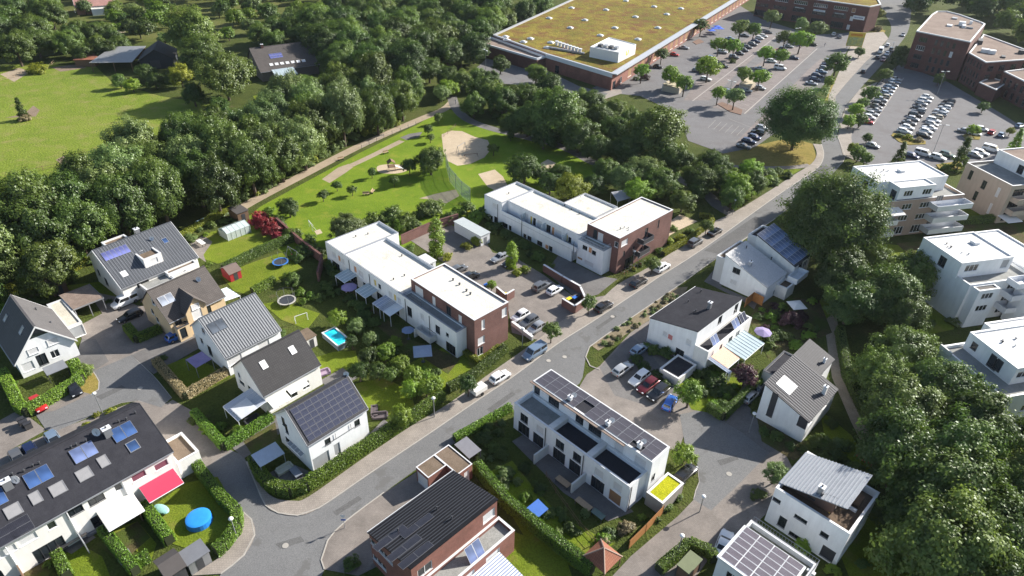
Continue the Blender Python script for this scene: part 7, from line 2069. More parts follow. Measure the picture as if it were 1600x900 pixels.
for px, py, r, l in ((60, 470, 14, 'mid'), (30, 470, 14, 'mid'), (90, 445, 12, 'lime'), (110, 430, 16, 'mid'), (130, 405, 16, 'mid'), (5, 480, 12, 'light'), (300, 372, 9, 'grey'), (330, 350, 9, 'mid'), (345, 362, 8, 'grey'), (350, 345, 8, 'mid'), (325, 412, 8, 'light'), (440, 520, 9, 'mid'), (475, 530, 9, 'dry'), (255, 558, 8, 'dark'), (150, 648, 7, 'lime'), (172, 643, 9, 'lime'), (135, 663, 8, 'lime'), (485, 742, 10, 'hedge'), (300, 655, 10, 'mid'), (320, 670, 10, 'light'), (405, 620, 6, 'mid'), (530, 705, 8, 'dark'), (430, 530, 7, 'purple'), (170, 470, 6, 'dark'), (20, 600, 8, 'hedge'), (75, 880, 10, 'light'), (300, 720, 12, 'mid'), (285, 715, 9, 'mid')):
    bush(px, py, r, l, 'in the gardens of the cul-de-sac', G_)

def thicket(poly, n, rr, leaves, where, group, stuff=False):
    it = []
    w = [G(x, y) for x, y in poly]
    P = [(p.x, p.y) for p in w]
    xs, ys = [p[0] for p in P], [p[1] for p in P]
    k = t = 0
    while k < n and t < 4000:
        t += 1
        x, y = random.uniform(min(xs), max(xs)), random.uniform(min(ys), max(ys))
        if inside(x, y, P):
            if stuff:
                r_ = random.uniform(*rr)
                it.append((x, y, r_ * .2, r_, r_, 'bush', k % 4))
            else:
                bush_at(Vector((x, y, 0)), random.uniform(*rr), random.choice(leaves), where, group)
            k += 1
    if stuff:
        for i, lf in enumerate(sorted(set(leaves))):
            tag(mass('undergrowth', it[i::len(set(leaves))], lf, .6, 1.2), f'{LEAF_WORD[lf]} undergrowth {where}', 'undergrowth')
thicket([(705, 690), (790, 645), (800, 700), (760, 735)], 14, (.6, 1.3), ['dark', 'mid', 'grey'], 'in the shaded corner garden of the solar terrace', 'shrubs in the corner garden')
thicket([(770, 745), (800, 720), (870, 790), (960, 840), (920, 870), (850, 830)], 22, (.5, 1.1), ['dark', 'mid', 'light', 'grey'], 'along the fence below the long hedge', 'shrubs along the fence')
thicket([(505, 400), (540, 450), (590, 510), (570, 530), (520, 470), (490, 430)], 22, (.8, 1.6), ['dark', 'mid', 'dark'], 'between the trampoline gardens and the long white block', 'shrubs behind the long block', True)
thicket([(590, 510), (640, 560), (700, 590), (690, 615), (640, 600), (575, 540)], 16, (.7, 1.4), ['dark', 'mid', 'light'], 'below the glass canopies of the long block', 'shrubs below the canopies')
thicket([(1190, 480), (1275, 490), (1290, 540), (1240, 560), (1190, 560), (1170, 520)], 20, (.7, 1.5), ['dark', 'mid', 'purple', 'light'], 'in the dense garden by the lilac parasol', 'shrubs by the lilac parasol')
thicket([(1085, 590), (1170, 585), (1150, 625), (1110, 645)], 14, (.7, 1.4), ['dark', 'mid', 'light'], 'in the garden below the orange awning', 'shrubs below the orange awning')
thicket([(760, 350), (850, 395), (870, 415), (800, 385), (755, 360)], 14, (.7, 1.2), ['dark', 'mid'], 'under the long recessed balcony', 'shrubs under the balcony')
thicket([(1265, 690), (1330, 700), (1370, 780), (1320, 730)], 12, (.7, 1.4), ['dark', 'mid'], 'behind the silver metal roof', 'shrubs behind the metal roof')
thicket([(1390, 790), (1450, 850), (1480, 900), (1400, 900), (1360, 850)], 16, (.8, 1.8), ['dark', 'mid'], 'on the shaded lawn beside the silver-roofed house', 'shrubs on the shaded lawn', True)
thicket([(285, 365), (350, 340), (380, 345), (330, 365), (300, 378)], 12, (.4, .9), ['mid', 'grey', 'light'], 'on the vegetable plot by the greenhouse', 'plants on the vegetable plot')
thicket([(1050, 230), (1090, 250), (1150, 262), (1240, 275), (1180, 300), (1120, 310), (1070, 270)], 30, (1.2, 2.6), ['mid', 'light', 'grey', 'dark'], 'in the roadside thicket', 'shrubs in the roadside thicket', True)
thicket([(760, 195), (900, 228), (960, 250), (960, 230), (880, 205), (790, 170)], 26, (1.2, 2.4), ['dark', 'mid'], 'at the foot of the trees above the footpath', 'shrubs above the footpath', True)
thicket([(375, 322), (480, 262), (560, 220), (640, 188), (630, 182), (560, 208), (470, 250), (370, 305)], 60, (1.0, 2.2), ['mid', 'lime', 'grey'], 'along the foot of the wooded belt', 'shrubs along the gravel path', True)
thicket([(1050, 455), (945, 527), (935, 540), (945, 545), (1000, 508), (1065, 462)], 40, (.3, .7), ['dry', 'grey'], 'on the dry verge along the street', 'verge plants', True)
# ------------------------------------------------------------------ hedges
def hedge(pts, w, h, leaf, label, dens=120, size=.15):
    L = [G(x, y) for x, y in pts]
    line = [L[0]]
    for i in range(len(L) - 1):
        n = max(1, int((L[i + 1] - L[i]).length / .8))
        line += [L[i].lerp(L[i + 1], (k + 1) / n) for k in range(n)]
    P, N = [], []
    core = MB()
    al, ar = offset_line(line, w / 2 - .16), offset_line(line, -w / 2 + .16)
    r = rng
    for i in range(len(line) - 1):
        a, b = line[i], line[i + 1]
        d = b - a
        ln = d.length
        if ln < .01:
            continue
        t = d / ln
        nn = Vector((-t.y, t.x, 0))
        core.slab([(ar[i].x, ar[i].y, h - .18), (ar[i + 1].x, ar[i + 1].y, h - .18), (al[i + 1].x, al[i + 1].y, h - .18), (al[i].x, al[i].y, h - .18)], h - .2)
        hh = h * (1 + .03 * math.sin(i * 1.7 + pts[0][0]) + random.uniform(-.03, .03))
        for side, area in ((0, ln * w), (1, ln * h), (2, ln * h)):
            m = int(area * dens) + 1
            u = r.uniform(0, ln, m)
            if side == 0:
                v = r.uniform(-w / 2, w / 2, m)
                z = hh - .25 * (np.abs(v) / (w / 2)) ** 3 + r.normal(0, .045, m)
                q = np.array(a)[None] + np.outer(u, t) + np.outer(v, nn)
                q[:, 2] = z
                n_ = np.array([0, 0, 1.0]) + r.normal(0, .55, (m, 3))
            else:
                s = 1 if side == 1 else -1
                z = r.uniform(.05, hh, m)
                v = s * (w / 2 + r.normal(0, .045, m) - .08 * (z / hh) ** 4)
                q = np.array(a)[None] + np.outer(u, t) + np.outer(v, nn)
                q[:, 2] = z
                n_ = np.array(nn)[None] * s + np.array([0, 0, .3]) + r.normal(0, .55, (m, 3))
            P.append(q)
            N.append(n_)
    P, N = np.concatenate(P), np.concatenate(N)
    c = line[0]
    tone = np.clip(.5 + .12 * np.sin(P[:, 0] * .9 + P[:, 1] * .6) + rng.normal(0, .2, len(P)), 0, 1)
    e = thing('hedge', label, 'hedge', (c.x, c.y, 0))
    off = np.array([c.x, c.y, 0])
    link('foliage', leaf_mesh('foliage', P - off, N, size * rng.uniform(.7, 1.4, len(P)), tone, LEAF[leaf]), e)
    core.v = [(x - c.x, y - c.y, z) for x, y, z in core.v]
    link('inner_core', core.mesh('inner_core', plain('hedge_core_dark', (0.03, 0.04, 0.012), 0.95)), e)  # added solid dark core so the leaves are not seen through
    return e
hedge([(398, 722), (408, 745), (420, 760), (438, 769), (456, 771), (480, 764), (560, 710), (620, 672), (660, 645), (692, 622)], 1.5, 1.6, 'hedge', 'tall curved green hedge wrapping the street corner below the solar-panelled house')
hedge([(700, 612), (740, 590), (790, 548)], 1.2, 1.5, 'mid', 'hedge along the street at the brick end of the long white block')
hedge([(8, 588), (33, 640), (45, 648), (90, 622), (128, 598), (118, 572)], 1.5, 1.6, 'hedge', 'bright green hedge round the garden of the steep charcoal-roofed house')
hedge([(200, 515), (216, 534), (252, 518)], 1.4, 1.4, 'hedge', 'low clipped corner hedge beside the black estate car')
hedge([(245, 568), (292, 622), (362, 580)], 1.3, 1.3, 'dry', 'brownish clipped hedge round the shaded lawn with the purple parasol')
hedge([(305, 650), (352, 702), (400, 672), (425, 655)], 1.2, 1.4, 'hedge', 'green hedge beside the white pergola roof')
hedge([(228, 795), (268, 850)], 1.3, 1.6, 'hedge', 'thick hedge between the lawn with round pool and the dark patio garden')
hedge([(163, 833), (215, 898)], 1.2, 1.5, 'hedge', 'long hedge between two terrace gardens beside the stepping stones')
hedge([(212, 885), (236, 872)], 1.2, 1.3, 'hedge', 'short hedge piece beside the dark garden shed')
hedge([(92, 870), (108, 905)], 1.2, 1.5, 'hedge', 'hedge beside the small bright lawn of the terrace')
hedge([(298, 715), (318, 745), (350, 785), (372, 806), (372, 830), (350, 858), (338, 868)], 1.3, 1.6, 'hedge', 'curved hedge round the lawn with the blue paddling pool')
hedge([(745, 735), (790, 790), (850, 840), (925, 898)], 1.3, 2.0, 'hedge', 'long bright hedge between brick house and solar terrace gardens')
hedge([(710, 690), (798, 640)], 1.0, 1.2, 'hedge', 'low hedge on the street edge before the solar terrace')
hedge([(1028, 895), (1075, 855), (1108, 868), (1115, 880)], 1.2, 1.5, 'mid', 'hedge round the green-roofed bin shelter')
hedge([(1105, 640), (1128, 655), (1180, 605), (1195, 588)], 1.1, 1.6, 'mid', 'angled hedge beside the shaded drive')
hedge([(350, 425), (400, 400), (440, 383), (470, 372)], 1.5, 1.7, 'mid', 'hedge between the greenhouse garden and the trampoline garden')
hedge([(395, 460), (430, 442)], 1.2, 1.5, 'hedge', 'short hedge above the netted trampoline')
hedge([(0, 462), (60, 440), (110, 425), (150, 405)], 1.6, 1.4, 'lime', 'yellow-green hedge at the foot of the wooded belt')
hedge([(280, 372), (330, 345), (372, 325)], 1.4, 1.1, 'lime', 'low hedge below the wooded belt beside the blue tarpaulin')
hedge([(1035, 400), (1075, 378), (1112, 350), (1110, 342), (1092, 340)], 1.0, 1.2, 'lime', 'flowering hedge along the street beside the brick corner block')
hedge([(1480, 350), (1530, 348), (1600, 338)], 1.6, 1.6, 'mid', 'hedge between the buff and the white apartment houses')
hedge([(1310, 520), (1322, 590), (1350, 650), (1390, 720)], 1.4, 1.6, 'dark', 'dark hedge along the footpath by the wood')
hedge([(715, 545), (750, 570), (780, 545)], 1.0, 1.0, 'lime', 'low yellow-green hedge round the brick corner garden')
# ------------------------------------------------------------------ street lamps, garden things, playground
GLOBE = plain('lamp_globe', (0.78, 0.78, 0.76), 0.3)
def lamp(px, py, h, where, double=False, group='street lamps'):
    p = G(px, py)
    t = thing('street_lamp', f'{"twin-headed" if double else "slim"} street lamp {where}', 'street lamp', p, random.uniform(0, 3), group)
    MB().bar((0, 0, 0), (0, 0, h), 0.075, 0, 8, 0.05).build('post', METAL_G, t)
    if double:
        MB().bar((-.9, 0, h), (.9, 0, h), 0.04).build('arm', METAL_G, t)
        for x in (-1, 1):
            MB().box(x - .45, -.18, h - .06, x + .45, .18, h + .1).build('lamp_head', GLOBE, t)
    else:
        MB().ball((0, 0, h + .05), .3, .3, .2, 12, 6).build('lamp_head', GLOBE, t, smooth=True)
for px, py, h, w in ((160, 645, 3.8, 'beside the anthracite terrace roof'), (679, 652, 3.8, 'in front of the curved street hedge'), (1144, 336, 3.8, 'where the footpath meets the street'), (1170, 676, 3.8, 'beside the shaded turning area'), (371, 842, 3.8, 'at the hedge round the paddling pool lawn'), (816, 542, 3.8, 'beside the row of cars at the brick end wall'), (988, 418, 3.8, 'among the bicycles'), (1058, 868, 3.8, 'beside the green-roofed bin shelter'), (1093, 800, 3.0, 'beside the paved lane'), (1388, 95, 7, 'above the roadside bushes')):
    lamp(px, py, h, w)
for px, py, h, w in ((759, 121, 9.5, 'beside the supermarket loading yard'), (1136, 165, 8, 'in the end bed of the supermarket car park'), (1106, 125, 8, 'behind the leafy car park tree'), (1464, 148, 8, 'at the head of the double row of cars'), (1240, 75, 8, 'in front of the shop signs'), (1458, 238, 8, 'beside the white van')):
    lamp(px, py, h, w, True, 'car park lamps')
# road sign
p = G(539, 825)
t = thing('road_sign', 'road sign with small panels on a post at the junction', 'road sign', p)
MB().bar((0, 0, 0), (0, 0, 2.6), .04, 0, 8).build('post', METAL_G, t)
MB().poly([(-.4, -.05, 2.55), (.4, -.05, 2.55), (0, -.05, 1.95)]).build('warning_plate', plain('sign_white', (0.7, 0.71, 0.72), 0.5), t)
MB().box(-.3, -.06, 1.5, .3, -.045, 1.8).build('name_plate', plain('sign_blue', (0.05, 0.12, 0.4), 0.4), t)
# manhole covers
for px, py in ((219, 607), (446, 853), (857, 564), (882, 558), (957, 495), (1139, 741), (1013, 388)):
    p = G(px, py)
    structure(MB().bar((p.x, p.y, .0), (p.x, p.y, .075), .38, 0, 16).build('manhole_cover', KERB))

def trampoline(px, py, r, rim, label, net=False):
    t = thing('trampoline', label, 'trampoline', G(px, py, .7).to_2d().to_3d())
    n = 28
    def ring(r0, r1, z0, z1):
        b = MB()
        vs = []
        for k in range(n):
            a = 2 * math.pi * k / n
            for rr, zz in ((r0, z1), (r1, z1), (r1, z0), (r0, z0)):
                vs.append((rr * math.cos(a), rr * math.sin(a), zz))
        fs = []
        for k in range(n):
            for j in range(4):
                fs.append((k * 4 + j, k * 4 + (j + 1) % 4, ((k + 1) % n) * 4 + (j + 1) % 4, ((k + 1) % n) * 4 + j))
        return b.add(vs, fs)
    ring(r - .28, r, .68, .78).build('pad', rim, t)
    MB().poly([((r - .29) * math.cos(2 * math.pi * k / n), (r - .29) * math.sin(2 * math.pi * k / n), .72) for k in range(n)]).build('mat', plain('trampoline_mat', (0.03, 0.035, 0.045), 0.8), t)
    for k in range(6):
        a = 2 * math.pi * k / 6
        MB().bar((r * .97 * math.cos(a), r * .97 * math.sin(a), 0), (r * .97 * math.cos(a), r * .97 * math.sin(a), 2.5 if net else 2.2), .03, 0, 6).build('leg', METAL_G, t)
    if net:
        ring(r - .02, r, 2.42, 2.46).build('net_ring', METAL_D, t)
trampoline(438, 409, 1.55, plain('blue_pad', (0.04, 0.17, 0.5), 0.5), 'round trampoline with bright blue padded rim')
trampoline(448, 469, 1.65, plain('grey_pad', (0.42, 0.4, 0.36), 0.6), 'round trampoline with grey rim and net poles', True)

# pools
WATER = glass('pool_water', (0.02, 0.42, 0.66), 0.03)
MATS['pool_water'].node_tree.nodes['Principled BSDF'].inputs['Specular IOR Level'].default_value = 0.4
Q = Bld('swimming_pool', 'rectangular above-ground pool with bright turquoise water', 'pool', G(504, 519, 1.0), 45)
x0, y0, x1, y1 = Q.rect(1.0, (504, 519), (527, 543), (547, 531), (524, 511))
Q.part('water', MB().quad((x0 + .2, y0 + .2, .9), (x1 - .2, y0 + .2, .9), (x1 - .2, y1 - .2, .9), (x0 + .2, y1 - .2, .9)), WATER)
Q.part('wall', MB().box(x0, y0, 0, x1, y0 + .12, 1.0).box(x0, y1 - .12, 0, x1, y1, 1.0).box(x0, y0 + .12, 0, x0 + .12, y1 - .12, 1.0).box(x1 - .12, y0 + .12, 0, x1, y1 - .12, 1.0), plain('pool_wall', (0.16, 0.2, 0.24), 0.6))
Q.part('rim', MB().box(x0 - .05, y0 - .05, 1.002, x1 + .05, y0 + .2, 1.08).box(x0 - .05, y1 - .2, 1.002, x1 + .05, y1 + .05, 1.08).box(x0 - .05, y0 + .2, 1.002, x0 + .2, y1 - .2, 1.08).box(x1 - .2, y0 + .2, 1.002, x1 + .05, y1 - .2, 1.08), METAL_W)
Q.part('ladder', MB().bar((x1 + .1, y1 - .8, 0), (x1 + .1, y1 - .8, 1.6), .04).bar((x1 + .1, y1 - .3, 0), (x1 + .1, y1 - .3, 1.6), .04).bar((x1 + .1, y1 - .8, .5), (x1 + .1, y1 - .3, .5), .03), METAL_W)
p = G(312, 815)
t = thing('paddling_pool', 'round inflatable pool with bright blue cover on the lawn', 'pool', p)
BLUE = plain('pool_blue', (0.02, 0.2, 0.62), 0.4)
MB().bar((0, 0, 0), (0, 0, .8), 1.62, 0, 26, 1.5).build('wall', BLUE, t)
MB().ball((0, 0, .8), 1.52, 1.52, .12, 26, 4, half=True).build('cover', plain('pool_cover', (0.03, 0.27, 0.72), 0.35), t, smooth=True)
p = G(253, 798)
t = thing('garden_lounger', 'pale turquoise oval lounger on the lawn beside the paddling pool', 'lounger', p, RAD(-25))
b = MB()
b.ball((0, 0, .35), 1.25, .62, .22, 18, 6)
b.build('cushion', plain('teal_fabric', (0.28, 0.52, 0.50), 0.8), t)
for x in (-.8, .8):
    MB().bar((x, 0, 0), (x, 0, .25), .05, 0, 6).build('leg', METAL_G, t)

# parasols and sails
def parasol(px, py, r, h, mat, label, n=8, square=False):
    t = thing('parasol', label, 'parasol', G(px, py, h).to_2d().to_3d(), RAD(10))
    b = MB()
    n = 4 if square else n
    rim = [(r * math.cos(2 * math.pi * (k + .5) / n), r * math.sin(2 * math.pi * (k + .5) / n), h - .35) for k in range(n)]
    vs = rim + [(0, 0, h + .1), (0, 0, h + .04)] + [(x, y, z - .06) for x, y, z in rim]
    b.add(vs, [(k, (k + 1) % n, n) for k in range(n)] + [((k + 1) % n + n + 2, k + n + 2, n + 1) for k in range(n)] + [(k, k + n + 2, (k + 1) % n + n + 2, (k + 1) % n) for k in range(n)])
    b.build('canopy', mat, t)
    MB().bar((0, 0, 0), (0, 0, h), .035, 0, 8).build('pole', METAL_G, t)
    MB().bar((0, 0, 0), (0, 0, .1), .35, 0, 12).build('base', METAL_D, t)
PURPLE = plain('lilac_cloth', (0.27, 0.22, 0.40), 0.8)
parasol(1193, 516, 1.5, 2.5, PURPLE, 'lilac octagonal parasol beside the white awning')
parasol(1246, 474, 1.9, 2.5, FABRIC_W, 'square cream parasol behind the pale grey roof', square=True)
parasol(545, 446, 1.5, 2.4, PURPLE, 'faded lilac parasol on a terrace of the long white block')
parasol(637, 513, 1.1, 2.3, plain('blue_cloth', (0.16, 0.22, 0.36), 0.8), 'small blue parasol below the brick upper storey')
BLUE_P = plain('market_blue', (0.02, 0.1, 0.55), 0.6)
for dx, dy in ((0, 0), (4, -3), (-5, 3), (8, 0)):
    parasol(1117 + dx, 43 + dy, 2.2, 2.7, BLUE_P, 'bright blue market parasol by the supermarket entrance', square=True).__class__
for o in LABELS['bright blue market parasol by the supermarket entrance']:
    o['group'] = 'blue market parasols'
parasol(300 + 360, 546, 2.1, 2.6, plain('pale_blue_cloth', (0.27, 0.33, 0.44), 0.8), 'large square grey-blue pavilion parasol on the shaded lawn', square=True)
def sail(name, pts, mat, label, cat, posts=True):
    t = thing(name, label, cat)
    P = [G(x, y, z) for x, y, z in pts]
    t.location = (P[0].x, P[0].y, 0)
    P = [q - Vector((P[0].x, P[0].y, 0)) for q in [p.copy() for p in P]] if False else [Vector((q.x - t.location.x, q.y - t.location.y, q.z)) for q in P]
    n = len(P)
    c = sum(P, Vector()) / n - Vector((0, 0, .25))
    b = MB()
    vs = P + [c] + [q - Vector((0, 0, .03)) for q in P] + [c - Vector((0, 0, .03))]
    b.add(vs, [(k, (k + 1) % n, n) for k in range(n)] + [((k + 1) % n + n + 1, k + n + 1, 2 * n + 1) for k in range(n)] + [(k, k + n + 1, (k + 1) % n + n + 1, (k + 1) % n) for k in range(n)])
    b.build('cloth', mat, t)
    if posts:
        for q in P:
            MB().bar((q.x, q.y, 0), q, .05, 0, 6).build('post', METAL_G, t)
sail('sun_sail', [(290, 562, 2.3), (315, 549, 2.6), (331, 561, 2.3), (306, 575, 2.1)], PURPLE, 'lilac sun sail over the shaded lawn', 'sun sail')
sail('sun_sail', [(955, 300, 3.0), (985, 295, 3.4), (993, 307, 2.8), (965, 315, 2.6)], plain('grey_sail', (0.30, 0.31, 0.33), 0.8), 'grey sun sail in the nursery yard behind the brick corner block', 'sun sail')
# free-standing pergola of the solar-panelled house
def pavilion(pts, z, mat, label, name='pergola', cat='pergola', frame=METAL_G, th=45, walls=None, roof_t=.08, slope=.3):
    Q = Bld(name, label, cat, G(*pts[0], z), th)
    x0, y0, x1, y1 = Q.rect(z, *pts)
    Q.part('roof', MB().slab([(x0, y0, z), (x1, y0, z - slope), (x1, y1, z - slope), (x0, y1, z)], roof_t), mat)
    for a, b_, zz in ((x0 + .1, y0 + .1, z), (x1 - .1, y0 + .1, z - slope), (x1 - .1, y1 - .1, z - slope), (x0 + .1, y1 - .1, z)):
        Q.part('post', MB().bar((a, b_, 0), (a, b_, zz - roof_t), .07), frame)
    if walls:
        Q.part('wall', MB().box(x0 + .12, y0 + .12, 0, x1 - .12, y1 - .12, z - slope - roof_t - .02), walls)
    return Q
pavilion([(394, 711), (406, 730), (444, 703), (428, 690)], 2.6, plain('pergola_cloth', (0.45, 0.5, 0.58), 0.6), 'pale blue awning pergola beside the solar-panelled house')
pavilion([(66, 575), (72, 585), (104, 571), (99, 561)], 2.0, METAL_G, 'narrow grey shelter roof in front of the steep charcoal-roofed house', 'shelter', 'shelter', METAL_D, 47)
pavilion([(712, 692), (730, 716), (752, 701), (730, 682)], 2.2, plain('slate_cloth', (0.17, 0.17, 0.19), 0.8), 'grey flat shelter behind the brick garage', 'shelter', 'shelter', METAL_D, 45)
pavilion([(822, 795), (838, 811), (855, 792), (841, 778)], 1.6, plain('blue_tarp', (0.03, 0.12, 0.42), 0.5), 'bright blue tarpaulin shelter beside the long hedge', 'shelter', 'shelter', METAL_G, 45)
pavilion([(1058, 881), (1076, 898), (1099, 874), (1079, 859)], 2.2, plain('moss_roof', (0.16, 0.18, 0.10), 0.9), 'bin shelter with flat moss-green roof inside a hedge', 'shelter', 'shelter', METAL_D, 45, WOOD, .12, .02)
pavilion([(1158, 128), (1172, 137), (1180, 124), (1168, 119)], 2.4, plain('trolley_roof', (0.45, 0.38, 0.26), 0.6), 'beige trolley shelter in the middle of the car park', 'trolley_shelter', 'shelter', METAL_W, 60, clear_glass('trolley_wall', (0.6, 0.52, 0.4), 0.8))
pavilion([(1040, 128), (1056, 140), (1066, 135), (1048, 122)], 2.4, plain('trolley_roof', (0.45, 0.38, 0.26), 0.6), 'beige trolley shelter near the supermarket corner', 'trolley_shelter', 'shelter', METAL_W, 60, clear_glass('trolley_wall', (0.6, 0.52, 0.4), 0.8))

# sheds
def shed(pts, z, wall, roof, label, th=45, gable=True, name='garden_shed', cat='shed', door=METAL_D):
    Q = Bld(name, label, cat, G(*pts[0], z), th)
    x0, y0, x1, y1 = Q.rect(z, *pts)
    h = .0
    if gable:
        xm = (x0 + x1) / 2
        h = abs(x1 - x0) * .25
        for f, y in (('y-', y0), ('y+', y1)):
            Q.part('gable_wall', MB().poly([(x0, y, z), (x1, y, z), (xm, y, z + h)] if f == 'y-' else [(x1, y, z), (x0, y, z), (xm, y, z + h)]), wall)
        Q.part('roof', MB().slab([(x0 - .2, y0 - .2, z - .05), (xm, y0 - .2, z + h + .06), (xm, y1 + .2, z + h + .06), (x0 - .2, y1 + .2, z - .05)], .08).slab([(xm, y0 - .2, z + h + .06), (x1 + .2, y0 - .2, z - .05), (x1 + .2, y1 + .2, z - .05), (xm, y1 + .2, z + h + .06)], .08), roof)
    else:
        Q.part('roof', MB().slab([(x0 - .15, y0 - .15, z + .12), (x1 + .15, y0 - .15, z + .04), (x1 + .15, y1 + .15, z + .04), (x0 - .15, y1 + .15, z + .12)], .1), roof)
    Q.part('wall', MB().box(x0, y0, 0, x1, y1, z - .002 if gable else z - .08), wall)
    Q.part('door', MB().box(x1 + .002, (y0 + y1) / 2 - .4, .05, x1 + .04, (y0 + y1) / 2 + .4, 1.8), door)
    return Q
RED = plain('red_paint', (0.36, 0.025, 0.03), 0.6, 0, 0.15)
shed([(347, 418), (357, 430), (373, 421), (363, 411)], 1.9, RED, plain('brown_felt', (0.15, 0.11, 0.095), 0.9), 'bright red garden shed with brown gable roof', 50)
shed([(69, 437), (80, 449), (101, 438), (89, 427)], 2.3, WOOD, plain('dark_felt', (0.07, 0.062, 0.06), 0.9), 'dark wooden shed under the trees behind the carport', 48, False)
shed([(356, 326), (372, 334), (386, 328), (372, 318)], 2.3, WOOD, plain('dark_felt', (0.07, 0.062, 0.06), 0.9), 'dark flat-roofed shed at the end of the gravel path', 48, False)
shed([(240, 878), (262, 900), (290, 883), (268, 860)], 2.3, plain('dark_boards', (0.05, 0.05, 0.055), 0.8), plain('dark_felt', (0.07, 0.062, 0.06), 0.9), 'charcoal garden shed with pitched felt roof at the hedge corner', 48)
shed([(280, 864), (292, 882), (326, 862), (313, 845)], 2.1, METAL_G, plain('grey_sheet', (0.16, 0.165, 0.18), 0.5), 'grey metal garden shed beside the charcoal shed', 48, False)
shed([(650, 405), (668, 414), (680, 406), (663, 397)], 2.2, METAL_W, plain('white_sheet', (0.55, 0.56, 0.57), 0.5), 'small white garden shed beside the slender bright tree', 45, False)
shed([(712, 346), (752, 371), (762, 362), (724, 340)], 2.5, METAL_W, plain('pale_sheet', (0.42, 0.45, 0.45), 0.5), 'long white row of lock-up garages in the paved court', 45, False, 'lock_up_garage', 'garage', METAL_G)
shed([(972, 344), (978, 350), (992, 342), (985, 336)], 2.4, plain('container_green', (0.08, 0.17, 0.12), 0.6), plain('container_roof', (0.3, 0.42, 0.34), 0.6), 'green storage container behind the brick corner block', 45, False, 'storage_container', 'container')
shed([(488, 523), (495, 533), (509, 526), (500, 516)], 0.01, WOOD, WOOD, 'unused', 45, False) if False else None
shed([(466, 520), (477, 533), (491, 524), (482, 513)], 2.2, OFFW, BITUMEN, 'small flat-roofed store behind the matt charcoal roof', 48, False)
# tiled gazebo
Q = Bld('gazebo', 'small gazebo with orange-red tiled pyramid roof', 'gazebo', G(942, 872, 2.0), 45)
c = Q.loc(942, 868, 2.0)
r = 1.65
base = [(c.x - r, c.y - r, 1.9), (c.x + r, c.y - r, 1.9), (c.x + r, c.y + r, 1.9), (c.x - r, c.y + r, 1.9)]
top = (c.x, c.y, 3.5)
Q.part('roof', MB().add(base + [top], [(0, 1, 4), (1, 2, 4), (2, 3, 4), (3, 0, 4), (3, 2, 1, 0)]), TILE_RED)
Q.part('ridge_tile', MB().bar(base[1], top, .09).bar(base[0], top, .09).bar(base[2], top, .09).bar(base[3], top, .09), plain('pale_ridge', (0.4, 0.28, 0.22), 0.8))
for x, y, _ in base:
    Q.part('post', MB().bar((c.x + (x - c.x) * .9, c.y + (y - c.y) * .9, 0), (c.x + (x - c.x) * .9, c.y + (y - c.y) * .9, 1.88), .08), WOOD)
# greenhouse
Q = Bld('greenhouse', 'glass greenhouse with pale gable roof on the vegetable plot', 'greenhouse', G(346, 355, 1.9), 50)
x0, y0, x1, y1 = Q.rect(1.9, (346, 355), (352, 368), (385, 350), (377, 341))
x1 = max(x1, x0 + 2.0)
GH = clear_glass('greenhouse_glass', (0.62, 0.70, 0.68), 0.65)
xm = (x0 + x1) / 2
Q.part('roof', MB().slab([(x0, y0, 1.7), (xm, y0, 2.4), (xm, y1, 2.4), (x0, y1, 1.7)], .03).slab([(xm, y0, 2.4), (x1, y0, 1.7), (x1, y1, 1.7), (xm, y1, 2.4)], .03), GH)
Q.part('wall', MB().box(x0 + .05, y0 + .05, 0, x1 - .05, y1 - .05, 1.66), GH)
for k in range(6):
    y = y0 + (y1 - y0) * k / 5
    Q.part('rib', MB().bar((x0, y, 0), (x0, y, 1.72), .03).bar((x0, y, 1.72), (xm, y, 2.43), .03).bar((xm, y, 2.43), (x1, y, 1.72), .03).bar((x1, y, 1.72), (x1, y, 0), .03), METAL_W)
# blue tarpaulin over a bed, tables, goal, trailer
p, q_ = G(308, 350), G(355, 333)
t = thing('polytunnel', 'long low tunnel under crumpled pale blue tarpaulin', 'tunnel', p, math.atan2((q_ - p).y, (q_ - p).x))
Lp = (q_ - p).length
b = MB()
vs, n = [], 8
for i in range(13):
    for k in range(n + 1):
        a = math.pi * k / n
        rr = .85 + random.uniform(-.12, .12)
        vs.append((Lp * i / 12, -rr * math.cos(a), rr * .75 * math.sin(a)))
b.add(vs, [(i * (n + 1) + k, i * (n + 1) + k + 1, (i + 1) * (n + 1) + k + 1, (i + 1) * (n + 1) + k) for i in range(12) for k in range(n)])
b.build('tarpaulin', ground_mat('tarp', ((0.18, 0.34, 0.40), (0.32, 0.47, 0.52), (0.52, 0.60, 0.58)), 0.4, 0.9, 3, 0.4), t)
def table(px, py, l, w, mat, label, rot=45, name='garden_table', group=None, benches=True):
    t = thing(name, label, 'table', G(px, py, .7).to_2d().to_3d(), RAD(rot), group)
    MB().box(-l / 2, -w / 2, .68, l / 2, w / 2, .74).build('top', mat, t)
    for x in (-l / 2 + .12, l / 2 - .12):
        for y in (-w / 2 + .1, w / 2 - .1):
            MB().box(x - .04, y - .04, 0, x + .04, y + .04, .68).build('leg', METAL_D, t)
    return t
table(314, 378, 2.4, .9, FRAME_W, 'white garden table on the brown patio', -40)
table(112, 844, 3.2, .9, plain('grey_wood', (0.30, 0.26, 0.22), 0.8), 'long grey wooden table on a terrace patio', 48)
table(880, 752, 2.2, .9, WOOD_P, 'pale wooden table on the middle patio of the solar terrace', -45)
table(912, 787, 2.4, .9, WOOD_P, 'pale wooden table on the end patio of the solar terrace', -45)
table(935, 803, 1.8, .9, plain('glass_top', (0.1, 0.15, 0.13), 0.2), 'dark glass-topped table on the end patio of the solar terrace', -45)
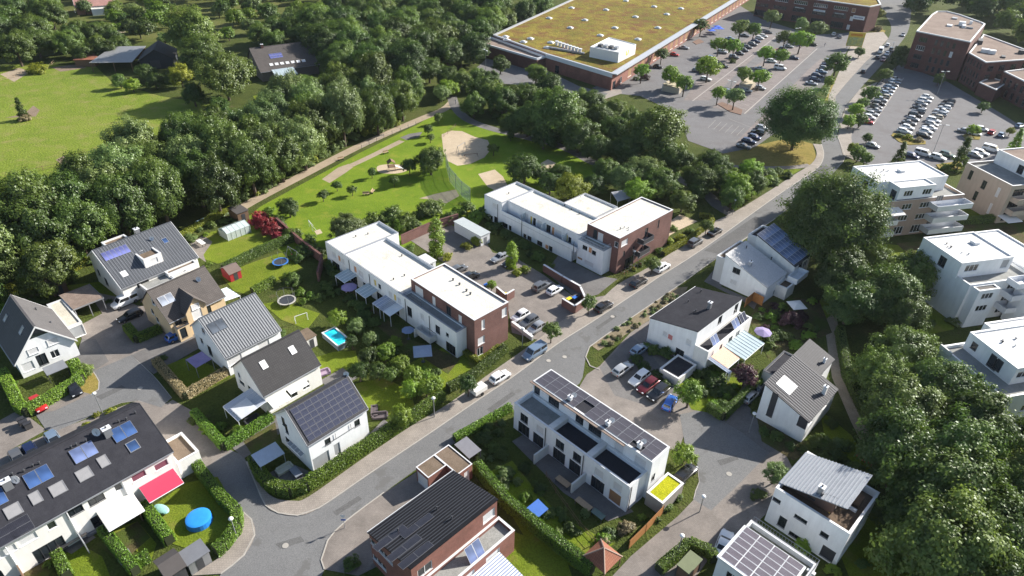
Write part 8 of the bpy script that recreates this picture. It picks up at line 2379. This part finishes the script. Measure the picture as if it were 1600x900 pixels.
table(462, 737, 1.9, 1.0, plain('slate_top', (0.18, 0.2, 0.24), 0.5), 'slate-topped table on the patio of the solar-panelled house', -45)
table(195, 870, 1.8, 1.4, plain('grey_deck', (0.2, 0.2, 0.21), 0.8), 'low grey table among the terrace garden hedges', -45)
SOFA = plain('wicker', (0.10, 0.08, 0.085), 0.8)
def lounge(px, py, rot, label, mat=SOFA, s=1.0, group=None):
    t = thing('garden_sofa', label, 'sofa', G(px, py, .4).to_2d().to_3d(), RAD(rot), group)
    MB().box(-.95 * s, -.4 * s, .1, .95 * s, .4 * s, .42).build('seat', mat, t)
    MB().box(-.95 * s, .402 * s, .1, .95 * s, .6 * s, .85).build('backrest', mat, t)
    for x in (-1, 1):
        MB().box(x * .955 * s if x > 0 else -1.15 * s, -.4 * s, .1, 1.15 * s if x > 0 else -.955 * s, .6 * s, .62).build('armrest', mat, t)
lounge(586, 642, 100, 'dark wicker sofa on the paved corner of the solar-panelled house')
lounge(594, 650, 10, 'second dark wicker sofa beside the lilac cushions')
lounge(505, 583, 30, 'lilac cushioned sofa behind the matt charcoal roof', plain('lilac_cushion', (0.3, 0.22, 0.3), 0.8))
lounge(445, 733, 45, 'pale cushioned sofa under the blue awning pergola', plain('cream_cushion', (0.5, 0.5, 0.42), 0.8))
lounge(395, 656, 45, 'dark sofa in the shade of the corrugated pergola roof', METAL_D)
lounge(150, 826, 48, 'shaded grey sofa on the terrace lawn', plain('grey_cushion', (0.16, 0.17, 0.2), 0.8))
def goal(px, py, rot, w, label, mat=METAL_W):
    t = thing('football_goal', label, 'goal', G(px, py), RAD(rot))
    MB().bar((-w / 2, 0, 0), (-w / 2, 0, 1.6), .05, 0, 6).build('post', mat, t)
    MB().bar((w / 2, 0, 0), (w / 2, 0, 1.6), .05, 0, 6).build('post', mat, t)
    MB().bar((-w / 2, 0, 1.6), (w / 2, 0, 1.6), .05, 0, 6).build('crossbar', mat, t)
    for s in (-1, 1):
        MB().bar((s * w / 2, 0, 1.6), (s * w / 2, .9, 0), .03, 0, 6).build('stay', mat, t)
goal(472, 503, 35, 2.2, 'white football goal on the lawn beside the netted trampoline')
goal(486, 358, -60, 2.6, 'white metal goal at the park edge')
# swings in the trampoline garden
t = thing('swing', 'metal garden swing frame beside the blue-rimmed trampoline', 'swing', G(459, 402), RAD(-40))
MB().bar((-1.6, 0, 2.0), (1.6, 0, 2.0), .05, 0, 6).build('top_bar', METAL_G, t)
for x in (-1.6, 1.6):
    for y in (-.7, .7):
        MB().bar((x, y, 0), (x, 0, 2.0), .04, 0, 6).build('leg', METAL_G, t)
for x in (-.6, .6):
    MB().box(x - .25, -.12, .5, x + .25, .12, .54).build('seat', plain('swing_red', (0.45, 0.05, 0.05), 0.6), t)
    MB().bar((x, 0, .54), (x, 0, 2.0), .012, 0, 4).build('rope', METAL_D, t)
# trailer
t = thing('trailer', 'white covered car trailer parked behind the pavement tree', 'trailer', G(748, 610, .6).to_2d().to_3d(), RAD(45))
t.location.z = .1
MB().box(-1.2, -.7, .45, 1.2, .7, 1.25).build('box', FABRIC_W, t)
MB().bar((1.2, 0, .5), (2.1, 0, .45), .05).build('drawbar', METAL_G, t)
for s in (-1, 1):
    MB().bar((0, s * .78, .3), (0, s * .92, .3), .3, 0, 14).build('wheel', TYRE, t)

# ------------------------------------------------------------------ walls and fences
def wall(pts, h, w, mat, label, name='garden_wall', cap=COPING):
    L = [G(x, y) for x, y in pts]
    t = thing(name, label, 'wall', L[0])
    for i in range(len(L) - 1):
        a, b = L[i] - L[0], L[i + 1] - L[0]
        d = (b - a).normalized()
        nn = Vector((-d.y, d.x, 0)) * w / 2
        a = a + d * (w * .5 if i else 0)
        q = [a - nn, b - nn, b + nn, a + nn]
        MB().slab([(v.x, v.y, h + .002 * i) for v in q], h).build('wall_section', mat, t)
        q = [a - nn * 1.25, b - nn * 1.25, b + nn * 1.25, a + nn * 1.25]
        MB().slab([(v.x, v.y, h + .06 + .002 * i) for v in q], .055).build('coping', cap, t)
wall([(433, 352), (470, 385), (505, 412), (498, 440)], 2.0, .35, BRICK_D, 'dark brick garden wall behind the trampoline garden', cap=BRICK_O)
wall([(628, 382), (672, 362), (716, 348)], 2.2, .35, BRICK_D, 'dark brick wall closing the paved court beside the lock-up garages', cap=BRICK_O)
wall([(849, 424), (878, 442), (906, 458)], 1.6, .35, BRICK_D, 'brick wall between parked cars and shaded forecourt', cap=COPING_W)
wall([(878, 478), (897, 490), (914, 478), (906, 460)], 1.7, .3, BRICK_D, 'brick bin store beside the pavement', 'bin_store', COPING_W)
wall([(776, 460), (790, 472), (803, 464)], 1.7, .3, BRICK_D, 'low brick bin screen behind the brick-ended block', 'bin_store', COPING_W)
wall([(800, 508), (832, 532)], .8, .4, OFFW, 'low pale wall beside the row of cars at the brick end', cap=COPING_W)
def bins(px, py, lid, label, n=1, group=None):
    t = thing('wheelie_bin', label, 'bin', G(px, py, .8).to_2d().to_3d(), RAD(45), group)
    MB().box(-.45, -.3, .08, .45, .3, 1.0).build('body', plain('bin_grey', (0.06, 0.06, 0.065), 0.6), t)
    MB().box(-.5, -.35, 1.002, .5, .35, 1.1).build('lid', lid, t)
    for s in (-1, 1):
        MB().bar((s * .3, .32, .1), (s * .3, .4, .1), .1, 0, 8).build('wheel', TYRE, t)
LID_Y, LID_B, LID_K = plain('lid_yellow', (0.75, 0.6, 0.02), 0.5), plain('lid_blue', (0.03, 0.14, 0.5), 0.5), plain('lid_dark', (0.03, 0.03, 0.035), 0.6)
bins(889, 468, LID_Y, 'bin with yellow lid inside the brick bin store'); bins(898, 466, LID_B, 'bin with blue lid inside the brick bin store')
bins(905, 462, LID_K, 'dark bin inside the brick bin store'); bins(789, 461, LID_Y, 'bin with yellow lid behind the brick-ended block')
bins(760, 446, LID_B, 'bin with blue lid beside the small court tree'); bins(190, 459, LID_Y, 'bin with yellow lid behind the white van')
for px, py in ((32, 656), (37, 660), (43, 663)):
    bins(px, py, LID_K, 'dark bin standing by the hedge corner of the paved drive', group='bins at the paved drive')
def fence(pts, h, mat, label, spacing=2.0, rails=2, name='fence', post=None, mesh=None):
    L = [G(x, y) for x, y in pts]
    t = thing(name, label, 'fence', L[0])
    for i in range(len(L) - 1):
        a, b = L[i] - L[0], L[i + 1] - L[0]
        n = max(1, int((b - a).length / spacing))
        for k in range(n + (1 if i == len(L) - 2 else 0)):
            p = a.lerp(b, k / n)
            MB().bar(p, p + Vector((0, 0, h)), .06, 0, 4 if h < 2.5 else 6).build('post', post or mat, t)
        for r_ in range(rails):
            z = h * (r_ + .6) / rails
            MB().bar(a + Vector((0, 0, z)), b + Vector((0, 0, z)), .035).build('rail', mat, t)
        if mesh:
            d = (b - a).normalized()
            nn = Vector((-d.y, d.x, 0)) * .02
            MB().slab([a - nn + Vector((0, 0, h)), b - nn + Vector((0, 0, h)), b + nn + Vector((0, 0, h)), a + nn + Vector((0, 0, h))], h - .05).build('panel', mesh, t)
fence([(-60, 300), (40, 272), (95, 260), (150, 238), (235, 212)], 1.2, WOOD, 'wooden post-and-rail fence along the meadow edge', 3.0)
fence([(0, 127), (45, 115), (75, 108), (85, 98)], 1.1, WOOD_P, 'pale wooden fence at the meadow corner', 2.5)
fence([(697, 262), (703, 285), (722, 308), (735, 318)], 4.2, METAL_G, 'tall ball-stop fence beside the park court', 3.2, 3, mesh=clear_glass('wire_mesh', (0.75, 0.8, 0.78), 0.18, 0.6))
fence([(688, 218), (705, 205), (712, 198)], 1.0, WOOD, 'low timber edge fence at the large sand pit', 2.0)
ORANGE = plain('orange_timber', (0.36, 0.16, 0.05), 0.7, 0, 0.2, 3)
fence([(982, 858), (1008, 832), (1035, 803)], 1.7, ORANGE, 'orange timber fence along the paved lane', 2.0, 2, mesh=ORANGE)
fence([(853, 745), (868, 770), (905, 822), (930, 850)], 1.1, WOOD, 'dark wooden fence inside the long hedge', 2.0)
fence([(565, 232), (600, 215), (650, 196)], 1.2, METAL_D, 'thin dark fence between gravel path and wooded belt', 3.0)
fence([(1163, 480), (1175, 470), (1190, 478)], 2.0, ORANGE, 'orange timber screen beside the white awning', 1.5, 2, mesh=ORANGE)
# playground
t = thing('climbing_frame', 'small climbing frame with slide on the round sand area', 'climbing frame', G(612, 266), RAD(20))
for x in (-.8, .8):
    for y in (-.8, .8):
        MB().bar((x, y, 0), (x, y, 2.2), .06).build('post', WOOD_P, t)
MB().box(-.9, -.9, 1.1, .9, .9, 1.2).build('platform', WOOD, t)
MB().slab([(-1, -1, 2.2), (0, -1, 2.9), (0, 1, 2.9), (-1, 1, 2.2)], .06).slab([(0, -1, 2.9), (1, -1, 2.2), (1, 1, 2.2), (0, 1, 2.9)], .06).build('roof', WOOD, t)
MB().slab([(.9, -.4, 1.2), (3.0, -.4, .2), (3.0, .4, .2), (.9, .4, 1.2)], .06).build('slide', METAL_W, t)
for (px, py, rot, label) in ((721, 238, 60, 'tall swing frame over the large sand pit'), (736, 245, 20, 'low wooden balance frame in the shaded sand')):
    t = thing('play_frame', label, 'play equipment', G(px, py), RAD(rot))
    hh = 2.3 if 'tall' in label else .8
    MB().bar((-1.8, 0, hh), (1.8, 0, hh), .06, 0, 6).build('beam', METAL_G if hh > 1 else WOOD, t)
    for x in (-1.8, 1.8):
        for y in (-.6, .6):
            MB().bar((x, y, 0), (x, 0, hh), .05, 0, 6).build('leg', METAL_G if hh > 1 else WOOD, t)
def bench(px, py, rot, where):
    t = thing('park_bench', 'park bench ' + where, 'bench', G(px, py), RAD(rot))
    MB().box(-.8, -.22, .4, .8, .22, .46).build('seat', WOOD_P, t)
    MB().box(-.8, .24, .5, .8, .29, .85).build('backrest', WOOD_P, t)
    for x in (-.65, .65):
        MB().box(x - .05, -.2, 0, x + .05, .2, .398).build('leg', METAL_D, t)
bench(533, 250, 40, 'beside the gravel path'); bench(572, 305, 10, 'on the open lawn of the park'); bench(583, 301, 80, 'under the small lawn trees'); bench(603, 240, 40, 'at the narrow gravel track')
for k, (px, py) in enumerate(((697, 304), (703, 308), (690, 311))):
    pass
# bicycles by the brick corner
def bicycle(px, py, rot):
    t = thing('bicycle', 'bicycle in the rack under the brick corner block', 'bicycle', G(px, py), RAD(rot), 'bicycles at the brick corner block')
    t.location.z = .1
    n = 12
    for x in (-.52, .52):
        b = MB()
        for k in range(n):
            a, c = 2 * math.pi * k / n, 2 * math.pi * (k + 1) / n
            b.bar((x + .33 * math.cos(a), 0, .34 + .33 * math.sin(a)), (x + .33 * math.cos(c), 0, .34 + .33 * math.sin(c)), .02)
        b.build('wheel', TYRE, t)
    MB().bar((-.52, 0, .34), (-.2, 0, .8), .02).bar((-.2, 0, .8), (.4, 0, .85), .02).bar((.4, 0, .85), (0, 0, .3), .02).bar((0, 0, .3), (-.2, 0, .85), .02).bar((.4, 0, .95), (.52, 0, .34), .02).bar((-.52, 0, .34), (0, 0, .3), .02).build('frame', random.choice([METAL_G, METAL_D, RED]), t)
    MB().box(-.33, -.07, .88, -.08, .07, .94).build('saddle', METAL_D, t)
    MB().bar((.38, -.28, 1.0), (.38, .28, 1.0), .018).build('handlebar', METAL_D, t)
for k in range(7):
    bicycle(972 + 5.2 * k, 431 - 3.0 * k, -45 + random.uniform(-12, 12))
# kayak and yellow slide in the shaded garden
t = thing('kayak', 'red kayak lying on the shaded lawn by the footpath', 'kayak', G(1352, 722), RAD(-55))
MB().ball((0, 0, .22), 1.7, .33, .2, 16, 6).build('hull', RED, t, smooth=True)
MB().ball((0, 0, .38), .45, .2, .06, 12, 4).build('cockpit', METAL_D, t)
# a pedestrian on the supermarket car park
def person(px, py, rot, label, top_c, leg_c):
    me = bpy.data.meshes.new('body')
    V = [(0, 0, .95), (0, 0, 1.15), (0, 0, 1.38), (0, 0, 1.50), (.02, 0, 1.62), (.02, 0, 1.74), (0, .1, .92), (.14, .1, .5), (.02, .1, .08), (.16, .1, .05), (0, -.1, .92), (-.06, -.1, .5), (-.24, -.1, .1), (-.1, -.1, .06), (0, .2, 1.40), (-.08, .25, 1.12), (.06, .25, .88), (.1, .25, .8), (0, -.2, 1.40), (.08, -.25, 1.12), (.2, -.25, .9), (.25, -.25, .83)]
    E = [(0, 1), (1, 2), (2, 3), (3, 4), (4, 5), (0, 6), (6, 7), (7, 8), (8, 9), (0, 10), (10, 11), (11, 12), (12, 13), (2, 14), (14, 15), (15, 16), (16, 17), (2, 18), (18, 19), (19, 20), (20, 21)]
    Rr = [.14, .13, .15, .06, .095, .08, .09, .06, .045, .04, .09, .06, .045, .04, .06, .045, .035, .04, .06, .045, .035, .04]
    me.from_pydata(V, E, [])
    o = link('person', me, None, G(px, py), RAD(rot))
    o.location.z = .05
    m = o.modifiers.new('skin', 'SKIN')
    for i, sv in enumerate(me.skin_vertices[0].data):
        sv.radius = (Rr[i], Rr[i] * (1.0))
        sv.use_root = i == 0
    o.modifiers.new('sub', 'SUBSURF').levels = 1
    dg = bpy.context.evaluated_depsgraph_get()
    me2 = bpy.data.meshes.new_from_object(o.evaluated_get(dg))
    o.modifiers.clear()
    o.data = me2
    for mt in (plain('skin', (0.5, 0.32, 0.24), 0.6), plain('cloth_' + label[:9].replace(' ', '_'), top_c, 0.9), plain('trousers', leg_c, 0.9), plain('hair', (0.05, 0.035, 0.025), 0.8)):
        me2.materials.append(mt)
    for p in me2.polygons:
        z, x = p.center.z, p.center.x
        p.material_index = 3 if z > 1.68 or (z > 1.58 and x < -.03) else (0 if z > 1.47 or (abs(p.center.y) > .2 and z < .9) else (1 if z > .93 else 2))
        p.use_smooth = True
    tag(o, label, 'person')
person(1288, 73, 200, 'person in pale top walking across the shaded shop forecourt', (0.5, 0.5, 0.52), (0.05, 0.06, 0.1))
person(712, 163, 40, 'person in dark clothes on the footpath at the park corner', (0.06, 0.07, 0.1), (0.04, 0.04, 0.05))
for lab, obs in LABELS.items():
    if len(obs) > 1 and not obs[0].get('group'):
        for o in obs:
            o['group'] = lab[:60]

# ------------------------------------------------------------------ summer haze
hz = MB().box(-1600, -350, -1.0, 1600, 2000, 74.0).build('haze', None)
hz.data.materials.clear()
_m = bpy.data.materials.new('haze_air')
_m.use_nodes = True
_n = _m.node_tree
_n.nodes.remove(_n.nodes['Principled BSDF'])
_v = _n.nodes.new('ShaderNodeVolumePrincipled')
_v.inputs['Color'].default_value = (0.82, 0.9, 1.0, 1)
_v.inputs['Density'].default_value = 0.00005
_v.inputs['Anisotropy'].default_value = 0.3
_n.links.new(_v.outputs[0], _n.nodes['Material Output'].inputs['Volume'])
hz.data.materials.append(_m)
hz['kind'] = 'stuff'
